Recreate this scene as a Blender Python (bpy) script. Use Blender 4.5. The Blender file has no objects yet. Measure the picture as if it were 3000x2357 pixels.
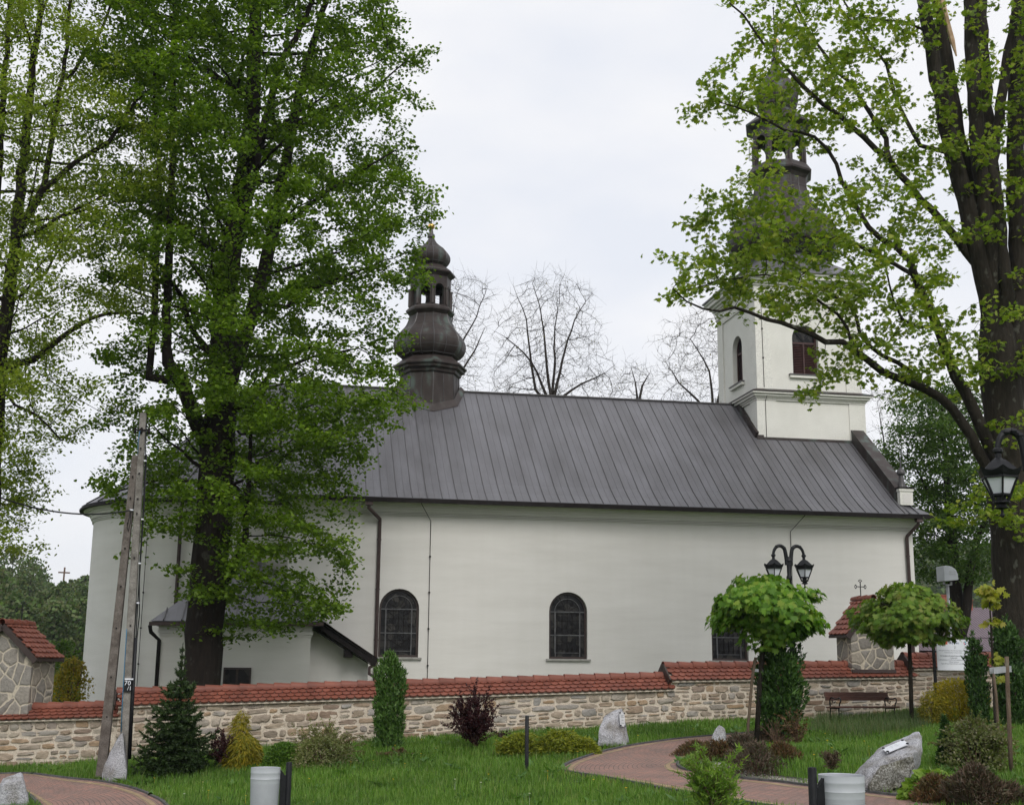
import bpy, bmesh, math, random
import numpy as np
from mathutils import Vector, Matrix, noise as mnoise
R = math.radians
sc = bpy.context.scene
COL = sc.collection
# ---------------------------------------------------------------- camera (the eye is the origin; X along the nave, Y away)
FPX = 3671.4
rt = np.array([0.98374118, -0.17937686, 0.00878869])
up = np.array([-0.0456432, -0.2023875, 0.97824128])
fw = np.array([0.17369513, 0.96273737, 0.20728425])
cam_d = bpy.data.cameras.new('camera')
cam = bpy.data.objects.new('camera', cam_d); COL.objects.link(cam)
cam_d.sensor_width = 36.0; cam_d.lens = FPX/3000*36
cam_d.clip_start = 0.1; cam_d.clip_end = 5000
M = Matrix([[rt[0], up[0], -fw[0], 0], [rt[1], up[1], -fw[1], 0], [rt[2], up[2], -fw[2], 0], [0, 0, 0, 1]])
cam.matrix_world = M
sc.camera = cam
# ---------------------------------------------------------------- sky and sun: overcast
SUN_EL, SUN_AZ = R(42), R(176)      # azimuth clockwise from +Y: high behind the camera
w = bpy.data.worlds.new('World'); sc.world = w; w.use_nodes = True
nt = w.node_tree; nt.nodes.clear()
def wn(t, **k):
    n = nt.nodes.new(t)
    for a, b in k.items(): setattr(n, a, b)
    return n
sky = wn('ShaderNodeTexSky', sky_type='NISHITA', sun_disc=False, sun_elevation=SUN_EL, sun_rotation=SUN_AZ, dust_density=3.0)
b1 = wn('ShaderNodeBackground'); b1.inputs[1].default_value = 0.1
nt.links.new(sky.outputs[0], b1.inputs[0])
tc = wn('ShaderNodeTexCoord')
mp = wn('ShaderNodeMapping'); mp.inputs['Scale'].default_value = (2.2, 2.2, 5.0)
nz = wn('ShaderNodeTexNoise'); nz.inputs['Scale'].default_value = 1.6; nz.inputs['Detail'].default_value = 5; nz.inputs['Roughness'].default_value = .5
nt.links.new(tc.outputs['Generated'], mp.inputs[0]); nt.links.new(mp.outputs[0], nz.inputs[0])
cr = wn('ShaderNodeValToRGB')
cr.color_ramp.elements[0].position = .36; cr.color_ramp.elements[0].color = (.87, .90, .97, 1)
cr.color_ramp.elements[1].position = .60; cr.color_ramp.elements[1].color = (1.0, 1.0, 1.02, 1)
nt.links.new(nz.outputs[0], cr.inputs[0])
b2 = wn('ShaderNodeBackground'); b2.inputs[1].default_value = 0.80
nt.links.new(cr.outputs[0], b2.inputs[0])
mx = wn('ShaderNodeMixShader'); mx.inputs[0].default_value = .93
nt.links.new(b1.outputs[0], mx.inputs[1]); nt.links.new(b2.outputs[0], mx.inputs[2])
wo = wn('ShaderNodeOutputWorld'); nt.links.new(mx.outputs[0], wo.inputs[0])
sun_d = bpy.data.lights.new('sun', 'SUN'); sun_d.energy = 1.5; sun_d.angle = R(28); sun_d.color = (1, .97, .92)
sun = bpy.data.objects.new('sun', sun_d); COL.objects.link(sun)
sdir = Vector((math.sin(SUN_AZ)*math.cos(SUN_EL), math.cos(SUN_AZ)*math.cos(SUN_EL), math.sin(SUN_EL)))
sun.rotation_euler = sdir.to_track_quat('Z', 'Y').to_euler(); sun.location = (-10, -20, 40)
vs = sc.view_settings
vs.view_transform = 'Standard'; vs.look = 'None'; vs.gamma = 1; vs.use_curve_mapping = False; vs.exposure = 0.32
cy = sc.cycles
cy.max_bounces = 6; cy.diffuse_bounces = 3; cy.glossy_bounces = 2; cy.transmission_bounces = 4; cy.transparent_max_bounces = 4
cy.use_denoising = True; cy.use_adaptive_sampling = True; cy.adaptive_threshold = 0.015
cy.caustics_reflective = False; cy.caustics_refractive = False
cy.sample_clamp_indirect = 4
# ---------------------------------------------------------------- helpers
rng = np.random.default_rng(7); random.seed(7)
def ray(px, py):
    return fw + rt*(px-1500)/FPX + up*(1178.5-py)/FPX
def at(px, py, Y):
    d = ray(px, py); return d*(Y/d[1])
def proj(P):
    P = np.atleast_2d(P); z = P@fw
    return np.stack([1500+FPX*(P@rt)/z, 1178.5-FPX*(P@up)/z], 1)
WL = {}
def tag(o, label=None, cat=None, group=None, kind=None):
    if label: o['label'] = label
    if cat: o['category'] = cat
    if group: o['group'] = group
    if kind: o['kind'] = kind
    return o
def empty(name, loc, label=None, cat=None, group=None):
    o = bpy.data.objects.new(name, None); COL.objects.link(o)
    o.location = tuple(float(v) for v in loc); o.empty_display_size = .3
    WL[o] = np.array(loc, float)
    return tag(o, label, cat, group)
def mesh_arrays(name, V, F, smooth=False):
    """V (n,3); F either (m,k) array or list of lists"""
    me = bpy.data.meshes.new(name)
    if isinstance(F, np.ndarray):
        m, k = F.shape
        me.vertices.add(len(V)); me.vertices.foreach_set('co', np.asarray(V, np.float32).ravel())
        me.loops.add(m*k); me.loops.foreach_set('vertex_index', F.astype(np.int32).ravel())
        me.polygons.add(m); me.polygons.foreach_set('loop_start', np.arange(0, m*k, k, dtype=np.int32))
        me.update(calc_edges=True)
    else:
        me.from_pydata([tuple(map(float, v)) for v in V], [], [tuple(f) for f in F]); me.update()
    if smooth:
        me.polygons.foreach_set('use_smooth', np.ones(len(me.polygons), bool))
    return me
def obj(name, V, F, mat, parent=None, smooth=False, sharp=None):
    base = WL[parent] if parent is not None else np.zeros(3)
    V = np.asarray(V, float) - base
    me = mesh_arrays(name, V, F, smooth)
    me.materials.append(mat)
    if sharp and smooth:
        try: me.set_sharp_from_angle(angle=R(sharp))
        except Exception: pass
    o = bpy.data.objects.new(name, me); COL.objects.link(o)
    if parent is not None:
        o.parent = parent; WL[o] = base.copy()
    else: WL[o] = np.zeros(3)
    return o
class MB:
    def __init__(s): s.V = []; s.F = []
    def add(s, V, F):
        n = len(s.V); s.V += [tuple(map(float, v)) for v in V]; s.F += [[i+n for i in f] for f in F]
    def box(s, x0, x1, y0, y1, z0, z1):
        s.add([(x0,y0,z0),(x1,y0,z0),(x1,y1,z0),(x0,y1,z0),(x0,y0,z1),(x1,y0,z1),(x1,y1,z1),(x0,y1,z1)],
              [(0,3,2,1),(4,5,6,7),(0,1,5,4),(1,2,6,5),(2,3,7,6),(3,0,4,7)])
    def beam(s, a, b, wx, wy, upv=(0,0,1)):
        a = Vector(a); b = Vector(b); d = (b-a).normalized(); u = Vector(upv)
        sd = d.cross(u)
        if sd.length < 1e-4: sd = d.cross(Vector((1,0,0)))
        sd.normalize(); u = sd.cross(d).normalized()
        V = []
        for p in (a, b):
            for i, j in ((-1,-1),(1,-1),(1,1),(-1,1)): V.append(p+sd*(wx/2*i)+u*(wy/2*j))
        s.add(V, [(0,1,2,3),(7,6,5,4),(0,4,5,1),(1,5,6,2),(2,6,7,3),(3,7,4,0)])
    def tube(s, pts, rad, n=8, cap=True):
        V, F = tube_arrays(pts, rad, n, cap); s.add(V, F)
    def lathe(s, prof, cx, cy_, n=24, rot0=0.0, cap=True):
        V = []; F = []
        for r, z in prof:
            for k in range(n):
                a = rot0+2*math.pi*k/n; V.append((cx+r*math.cos(a), cy_+r*math.sin(a), z))
        for i in range(len(prof)-1):
            for k in range(n):
                F.append((i*n+k, i*n+(k+1)%n, (i+1)*n+(k+1)%n, (i+1)*n+k))
        if cap: F.append(tuple(range(n-1,-1,-1))); F.append(tuple((len(prof)-1)*n+k for k in range(n)))
        s.add(V, F)
    def prism(s, poly, y0, y1):     # polygon of (x,z) extruded along y
        n = len(poly)
        V = [(x,y0,z) for x,z in poly]+[(x,y1,z) for x,z in poly]
        s.add(V, [tuple(range(n)), tuple(range(2*n-1,n-1,-1))]+[(i,i+n,(i+1)%n+n,(i+1)%n) for i in range(n)])
    def build(s, name, mat, parent=None, smooth=False, sharp=None):
        o = obj(name, s.V, s.F, mat, parent, smooth, sharp)
        bm = bmesh.new(); bm.from_mesh(o.data); bmesh.ops.recalc_face_normals(bm, faces=bm.faces); bm.to_mesh(o.data); bm.free()
        return o
def tube_arrays(pts, rad, n=8, cap=True):
    P = np.asarray(pts, float); m = len(P)
    rad = np.full(m, rad, float) if np.isscalar(rad) else np.asarray(rad, float)
    T = np.gradient(P, axis=0); T /= (np.linalg.norm(T, axis=1, keepdims=True)+1e-9)
    u = np.cross(T[0], [0,0,1.0])
    if np.linalg.norm(u) < 1e-3: u = np.cross(T[0], [1.0,0,0])
    u /= np.linalg.norm(u)
    ang = np.arange(n)*2*math.pi/n; V = np.empty((m, n, 3))
    for i in range(m):
        u = u-T[i]*(u@T[i]); u /= (np.linalg.norm(u)+1e-9); v = np.cross(T[i], u)
        V[i] = P[i]+rad[i]*(np.cos(ang)[:,None]*u+np.sin(ang)[:,None]*v)
    i = np.arange(m-1)[:,None]*n; k = np.arange(n)[None,:]; k2 = (k+1)%n
    F = np.stack([i+k, i+k2, i+n+k2, i+n+k], -1).reshape(-1,4)
    F = [tuple(f) for f in F.tolist()]
    if cap: F += [tuple(range(n-1,-1,-1)), tuple((m-1)*n+q for q in range(n))]
    return V.reshape(-1,3), F
# ---------------------------------------------------------------- materials
def newmat(name):
    m = bpy.data.materials.new(name); m.use_nodes = True
    t = m.node_tree; t.nodes.clear()
    return m, t
def N(t, typ, ins=None, **k):
    n = t.nodes.new(typ)
    for a, b in k.items(): setattr(n, a, b)
    for a, b in (ins or {}).items():
        s = n.inputs[a]
        if isinstance(b, bpy.types.NodeSocket): t.links.new(b, s)
        else: s.default_value = b
    return n
def c4(c): return (c[0], c[1], c[2], 1)
def ramp(t, fac, stops):
    n = N(t, 'ShaderNodeValToRGB', {0: fac}); e = n.color_ramp.elements
    while len(e) < len(stops): e.new(.5)
    for q, (p, c) in zip(e, stops): q.position = p; q.color = c4(c)
    return n.outputs[0]
def objco(t, scale=(1,1,1), loc=(0,0,0)):
    tc_ = N(t, 'ShaderNodeTexCoord')
    return N(t, 'ShaderNodeMapping', {0: tc_.outputs['Object'], 'Scale': scale, 'Location': loc}).outputs[0]
def finish(t, col, rough=.7, bump=None, bstr=.3, bdist=.02, metal=0.0, spec=.4, extra=None):
    ins = {'Base Color': col, 'Roughness': rough, 'Metallic': metal, 'Specular IOR Level': spec}
    p = N(t, 'ShaderNodeBsdfPrincipled', ins)
    if extra:
        for a, b in extra.items(): p.inputs[a].default_value = b
    if bump is not None:
        b = N(t, 'ShaderNodeBump', {'Height': bump, 'Strength': bstr, 'Distance': bdist}); t.links.new(b.outputs[0], p.inputs['Normal'])
    N(t, 'ShaderNodeOutputMaterial', {0: p.outputs[0]})
def noisy(name, c1, c2, scale=4, rough=.7, metal=0, bstr=.15, bdist=.01, stretch=(1,1,1), detail=6, spec=.4, fine=None, lo=.35, hi=.65):
    m, t = newmat(name)
    co = objco(t, stretch)
    n1 = N(t, 'ShaderNodeTexNoise', {'Vector': co, 'Scale': scale, 'Detail': detail, 'Roughness': .6})
    col = ramp(t, n1.outputs[0], [(lo, c1), (hi, c2)])
    hb = n1.outputs[0]
    if fine:
        n2 = N(t, 'ShaderNodeTexNoise', {'Vector': co, 'Scale': fine, 'Detail': 3})
        f = ramp(t, n2.outputs[0], [(.3, (.7,.7,.7)), (.7, (1.2,1.2,1.2))])
        col = N(t, 'ShaderNodeMix', {0: 1.0, 6: col, 7: f}, data_type='RGBA', blend_type='MULTIPLY').outputs[2]
        hb = n2.outputs[0]
    finish(t, col, rough, hb, bstr, bdist, metal, spec)
    return m
def mul(t, a, b): return N(t, 'ShaderNodeMix', {0: 1.0, 6: a, 7: b}, data_type='RGBA', blend_type='MULTIPLY').outputs[2]
def leafmat(name, cols, trans=.45, rough=.5, tcol=None, spec=.25):
    """per-leaf colour from the mesh island, thin translucent leaf"""
    m, t = newmat(name)
    g = N(t, 'ShaderNodeNewGeometry')
    k = len(cols); col = ramp(t, g.outputs['Random Per Island'], [(i/(k-1), c) for i, c in enumerate(cols)])
    nz_ = N(t, 'ShaderNodeTexNoise', {'Vector': g.outputs['Position'], 'Scale': .55, 'Detail': 2})
    col = mul(t, col, ramp(t, nz_.outputs[0], [(.3, (.75,.78,.8)), (.7, (1.2,1.18,1.1))]))
    p = N(t, 'ShaderNodeBsdfPrincipled', {'Base Color': col, 'Roughness': rough, 'Specular IOR Level': spec})
    tint = mul(t, col, c4(tcol or (1.5,1.6,.7)))
    tr = N(t, 'ShaderNodeBsdfTranslucent', {'Color': tint})
    mxs = N(t, 'ShaderNodeMixShader', {0: trans, 1: p.outputs[0], 2: tr.outputs[0]})
    N(t, 'ShaderNodeOutputMaterial', {0: mxs.outputs[0]})
    return m
MT = {}
# plaster: faint horizontal trowel bands and weathering
m, t = newmat('plaster'); co = objco(t, (.35,.35,2.2))
n1 = N(t, 'ShaderNodeTexNoise', {'Vector': co, 'Scale': 1.0, 'Detail': 5, 'Roughness': .6})
n2 = N(t, 'ShaderNodeTexNoise', {'Vector': objco(t, (1,1,1)), 'Scale': 45, 'Detail': 3})
n3 = N(t, 'ShaderNodeTexNoise', {'Vector': objco(t, (2.5,2.5,.12)), 'Scale': 1.2, 'Detail': 4})
col = ramp(t, n1.outputs[0], [(.3, (.655,.635,.608)), (.7, (.735,.716,.692))])
col = mul(t, col, ramp(t, n3.outputs[0], [(.3, (.975,.975,.97)), (.65, (1,1,1))]))
finish(t, col, .85, n2.outputs[0], .25, .008, 0, .2); MT['plaster'] = m
MT['plaster_clean'] = noisy('plaster_clean', (.70,.69,.64), (.77,.76,.71), 1.2, .85, 0, .1, .005, fine=50)
def metalroof(name, c1, c2, metal, rough):
    m, t = newmat(name)
    n1 = N(t, 'ShaderNodeTexNoise', {'Vector': objco(t, (1.6,.5,.5)), 'Scale': .9, 'Detail': 5})
    n2 = N(t, 'ShaderNodeTexNoise', {'Vector': objco(t, (9,.7,.7)), 'Scale': 2.5, 'Detail': 4})
    col = ramp(t, n1.outputs[0], [(.3, c1), (.7, c2)])
    col = mul(t, col, ramp(t, n2.outputs[0], [(.3, (.85,.85,.86)), (.7, (1.1,1.1,1.1))]))
    sp = N(t, 'ShaderNodeSeparateXYZ', {0: objco(t)}); ad = N(t, 'ShaderNodeMath', {0: sp.outputs[0], 1: .522}, operation='DIVIDE'); fl = N(t, 'ShaderNodeMath', {0: ad.outputs[0]}, operation='FLOOR')
    wn_ = N(t, 'ShaderNodeTexWhiteNoise', {'W': fl.outputs[0]}, noise_dimensions='1D')
    col = mul(t, col, ramp(t, wn_.outputs[0], [(0, (.90,.90,.90)), (1, (1.07,1.07,1.08))]))
    rr = N(t, 'ShaderNodeMapRange', {0: n2.outputs[0], 1: .3, 2: .7, 3: rough-.07, 4: rough+.1})
    finish(t, col, rr.outputs[0], n1.outputs[0], .12, .03, metal, .5); return m
MT['roof'] = metalroof('standing_seam_metal', (.120,.117,.124), (.165,.163,.176), .35, .44)
MT['seam'] = noisy('seam_metal', (.07,.067,.068), (.10,.095,.098), 3, .45, .35)
# brown copper with green patina
m, t = newmat('brown_copper'); co = objco(t, (1,1,.45))
n1 = N(t, 'ShaderNodeTexNoise', {'Vector': co, 'Scale': 2.2, 'Detail': 6})
col = ramp(t, n1.outputs[0], [(.35, (.032,.024,.022)), (.54, (.050,.040,.037)), (.68, (.085,.11,.098))])
finish(t, col, .52, n1.outputs[0], .12, .02, .1, .3); MT['copper'] = m
MT['brown_metal'] = noisy('brown_painted_metal', (.055,.035,.033), (.085,.06,.058), 3, .45, .2)
MT['dark_trim'] = noisy('dark_trim', (.008,.006,.006), (.015,.012,.012), 3, .6, spec=.15)
MT['gold'] = noisy('gilded_metal', (.75,.45,.12), (.85,.55,.2), 5, .25, .9)
MT['black'] = noisy('black_painted_iron', (.006,.0065,.008), (.013,.0135,.016), 8, .5, 0, .1, fine=60, spec=.25)
MT['sill'] = noisy('grey_sill', (.25,.245,.225), (.36,.35,.33), 5, .8)
MT['grey_paint'] = noisy('grey_painted_steel', (.40,.42,.45), (.46,.48,.51), 3, .45, .1, .02)
MT['frame'] = noisy('window_frame_paint', (.035,.022,.02), (.05,.035,.03), 4, .5)
MT['lead'] = noisy('lead_bars', (.06,.062,.066), (.12,.12,.125), 6, .5)
MT['louvre'] = noisy('louvre_paint', (.042,.016,.015), (.062,.025,.022), 4, .55)
m, t = newmat('stained_glass'); n1 = N(t, 'ShaderNodeTexVoronoi', {'Vector': objco(t, (1,1,1)), 'Scale': 5.5})
n2 = N(t, 'ShaderNodeTexNoise', {'Vector': objco(t), 'Scale': 9, 'Detail': 3})
col = ramp(t, n1.outputs['Color'], [(.2, (.004,.004,.005)), (.55, (.012,.012,.013)), (.9, (.045,.042,.038))])
finish(t, col, .3, n2.outputs[0], .3, .01, 0, .25); MT['glass'] = m
MT['tile'] = None
m, t = newmat('clay_tile'); g = N(t, 'ShaderNodeNewGeometry')
col = ramp(t, g.outputs['Random Per Island'], [(0, (.175,.058,.038)), (.5, (.20,.067,.045)), (1, (.225,.080,.055))])
n1 = N(t, 'ShaderNodeTexNoise', {'Vector': objco(t), 'Scale': 2.0, 'Detail': 6})
n2 = N(t, 'ShaderNodeTexNoise', {'Vector': objco(t), 'Scale': 60, 'Detail': 2})
col = mul(t, col, ramp(t, n1.outputs[0], [(.3, (.75,.76,.8)), (.65, (1.08,1.05,1.02))]))
finish(t, col, .6, n2.outputs[0], .2, .004, 0, .35); MT['tile'] = m
m, t = newmat('rubble_stone'); g = N(t, 'ShaderNodeNewGeometry')
col = ramp(t, g.outputs['Random Per Island'], [(0, (.25,.21,.17)), (.2, (.37,.315,.26)), (.4, (.36,.255,.165)), (.55, (.30,.29,.28)), (.75, (.43,.37,.295)), (.9, (.26,.185,.135)), (1, (.38,.365,.35))])
n1 = N(t, 'ShaderNodeTexNoise', {'Vector': objco(t, (1,1,2)), 'Scale': 9, 'Detail': 8, 'Roughness': .7})
n2 = N(t, 'ShaderNodeTexNoise', {'Vector': objco(t, (1,1,3)), 'Scale': 22, 'Detail': 6})
col = mul(t, col, ramp(t, n1.outputs[0], [(.25, (.62,.60,.58)), (.7, (1.2,1.18,1.15))]))
finish(t, col, .85, n2.outputs[0], .7, .02, 0, .2); MT['stone'] = m
MT['mortar'] = noisy('mortar', (.50,.425,.34), (.64,.56,.465), 6, .9, 0, .4, .01, fine=50)
# shrine masonry: polygonal grey sandstone with raised pale joints
m, t = newmat('polygonal_masonry'); co = objco(t, (1,1,1))
wob = N(t, 'ShaderNodeTexNoise', {'Vector': co, 'Scale': 6, 'Detail': 3})
va = N(t, 'ShaderNodeVectorMath', {0: wob.outputs['Color'], 1: (.06,.06,.06)}, operation='MULTIPLY')
vb = N(t, 'ShaderNodeVectorMath', {0: co, 1: va.outputs[0]}, operation='ADD')
vo = N(t, 'ShaderNodeTexVoronoi', {'Vector': vb.outputs[0], 'Scale': 2.9}, feature='DISTANCE_TO_EDGE')
vc = N(t, 'ShaderNodeTexVoronoi', {'Vector': vb.outputs[0], 'Scale': 2.9})
nn = N(t, 'ShaderNodeTexNoise', {'Vector': co, 'Scale': 14, 'Detail': 7, 'Roughness': .65})
sc_ = ramp(t, vc.outputs['Color'], [(.2, (.20,.18,.16)), (.5, (.27,.25,.225)), (.8, (.33,.29,.24))])
sc_ = mul(t, sc_, ramp(t, nn.outputs[0], [(.3, (.7,.7,.7)), (.7, (1.15,1.15,1.15))]))
jf = N(t, 'ShaderNodeMapRange', {0: vo.outputs['Distance'], 1: .03, 2: .055, 3: 0.0, 4: 1.0})
col = N(t, 'ShaderNodeMix', {0: jf.outputs[0], 6: (.50,.44,.35,1), 7: sc_}, data_type='RGBA').outputs[2]
hh = N(t, 'ShaderNodeMapRange', {0: vo.outputs['Distance'], 1: .02, 2: .13, 3: 0.0, 4: .8})
h2 = N(t, 'ShaderNodeMath', {0: hh.outputs[0], 1: nn.outputs[0]}, operation='ADD')
finish(t, col, .85, h2.outputs[0], .8, .03, 0, .2); MT['polystone'] = m
# granite
m, t = newmat('granite'); co = objco(t)
v1 = N(t, 'ShaderNodeTexNoise', {'Vector': co, 'Scale': 55, 'Detail': 4, 'Roughness': .75})
v2 = N(t, 'ShaderNodeTexNoise', {'Vector': co, 'Scale': 3.5, 'Detail': 6})
v3 = N(t, 'ShaderNodeTexNoise', {'Vector': co, 'Scale': 12, 'Detail': 8, 'Roughness': .7})
col = ramp(t, v1.outputs[0], [(.36, (.12,.12,.13)), (.47, (.36,.36,.385)), (.62, (.56,.56,.59))])
col = mul(t, col, ramp(t, v2.outputs[0], [(.32, (.55,.52,.45)), (.52, (.95,.95,.95)), (.7, (1.1,1.1,1.1))]))
finish(t, col, .8, v3.outputs[0], .8, .05, 0, .3); MT['granite'] = m
m, t = newmat('mossy_granite')
v1 = N(t, 'ShaderNodeTexNoise', {'Vector': objco(t), 'Scale': 40, 'Detail': 5, 'Roughness': .75})
v2 = N(t, 'ShaderNodeTexNoise', {'Vector': objco(t), 'Scale': 5, 'Detail': 7})
col = ramp(t, v1.outputs[0], [(.36, (.05,.048,.04)), (.5, (.17,.165,.145)), (.64, (.36,.36,.35))])
col = mul(t, col, ramp(t, v2.outputs[0], [(.35, (.6,.58,.45)), (.6, (1.05,1.05,1.05))]))
finish(t, col, .85, v2.outputs[0], .9, .06, 0, .25); MT['granite_rough'] = m
def bark(name, c1, c2, c3):
    m, t = newmat(name)
    n1 = N(t, 'ShaderNodeTexNoise', {'Vector': objco(t, (7,7,1.1)), 'Scale': 2.2, 'Detail': 8, 'Roughness': .7})
    n2 = N(t, 'ShaderNodeTexNoise', {'Vector': objco(t, (1,1,.6)), 'Scale': 5, 'Detail': 5})
    col = ramp(t, n1.outputs[0], [(.3, c1), (.6, c2)])
    lf = N(t, 'ShaderNodeMapRange', {0: n2.outputs[0], 1: .62, 2: .70, 3: 0.0, 4: .8})
    col = N(t, 'ShaderNodeMix', {0: lf.outputs[0], 6: col, 7: c4(c3)}, data_type='RGBA').outputs[2]
    finish(t, col, .9, n1.outputs[0], .9, .05, 0, .2); return m
MT['bark'] = bark('dark_bark', (.008,.006,.005), (.022,.017,.0135), (.060,.060,.05))
MT['bark_grey'] = bark('grey_bark', (.012,.010,.007), (.034,.028,.021), (.11,.11,.09))
MT['bark_far'] = bark('far_bark', (.020,.016,.014), (.040,.033,.028), (.09,.09,.08))
MT['stake_wood'] = bark('stake_wood', (.08,.055,.04), (.16,.12,.085), (.16,.16,.12))
MT['twig_brown'] = noisy('twig_brown', (.09,.05,.03), (.16,.10,.07), 8, .85)
MT['concrete'] = noisy('pole_concrete', (.13,.12,.105), (.25,.235,.215), 5, .9, 0, .4, .01, fine=45)
MT['concrete_dark'] = noisy('brown_pole_concrete', (.085,.07,.06), (.16,.14,.125), 6, .9, 0, .4, .01, fine=40)
MT['wood'] = noisy('bench_wood', (.075,.032,.024), (.12,.055,.042), 4, .5, 0, .2, .004, (1,8,8))
MT['white'] = noisy('white_enamel', (.66,.68,.73), (.72,.74,.79), 2, .35)
MT['plaque'] = noisy('plaque_metal', (.55,.56,.58), (.64,.65,.67), 3, .35)
MT['lamp_glass'] = noisy('opal_glass', (.62,.64,.70), (.70,.72,.78), 2, .35)
MT['ink'] = noisy('dark_ink', (.03,.035,.06), (.04,.045,.07), 2, .6)
MT['ink_blue'] = noisy('blue_ink', (.02,.05,.16), (.03,.07,.2), 2, .6)
MT['orange'] = noisy('orange_print', (.55,.10,.04), (.6,.13,.06), 2, .6)
MT['teal'] = noisy('teal_print', (.05,.35,.4), (.07,.4,.45), 2, .6)
MT['pink'] = noisy('pink_print', (.6,.12,.2), (.65,.15,.25), 2, .6)
MT['bluecable'] = noisy('blue_cable', (.02,.13,.25), (.03,.17,.3), 3, .5)
MT['galv'] = noisy('galvanised_steel', (.28,.29,.30), (.42,.43,.45), 9, .45, .4)
MT['brick'] = noisy('red_brick', (.25,.07,.045), (.33,.11,.075), 8, .85, 0, .4, .01, fine=30)
MT['purple_roof'] = None
m, t = newmat('trapezoid_sheet'); wv = N(t, 'ShaderNodeTexWave', {'Vector': objco(t), 'Scale': 1.7, 'Distortion': 0.0}, bands_direction='X')
n1 = N(t, 'ShaderNodeTexNoise', {'Vector': objco(t), 'Scale': .8, 'Detail': 4})
col = mul(t, ramp(t, n1.outputs[0], [(.3, (.095,.066,.080)), (.7, (.125,.09,.105))]), ramp(t, wv.outputs[0], [(0, (.8,.8,.8)), (.5, (1,1,1))]))
finish(t, col, .55, wv.outputs[0], .5, .05, 0, .4); MT['purple_roof'] = m
# pavers laid along the path: uv in metres
m, t = newmat('brick_pavers'); uv = N(t, 'ShaderNodeUVMap')
bt = N(t, 'ShaderNodeTexBrick', {'Vector': uv.outputs[0], 'Color1': (.31,.185,.155,1), 'Color2': (.245,.17,.150,1), 'Mortar': (.09,.075,.06,1), 'Scale': 1.0, 'Mortar Size': .006, 'Brick Width': .2, 'Row Height': .1, 'Bias': .1}, offset=.5)
n1 = N(t, 'ShaderNodeTexNoise', {'Vector': uv.outputs[0], 'Scale': 1.3, 'Detail': 6})
n2 = N(t, 'ShaderNodeTexNoise', {'Vector': uv.outputs[0], 'Scale': 30, 'Detail': 4})
col = mul(t, bt.outputs[0], ramp(t, n1.outputs[0], [(.3, (.82,.85,.86)), (.7, (1.2,1.12,1.08))]))
col = mul(t, col, ramp(t, n2.outputs[0], [(.3, (.8,.8,.8)), (.7, (1.15,1.15,1.15))]))
finish(t, col, .85, bt.outputs[1], -.4, .006, 0, .2); MT['paver'] = m
m, t = newmat('yellow_pavers'); uv = N(t, 'ShaderNodeUVMap')
bt = N(t, 'ShaderNodeTexBrick', {'Vector': uv.outputs[0], 'Color1': (.36,.26,.15,1), 'Color2': (.30,.22,.13,1), 'Mortar': (.12,.10,.08,1), 'Scale': 1.0, 'Mortar Size': .006, 'Brick Width': .2, 'Row Height': .1}, offset=0)
n2 = N(t, 'ShaderNodeTexNoise', {'Vector': uv.outputs[0], 'Scale': 5, 'Detail': 5})
finish(t, mul(t, bt.outputs[0], ramp(t, n2.outputs[0], [(.3, (.75,.75,.75)), (.7, (1.15,1.15,1.15))])), .85, None); MT['paver_yellow'] = m
MT['kerb'] = noisy('dark_kerb', (.06,.06,.06), (.11,.11,.11), 7, .85, 0, .3, .01, fine=40)
# ground: soil, moss and short sward under the blades
m, t = newmat('lawn_soil'); co = objco(t)
n1 = N(t, 'ShaderNodeTexNoise', {'Vector': co, 'Scale': .8, 'Detail': 8})
n2 = N(t, 'ShaderNodeTexNoise', {'Vector': co, 'Scale': 14, 'Detail': 6, 'Roughness': .7})
col = ramp(t, n1.outputs[0], [(.35, (.035,.07,.012)), (.6, (.06,.105,.018)), (.78, (.09,.10,.03))])
col = mul(t, col, ramp(t, n2.outputs[0], [(.3, (.55,.55,.55)), (.7, (1.3,1.3,1.3))]))
finish(t, col, .95, n2.outputs[0], .6, .05, 0, .1); MT['ground'] = m
MT['gravel'] = noisy('gravel', (.13,.115,.095), (.42,.40,.37), 28, .9, 0, .9, .03, lo=.4, hi=.62)
MT['hill'] = noisy('hill_floor', (.03,.05,.018), (.05,.07,.028), .05, .95)
MT['grass'] = leafmat('grass_blades', [(.060,.135,.016), (.090,.19,.024), (.12,.235,.032), (.14,.25,.045), (.20,.26,.075)], .35, .45, (1.3,1.4,.7))
MT['tallgrass'] = leafmat('tall_grass_blades', [(.05,.10,.03), (.08,.14,.04), (.12,.16,.07), (.17,.17,.09)], .35, .5, (1.3,1.3,.8))
MT['yellow_petal'] = leafmat('yellow_petals', [(.75,.45,.01), (.85,.58,.02)], .3)
MT['white_petal'] = leafmat('seed_heads', [(.55,.55,.52), (.7,.7,.66)], .3)
L = lambda n, c, tr=.45, tc_=None: MT.__setitem__(n, leafmat(n, c, tr, .5, tc_))
L('leaf_linden', [(.060,.112,.009), (.092,.165,.012), (.13,.215,.018), (.18,.26,.03)])
L('leaf_hornbeam', [(.125,.185,.020), (.18,.245,.028), (.225,.285,.036), (.28,.32,.06)])
L('leaf_maple', [(.10,.165,.014), (.15,.225,.02), (.205,.28,.03), (.28,.31,.05)])
L('leaf_chestnut', [(.032,.07,.012), (.047,.095,.016), (.068,.125,.022), (.11,.16,.05)])
L('leaf_globe', [(.06,.14,.013), (.09,.195,.018), (.135,.255,.028), (.20,.27,.045)], .4)
L('leaf_globe2', [(.07,.14,.015), (.115,.20,.022), (.16,.245,.032), (.20,.21,.055)], .4)
L('leaf_bud', [(.14,.12,.04), (.18,.17,.05), (.12,.09,.05)])
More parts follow.
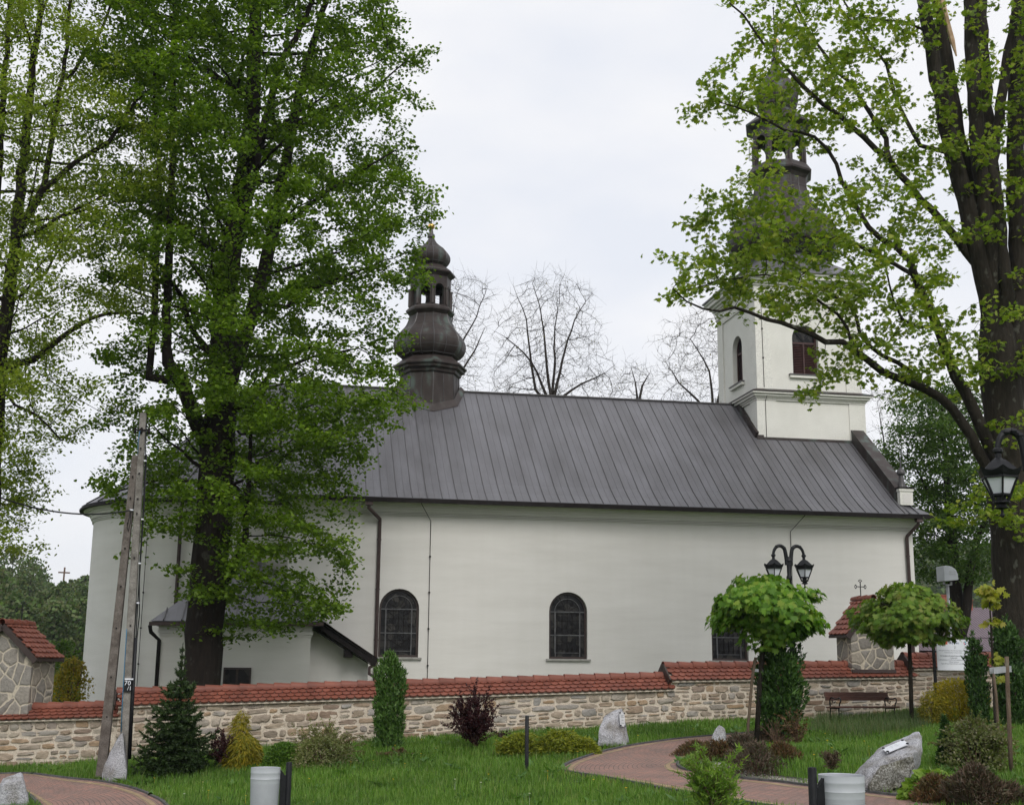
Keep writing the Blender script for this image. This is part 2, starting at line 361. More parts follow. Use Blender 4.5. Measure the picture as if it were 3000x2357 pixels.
L('leaf_spruce', [(.018,.036,.012), (.027,.052,.016), (.04,.07,.02), (.06,.09,.03)], .15)
L('leaf_juniper', [(.035,.085,.016), (.055,.12,.022), (.08,.16,.032), (.13,.21,.055)], .2)
L('leaf_yew', [(.018,.045,.012), (.030,.072,.016), (.046,.10,.022), (.08,.15,.035)], .2)
L('leaf_lime', [(.10,.19,.02), (.15,.25,.03), (.20,.29,.05)], .35)
L('leaf_gold', [(.13,.14,.012), (.23,.20,.015), (.33,.25,.02), (.12,.15,.02)], .3)
L('leaf_yellow', [(.30,.26,.015), (.42,.34,.02), (.50,.38,.025), (.20,.22,.02)], .3)
L('leaf_nest', [(.04,.10,.014), (.085,.17,.022), (.15,.25,.04)], .25)
L('leaf_barberry', [(.022,.007,.010), (.035,.011,.014), (.055,.018,.02)], .25, (1.6,.8,.8))
L('leaf_spirea', [(.12,.13,.05), (.17,.19,.07), (.10,.13,.035), (.28,.24,.16)], .35)
L('leaf_fresh', [(.10,.19,.03), (.15,.25,.04), (.21,.30,.06)], .4)
L('leaf_spreading', [(.10,.13,.014), (.17,.20,.018), (.27,.28,.03), (.06,.095,.014)], .25)
L('leaf_heather', [(.055,.038,.026), (.10,.066,.048), (.16,.12,.09), (.05,.06,.028), (.08,.06,.04)], .2, (1.2,1,.8))
L('leaf_rust', [(.10,.055,.028), (.16,.085,.04), (.09,.085,.03), (.07,.045,.03)], .2, (1.2,1,.8))
L('leaf_forsythia', [(.26,.20,.02), (.35,.26,.03), (.16,.19,.03)], .35)
L('leaf_amber', [(.20,.24,.03), (.25,.27,.035), (.27,.23,.05)], .4)
L('leaf_wood', [(.05,.085,.028), (.075,.125,.034), (.10,.16,.042), (.10,.105,.055), (.14,.17,.06)], .25)
# ================================================================ terrain
CP = [at(*c) for c in [(0,2252,32.6),(236,2236,31.8),(400,2226,31.1),(775,2192,31),(1245,2162,31.3),(1500,2146,31.5),(2004,2114,31.9),(2421,2108,32.3),(2687,2082,32.7),(2950,2070,33.2),
      (150,2357,24.5),(700,2357,22),(1500,2357,19.5),(1640,2256,23.6),(2000,2230,24.3),(2170,2152,28.6),(2200,2357,16.5),(2900,2357,15),(2300,2200,21.5),(2600,2180,24),(2950,2200,22)]]
CP += [np.array(c, float) for c in [(0,3,-1.7),(-8,6,-2.2),(8,5,-1.65),(4.6,10.2,-1.74),(-1,12,-2.1),(-3,17,-2.35),(10,12,-1.5),(22,20,-1.2),(-14,20,-2.9),(-14,33,-2.8),(-6,39,-2.2),(5,39,-1.6),(20,40,-1.1),(32,33,-.9)]]
CP = np.array(CP)
_A = np.c_[np.ones(len(CP)), CP[:,0], CP[:,1]]
_pl = np.linalg.lstsq(_A, CP[:,2], rcond=None)[0]
_res = CP[:,2]-_A@_pl
def sstep(v): v = np.clip(v, 0, 1); return v*v*(3-2*v)
def gz(X, Y):
    X = np.asarray(X, float); Y = np.asarray(Y, float); sh = np.broadcast(X, Y).shape
    x = np.broadcast_to(X, sh).ravel(); y = np.broadcast_to(Y, sh).ravel()
    xc = np.clip(x, -16, 34); yc = np.clip(y, 0, 40)
    d2 = (xc[:,None]-CP[None,:,0])**2+(yc[:,None]-CP[None,:,1])**2+.5
    wgt = d2**-1.6
    z = _pl[0]+_pl[1]*xc+_pl[2]*yc+(wgt@_res)/wgt.sum(1)
    far = sstep((np.hypot(x-5, y-25)-40)/60)
    z = z*(1-far)+(-2.2)*far
    z += 13.5*sstep((y-105)/150)*sstep((-x+40)/80)*(.70+.30*sstep((-x-34)/22))+40*sstep((y-200)/290)*sstep((x-30)/110)
    return z.reshape(sh)
def hit(px, py):
    d = ray(px, py); lo = 3.0; s = 3.0
    while s < 90:
        P = d*s
        if P[2] < float(gz(P[0], P[1])):
            a, b = s-.25, s
            for _ in range(20):
                m_ = (a+b)/2; P = d*m_
                if P[2] < float(gz(P[0], P[1])): b = m_
                else: a = m_
            return d*b
        s += .25
    return d*s
xs = np.unique(np.concatenate([np.linspace(-900,-40,22), np.linspace(-40,-14,14), np.linspace(-14,28,106), np.linspace(28,60,14), np.linspace(60,1100,26)]))
ys = np.unique(np.concatenate([np.linspace(-150,4,8), np.linspace(4,42,96), np.linspace(42,110,18), np.linspace(110,560,46), np.linspace(560,1600,8)]))
XX, YY = np.meshgrid(xs, ys); ZZ = gz(XX, YY)
nx, ny = len(xs), len(ys)
ii = (np.arange(ny-1)[:,None]*nx+np.arange(nx-1)[None,:]).ravel()
g = obj('ground', np.stack([XX.ravel(), YY.ravel(), ZZ.ravel()], 1), np.stack([ii, ii+1, ii+nx+1, ii+nx], 1), MT['ground'], None, True)
tag(g, 'uneven lawn ground sloping down to the left', 'ground', kind='structure')
# ---------------------------------------------------------------- paved paths
def resample(P, n):
    P = np.array(P, float); s = np.r_[0, np.cumsum(np.linalg.norm(np.diff(P, axis=0), axis=1))]
    q = np.linspace(0, s[-1], n); return np.stack([np.interp(q, s, P[:,k]) for k in range(P.shape[1])], 1)
def smooth(P, it=3):
    for _ in range(it): P[1:-1] = P[1:-1]*.5+(P[:-2]+P[2:])*.25
    return P
def ribbon(name, outer, inner, n, m, label, cat, ywidth=.12):
    O = smooth(resample([hit(*p)[:2] for p in outer], n)); I = smooth(resample([hit(*p)[:2] for p in inner], n))
    mid = (O+I)/2; u = np.r_[0, np.cumsum(np.linalg.norm(np.diff(mid, axis=0), axis=1))]
    def strip(nm, A, B, mm, lift, mat, v0=0):
        tt = np.linspace(0, 1, mm); P = A[:,None,:]*(1-tt[None,:,None])+B[:,None,:]*tt[None,:,None]
        wd = np.linalg.norm(B-A, axis=1)
        Z = gz(P[...,0], P[...,1])+lift
        V = np.concatenate([P, Z[...,None]], -1).reshape(-1,3)
        i = (np.arange(n-1)[:,None]*mm+np.arange(mm-1)[None,:]).ravel()
        F = np.stack([i, i+1, i+mm+1, i+mm], 1)
        o = obj(nm, V, F, mat)
        uvl = o.data.uv_layers.new(name='UVMap')
        UV = np.stack([np.broadcast_to(u[:,None], (n,mm)), wd[:,None]*tt[None,:]], -1).reshape(-1,2)
        li = np.empty(len(o.data.loops), np.int32); o.data.loops.foreach_get('vertex_index', li)
        uvl.data.foreach_set('uv', UV[li].astype(np.float32).ravel())
        return o
    dO = (I-O)/np.linalg.norm(I-O, axis=1, keepdims=True)
    a = tag(strip(name, O, I, m, .03, MT['paver']), label, cat, kind='structure')
    for nm, A, B in (('path_border', O+dO*.14, O+dO*(.14+ywidth)), ('path_border', I-dO*.14, I-dO*(.14+ywidth))):
        tag(strip(nm, A, B, 2, .034, MT['paver_yellow']), 'yellow paver border line along the '+label.split(' ')[0]+' path', 'path', kind='structure')
    kb = MB()
    for P in (O, I):
        for k in range(n-1):
            a_, b_ = P[k], P[k+1]
            kb.beam((a_[0], a_[1], float(gz(*a_))+.0), (b_[0], b_[1], float(gz(*b_))+.0), .06, .12)
    tag(kb.build('path_kerb', MT['kerb']), 'dark kerb edging of the '+label.split(' ')[0]+' path', 'kerb', kind='structure')
    return O, I
O1, I1 = ribbon('path', [(2520,2400),(2212,2362),(2147,2350),(2050,2333),(1954,2318),(1890,2304),(1825,2291),(1729,2275),(1640,2260),(1655,2244),(1680,2232),(1745,2209),(1825,2190),(1890,2180),(1986,2167),(2083,2158),(2176,2151),(2290,2140)],
   [(2800,2354),(2645,2339),(2535,2325),(2350,2305),(2300,2296),(2228,2291),(2163,2283),(2060,2269),(1995,2257),(1985,2244),(1992,2234),(2015,2222),(2060,2208),(2110,2194),(2170,2182),(2230,2172),(2300,2160)], 90, 9,
   'curving red brick path bending back on itself on the right', 'path')
O2, I2 = ribbon('path', [(-160,2275),(0,2270),(74,2267),(135,2275),(203,2284),(287,2290),(338,2299),(389,2311),(430,2326),(470,2347),(500,2375),(520,2420)],
   [(-160,2325),(-60,2312),(0,2308),(40,2311),(62,2318),(75,2325),(90,2336),(104,2350),(118,2366),(130,2380),(140,2400),(150,2430)], 60, 9,
   'wider red brick path along the left edge', 'path')
PATHS = [np.r_[O1, I1[::-1]], np.r_[O2, I2[::-1]]]
def inpoly(P, poly):
    x, y = P[:,0], P[:,1]; ins = np.zeros(len(P), bool); j = len(poly)-1
    for i in range(len(poly)):
        xi, yi = poly[i]; xj, yj = poly[j]
        c = ((yi > y) != (yj > y)) & (x < (xj-xi)*(y-yi)/(yj-yi+1e-12)+xi); ins ^= c; j = i
    return ins
# gravel beds beside the path
def bed(pts, lift, label):
    P = np.array([hit(*p)[:2] for p in pts]); c = P.mean(0); n = len(P)
    rings = [P*(1-k)+c*k for k in (0,.25,.5,.75)]
    V = np.concatenate([np.c_[r, gz(r[:,0], r[:,1])+lift] for r in rings]+[np.array([[c[0], c[1], float(gz(*c))+lift]])])
    F = [(k*n+i, k*n+(i+1)%n, (k+1)*n+(i+1)%n, (k+1)*n+i) for k in range(3) for i in range(n)]+[(3*n+i, 3*n+(i+1)%n, 4*n) for i in range(n)]
    tag(obj('gravel_bed', V, F, MT['gravel'], None, True), label, 'gravel', kind='structure')
    return P
BED1 = bed([(2005,2246),(2030,2262),(2160,2280),(2230,2288),(2320,2296),(2400,2300),(2380,2285),(2300,2278),(2220,2262),(2130,2240),(2060,2228),(2020,2236)], .02, 'pale gravel bed inside the bend of the path')
BED2 = bed([(2400,2304),(2535,2322),(2645,2336),(2790,2351),(2850,2352),(2800,2330),(2700,2310),(2640,2300),(2540,2295),(2450,2292)], .02, 'pale gravel strip under the slab boulder')
# ================================================================ church
church = empty('church', (11,43.5,-1.6), 'white plastered church with grey seamed roof, ridge turret and bell tower', 'church')
def wall_local(org, ux, nrm, s0, s1, z0, z1, wins, depth, mb, segs=14):
    """wall panel with arched openings. org+ux*s+z ; nrm points outward; openings get reveals of given depth"""
    org = np.array(org, float); ux = np.array(ux, float); nrm = np.array(nrm, float)
    P = lambda s, z, d=0: org+ux*s+np.array([0,0,z])-nrm*d
    quad = lambda a, b, c, d: mb.add([a, b, c, d], [(0,1,2,3)])
    cur = s0
    for (sc_, wd, zs, zsp) in sorted(wins):
        a, b = sc_-wd/2, sc_+wd/2; r = wd/2
        if a > cur: quad(P(cur,z0), P(a,z0), P(a,z1), P(cur,z1))
        if zs > z0+1e-6: quad(P(a,z0), P(b,z0), P(b,zs), P(a,zs))
        arc = [(sc_-r*math.cos(math.pi*k/segs), zsp+r*math.sin(math.pi*k/segs)) for k in range(segs+1)]
        for k in range(segs):
            (x1,q1),(x2,q2) = arc[k], arc[k+1]
            quad(P(x1,q1), P(x2,q2), P(x2,z1), P(x1,z1))
        out = [(a,zs)]+arc+[(b,zs)]
        for k in range(len(out)):
            (x1,q1),(x2,q2) = out[k], out[(k+1)%len(out)]
            if abs(q1-q2) < 1e-9 and abs(q1-zs) < 1e-9 and zs <= z0+1e-6: continue
            quad(P(x1,q1), P(x2,q2), P(x2,q2,depth), P(x1,q1,depth))
        cur = b
    if cur < s1: quad(P(cur,z0), P(s1,z0), P(s1,z1), P(cur,z1))
def arch_pts(sc_, wd, zs, zsp, n=16):
    r = wd/2
    return [(sc_-r, zs)]+[(sc_-r*math.cos(math.pi*k/n), zsp+r*math.sin(math.pi*k/n)) for k in range(n+1)]+[(sc_+r, zs)]
def ring_between(mb, A, B, y0, y1, close=True):
    """frame between outlines A and B (x,z) with thickness y0..y1"""
    n = len(A); V = [(x,y0,z) for x,z in A]+[(x,y0,z) for x,z in B]+[(x,y1,z) for x,z in A]+[(x,y1,z) for x,z in B]
    F = []
    for i in range(n if close else n-1):
        j = (i+1)%n
        F += [(i,j,n+j,n+i), (2*n+i,3*n+i,3*n+j,2*n+j), (i,2*n+i,2*n+j,j), (n+i,n+j,3*n+j,3*n+i)]
    mb.add(V, F)
YW = 43.5; GZ0 = -2.6
WX = [3.985, 9.921, 15.857]; WW, WZS, WZP = 1.372, .335, 1.956
mb = MB()
wall_local((0,YW,0), (1,0,0), (0,-1,0), .15, 23.13, GZ0, 5.60, [(x, WW, WZS, WZP) for x in WX], .22, mb)
# gable wall west, east return, back
mb.add([(23.13,YW,GZ0),(23.13,55.44,GZ0),(23.13,55.44,5.6),(23.13,49.47,10.7),(23.13,YW,5.6)], [(0,1,2,3,4)])
mb.add([(.15,YW,GZ0),(.15,YW,5.6),(.15,49.47,10.7),(.15,55.44,5.6),(.15,55.44,GZ0)], [(0,1,2,3,4)])
mb.add([(.15,55.44,GZ0),(.15,55.44,5.6),(23.13,55.44,5.6),(23.13,55.44,GZ0)], [(0,1,2,3)])
mb.build('nave_wall', MT['plaster'], church)
# nave cornice: stepped mouldings
def cornice_profile(path_fn, prof):  pass
mb = MB()
steps = [(5.155,5.185,.055),(5.205,5.235,.06),(5.235,5.262,.02),(5.262,5.30,.09),(5.30,5.37,.11),(5.37,5.45,.15),(5.45,5.53,.20),(5.53,5.57,.30),(5.57,5.66,.38)]
for z0, z1, o in steps:
    mb.box(.15-o, 23.13+o, YW-o, YW-.003, z0, z1)
    mb.box(23.133, 23.13+o+.002, YW-.003, YW+1.2, z0, z1)
mb.build('cornice', MT['plaster'], church)
def nave_window(x):
    fb = MB(); yo = YW+.12
    A = arch_pts(x, WW-.004, WZS, WZP); B = arch_pts(x, WW-.15, WZS+.075, WZP)
    ring_between(fb, A, B, yo, yo+.07)
    f = fb.build('window', MT['frame'], church)
    gb = MB(); C = arch_pts(x, WW-.15, WZS+.075, WZP)
    gb.add([(a,yo+.05,b) for a,b in C], [tuple(range(len(C)))]); gb.build('glass', MT['glass'], f)
    lb = MB(); y0, y1 = yo+.015, yo+.045
    A = arch_pts(x, WW-.44, WZS+.2, WZP); B = arch_pts(x, WW-.48, WZS+.22, WZP); ring_between(lb, A, B, y0, y1)
    for zz, tk in ((WZP-.02,.035),(1.13,.035)): lb.box(x-WW/2+.075, x+WW/2-.075, y0-.004, y1, zz, zz+tk)
    for xx in (-.45,.43): lb.box(x+xx, x+xx+.03, y0-.002, y1, WZS+.075, WZP)
    tr = MB()
    for xx in np.linspace(-.36,.36,5)[[0,1,2,3,4]]: tr.box(x+xx-.006, x+xx+.006, y0+.01, y1+.003, WZS+.2, WZP+.05)
    for zz in np.arange(WZS+.32, WZP, .245): tr.box(x-.6, x+.6, y0+.012, y1+.001, zz, zz+.012)
    for k in range(1,6):
        a = math.pi*k/6
        tr.beam((x+.1*math.cos(a), y0+.02, WZP+.1*math.sin(a)), (x+.6*math.cos(a), y0+.02, WZP+.6*math.sin(a)), .012, .012)
    if abs(x-WX[0]) < .1:
        for sx in (-1,1):
            tr.beam((x, y0+.02, .75), (x+sx*.45, y0+.02, .5), .014, .014); tr.beam((x, y0+.02, .75), (x+sx*.45, y0+.02, 1.0), .014, .014)
            tr.beam((x+sx*.14, y0+.02, 1.7), (x+sx*.45, y0+.02, 1.95), .014, .014); tr.beam((x+sx*.25, y0+.02, 1.3), (x+sx*.45, y0+.02, 1.45), .014, .014)
    lb.build('tracery', MT['lead'], f); tr.build('lead_bars', MT['dark_trim'], f)
    sb = MB(); sb.box(x-WW/2-.11, x+WW/2+.11, YW-.09, YW+.115, WZS-.07, WZS-.004); sb.build('sill', MT['sill'], f)
for x in WX: nave_window(x)
# roof
PROF = [(42.86,5.72),(43.35,6.03),(43.9,6.42),(44.6,7.0),(49.47,11.0)]
full = PROF+[(98.94-y, z) for y, z in PROF[-2::-1]]
def roof_sheet(mb, x0, x1, prof, th=.06):
    n = len(prof); V = []
    for x in (x0, x1):
        V += [(x,y,z) for y,z in prof]+[(x,y,z-th) for y,z in prof]
    F = []
    for i in range(n-1): F += [(i,i+1,2*n+i+1,2*n+i), (n+i,3*n+i,3*n+i+1,n+i+1), (i,n+i,n+i+1,i+1), (2*n+i,2*n+i+1,3*n+i+1,3*n+i)]
    F += [(0,2*n,3*n,n), (n-1,2*n-1,4*n-1,3*n-1)]
    mb.add(V, F)
mb = MB(); roof_sheet(mb, -.25, 22.66, full); r = mb.build('nave_roof', MT['roof'], church)
mb = MB()
for i, x in enumerate(np.arange(.1, 22.6, .522)):
    for (a, b) in zip(PROF[:-1], PROF[1:]):
        mb.beam((x,a[0],a[1]+.010), (x,b[0],b[1]+.010), .018, .042)
    for (a, b) in zip(PROF[:-1], PROF[1:]):
        mb.beam((x+.261,a[0],a[1]+.001), (x+.261,b[0],b[1]+.001), .008, .010)
mb.build('standing_seams', MT['seam'], r)
mb = MB(); mb.beam((-.25,49.47,11.01), (18.7,49.47,11.01), .18, .05)
for x in np.arange(1, 18.4, 1.3): mb.box(x, x+.015, 49.46, 49.48, 11.03, 11.13)
mb.build('ridge_cap', MT['seam'], r)
# pent piece of roof past the parapet, right lower corner
mb = MB(); mb.add([(22.66,42.86,5.72),(23.62,42.86,5.72),(23.15,43.62,6.13),(22.66,43.62,6.2),(23.62,44.4,5.72),(23.15,44.4,6.1)], [(0,1,2,3),(1,4,5,2)])
mb.add([(22.66,42.86,5.66),(23.62,42.86,5.66),(23.62,44.4,5.66),(22.66,44.4,5.66)], [(0,1,2,3)])
for x in (22.75,23.1): mb.beam((x,42.87,5.74), (x,43.6,6.16), .028, .05)
mb.build('corner_roof', MT['roof'], church)
# gutter and pipes
mb = MB(); mb.box(-.3, 23.66, 42.84, 42.95, 5.56, 5.70); mb.box(-.28, 23.64, 42.95, 43.14, 5.664, 5.70); mb.box(-.3, 23.66, 42.76, 42.84, 5.54, 5.665)
mb.build('gutter', MT['dark_trim'], church)
def downpipe(pts, r=.065, par=None, mat='brown_metal', straps=()):
    mb = MB(); mb.tube(pts, r, 10)
    for z in straps: mb.lathe([(r+.012,z-.02),(r+.012,z+.02)], pts[-1][0], pts[-1][1], 10)
    return mb.build('downpipe', MT[mat], par or church, True, 40)
downpipe([(2.8,42.9,5.62),(2.8,42.9,5.32),(3.22,43.36,5.0),(3.22,43.4,4.9),(3.22,43.4,-2.4)], straps=(4.3,2.6,.9))
downpipe([(23.1,42.9,5.62),(23.1,42.95,5.35),(22.85,43.36,4.95),(22.85,43.4,4.85),(22.85,43.4,-2.4)], straps=(4.2,2.4))
for x in (2.8, 23.1): mb = MB(); mb.box(x-.12,x+.12,42.8,43.0,5.42,5.62); mb.build('rainwater_head', MT['brown_metal'], church)
def cable(pts, name='lightning_cable', r=.012, clips=True):
    mb = MB(); mb.tube(pts, r, 5)
    a, b = np.array(pts[-2], float), np.array(pts[-1], float); n = int(np.linalg.norm(b-a)/1.1)
    if clips:
        for k in range(1, n): q = a+(b-a)*k/n; mb.box(q[0]-.03, q[0]+.03, q[1]-.03, q[1]+.03, q[2]-.025, q[2]+.025)
    mb.build(name, MT['dark_trim'], church)
cable([(4.6,42.85,5.72),(4.62,43.1,5.55),(5.0,43.46,5.0),(5.0,43.46,-2.4)])
cable([(18.75,42.85,5.72),(18.7,43.1,5.55),(18.28,43.46,5.0),(18.28,43.46,-2.4)])
# parapet on the gable and its end block
mb = MB(); roof_sheet(mb, 22.64, 23.2, [(43.62,6.72),(44.0,7.05),(49.2,11.3)], .07); mb.build('parapet_cap', MT['copper'], church)
mb = MB(); mb.add([(22.66,43.65,6.0),(22.66,43.65,6.66),(22.66,47.3,9.68),(22.66,47.3,8.9)], [(0,1,2,3)])
mb.add([(23.16,43.65,5.9),(23.16,43.65,6.66),(23.16,49.2,11.2),(23.16,49.2,10.5)], [(0,1,2,3)])
mb.add([(22.66,43.64,6.0),(23.16,43.64,6.0),(23.16,43.64,6.66),(22.66,43.64,6.66)], [(0,1,2,3)]); mb.build('parapet_side', MT['copper'], church)
mb = MB(); mb.box(22.68,23.2,43.42,43.63,6.12,6.72); mb.box(22.65,23.23,43.39,43.66,6.64,6.74); o = mb.build('parapet_block', MT['plaster_clean'], church)
mb = MB(); mb.box(22.63,23.25,43.37,43.68,6.742,6.80); mb.build('cap', MT['dark_trim'], o)
mb = MB(); mb.box(22.79,23.09,43.413,43.419,6.2,6.55); mb.build('panel', MT['plaster'], o)
mb = MB(); mb.lathe([(.16,6.80),(.12,6.9),(.10,7.1),(.09,7.28),(.16,7.34),(.17,7.42),(.12,7.5),(.03,7.58),(.02,8.0)], 22.94, 43.75, 10); mb.build('finial', MT['seam'], church, True, 40)
# ---------------------------------------------------------------- chancel and apse
CX, CYY, CR = -3.0, 49.47, 4.1
def apse_ring(r, n=28):
    P = [(.15, CYY-r)]+[(CX+r*math.cos(a), CYY+r*math.sin(a)) for a in np.linspace(-math.pi/2, -3*math.pi/2, n)]+[(.15, CYY+r)]
    return P
mb = MB(); P = apse_ring(CR); n = len(P); mb.add([(x,y,GZ0) for x,y in P]+[(x,y,5.6) for x,y in P], [(i,i+1,n+i+1,n+i) for i in range(n-1)])
mb.build('apse_wall', MT['plaster'], church, True, 30)
mb = MB()
for z0, z1, o in steps:
    P = apse_ring(CR+o); Q = apse_ring(CR-.02)
    mb.add([(x,y,z0) for x,y in P]+[(x,y,z1) for x,y in P]+[(x,y,z0) for x,y in Q], [(i,i+1,n+i+1,n+i) for i in range(n-1)]+[(i,2*n+i,2*n+i+1,i+1) for i in range(n-1)])
mb.build('apse_cornice', MT['plaster'], church, True, 30)
mb = MB(); APX = (-.9, CYY, 11.0)
E0 = apse_ring(4.56); E1 = apse_ring(4.1); f_ = .18
V = [(x,y,5.72) for x,y in E0]
V += [(x+(APX[0]-x)*f_, y+(APX[1]-y)*f_, 5.72+5.28*f_*.82) for x,y in E0]
V += [(x+(APX[0]-x)*.5, y+(APX[1]-y)*.5, 5.72+5.28*.48) for x,y in E0]
V += [(max(APX[0], -.9) if 0 < i < n-1 else .15, CYY, 11.0) for i in range(n)]
mb.add(V, [(k*n+i,k*n+i+1,(k+1)*n+i+1,(k+1)*n+i) for k in range(3) for i in range(n-1)])
ar = mb.build('apse_roof', MT['roof'], church)
mb = MB()
for i in range(1, n-1, 2):
    pts = [np.array(V[k*n+i])+(0,0,.02) for k in range(4)]
    for a, b in zip(pts[:-1], pts[1:]): mb.beam(a, b, .028, .05)
mb.build('standing_seams', MT['seam'], ar)
mb = MB()
for r_, z0, z1 in ((4.58,5.6,5.70),(4.64,5.58,5.645)):
    P = apse_ring(r_); Q = apse_ring(4.4)
    mb.add([(x,y,z0) for x,y in P]+[(x,y,z1) for x,y in P]+[(x,y,z0) for x,y in Q], [(i,i+1,n+i+1,n+i) for i in range(n-1)]+[(i,2*n+i,2*n+i+1,i+1) for i in range(n-1)])
mb.build('apse_gutter', MT['dark_trim'], church)
downpipe([(-3.55,44.85,5.6),(-3.6,45.0,5.2),(-3.6,45.28,4.9),(-3.6,45.3,-2.4)])
cable([(-4.75,45.4,5.0),(-4.75,45.66,4.9),(-4.75,45.66,-2.4)])
# ---------------------------------------------------------------- sacristy annex
mb = MB(); mb.box(-3.5,.92,39.0,45.3,GZ0,1.12)
mb.add([(.92,39.7,GZ0),(2.72,39.7,GZ0),(2.72,39.7,.15),(.92,39.7,1.2)], [(0,1,2,3)])
mb.add([(2.72,39.7,GZ0),(2.72,43.5,GZ0),(2.72,43.5,.15),(2.72,39.7,.15)], [(0,1,2,3)]); an = mb.build('annex_wall', MT['plaster'], church)
mb = MB()
for z0, z1, o in ((.86,.92,.03),(.93,1.02,.06),(1.03,1.22,.04)): mb.box(-3.5-o,.92+o,39-o,38.997,z0,z1)
mb.build('annex_cornice', MT['plaster'], church)
A, B, C_, D_ = (-3.78,38.72,1.27), (1.28,38.72,1.33), (2.92,38.95,.26), (2.92,43.5,.26)
R1, R2, A2, B2 = (-1.4,45.25,3.75), (-.85,45.25,3.75), (-3.78,45.25,1.27), (1.28,43.4,1.9)
mb = MB(); mb.add([A,B,R2,R1,A2,C_,D_,B2], [(0,1,2,3),(0,3,4),(1,5,6),(1,6,2)])
lo = lambda p: (p[0],p[1],p[2]-.08)
mb.add([lo(A),lo(B),lo(R2),lo(R1),lo(A2),lo(C_),lo(D_)], [(3,2,1,0),(4,3,0),(6,5,1),(2,6,1)])
ro = mb.build('annex_roof', MT['roof'], church)
mb = MB()
for x in np.arange(-3.4, 1.2, .52):
    tt = (x-A[0])/(B[0]-A[0]); top = np.array(R1)*(1-tt)+np.array(R2)*tt; top = np.array([x*.999, 0, 0])+0
    # seams run straight up the front slope until they meet a hip
    k = min(1, (x-A[0])/(R1[0]-A[0]), (B[0]-x)/(B[0]-R2[0]))
    mb.beam((x,38.72,1.31), (x,38.72+(45.25-38.72)*k,1.31+2.45*k), .028, .045)
mb.build('standing_seams', MT['seam'], ro)
mb = MB(); mb.beam((A[0]-.02,38.70,1.19),(B[0],38.70,1.25),.1,.11)
mb.build('annex_gutter', MT['brown_metal'], church)
mb = MB(); mb.beam((1.25,38.86,1.2),(2.92,38.98,.13),.06,.26)
mb.add([(.95,38.95,1.12),(2.86,39.0,.02),(2.86,39.72,.02),(.95,39.72,1.12)], [(0,1,2,3)]); mb.box(1.95,2.2,39.0,39.7,.28,.5)
mb.build('bargeboard', MT['dark_trim'], church)
downpipe([(-3.78,38.75,1.15),(-3.74,38.75,.95),(-3.5,38.9,.72),(-3.5,38.9,-2.4)], .06, mat='dark_trim')
downpipe([(2.9,39.0,.1),(2.72,39.05,-.02),(2.72,39.05,-.2),(2.95,39.3,-.34),(2.95,39.35,-2.4)], .05)
mb = MB(); mb.box(-1.55,-.84,38.96,38.99,-.75,-.10); aw = mb.build('annex_window', MT['glass'], church)
mb = MB()
for x0, x1 in ((-1.6,-1.55),(-.84,-.79),(-1.235,-1.17)): mb.box(x0,x1,38.94,38.995,-.75,-.10)
mb.box(-1.6,-.79,38.94,38.995,-.098,-.05); mb.build('frame', MT['frame'], aw)
# ---------------------------------------------------------------- bell tower
mb = MB()
tx0, tx1, ty0, ty1 = 18.66, 23.27, 47.24, 51.85
mb.box(tx0, tx1, ty0, ty1, 7.5, 10.80)
for x0, x1 in ((tx0-.04,tx0+.78),(tx1-.66,tx1+.04)): mb.box(x0, x1, ty0-.04, ty0+.3, 8.6, 10.78)
for y0, y1 in ((ty0-.04,ty0+.7),(ty1-.7,ty1+.04)): mb.box(tx0-.045, tx0+.3, y0-.003, y1, 8.6, 10.78); mb.box(tx1-.3, tx1+.045, y0-.003, y1, 8.6, 10.78)
tb = mb.build('tower_base', MT['plaster_clean'], church)
mb = MB(); mb.box(tx0-.07, 22.64, ty0-.075, ty0+.2, 8.78, 9.22); mb.box(tx0-.075, tx0+.2, ty0-.07, 49.4, 8.78, 9.3)
for x in np.arange(tx0+.2, 22.6, .522): mb.box(x-.014, x+.014, ty0-.09, ty0-.076, 8.8, 9.2)
for a, b in (((18.57,47.2,9.28),(18.57,49.4,11.05)),): mb.beam(a, b, .12, .3)
mb.build('flashing', MT['copper'], tb)
def sqring(mb, x0, x1, y0, y1, o, z0, z1): mb.box(x0-o, x1+o, y0-o, y1+o, z0, z1)
mb = MB()
for z0, z1, o in ((10.76,10.83,.07),(10.835,10.9,.12),(10.905,11.0,.2),(11.005,11.07,.29)): sqring(mb, tx0, tx1, ty0, ty1, o, z0, z1)
tc1 = mb.build('tower_string_course', MT['plaster_clean'], church)
mb = MB(); o = .32
mb.add([(tx0-o,ty0-o,11.075),(tx1+o,ty0-o,11.075),(tx1+o,ty1+o,11.075),(tx0-o,ty1+o,11.075),(tx0-o,ty0-o,11.11),(tx1+o,ty0-o,11.11),(tx1+o,ty1+o,11.11),(tx0-o,ty1+o,11.11),
        (tx0+.02,ty0+.02,11.25),(tx1-.02,ty0+.02,11.25),(tx1-.02,ty1-.02,11.25),(tx0+.02,ty1-.02,11.25)],
       [(0,1,5,4),(1,2,6,5),(2,3,7,6),(3,0,4,7),(4,5,9,8),(5,6,10,9),(6,7,11,10),(7,4,8,11),(3,2,1,0)]); mb.build('cover', MT['copper'], tc1)
ux0, ux1, uy0, uy1 = 18.72, 23.18, 47.30, 51.76
mb = MB(); W2 = (2.13, 1.14, 11.93-11.1, 13.45-11.1)
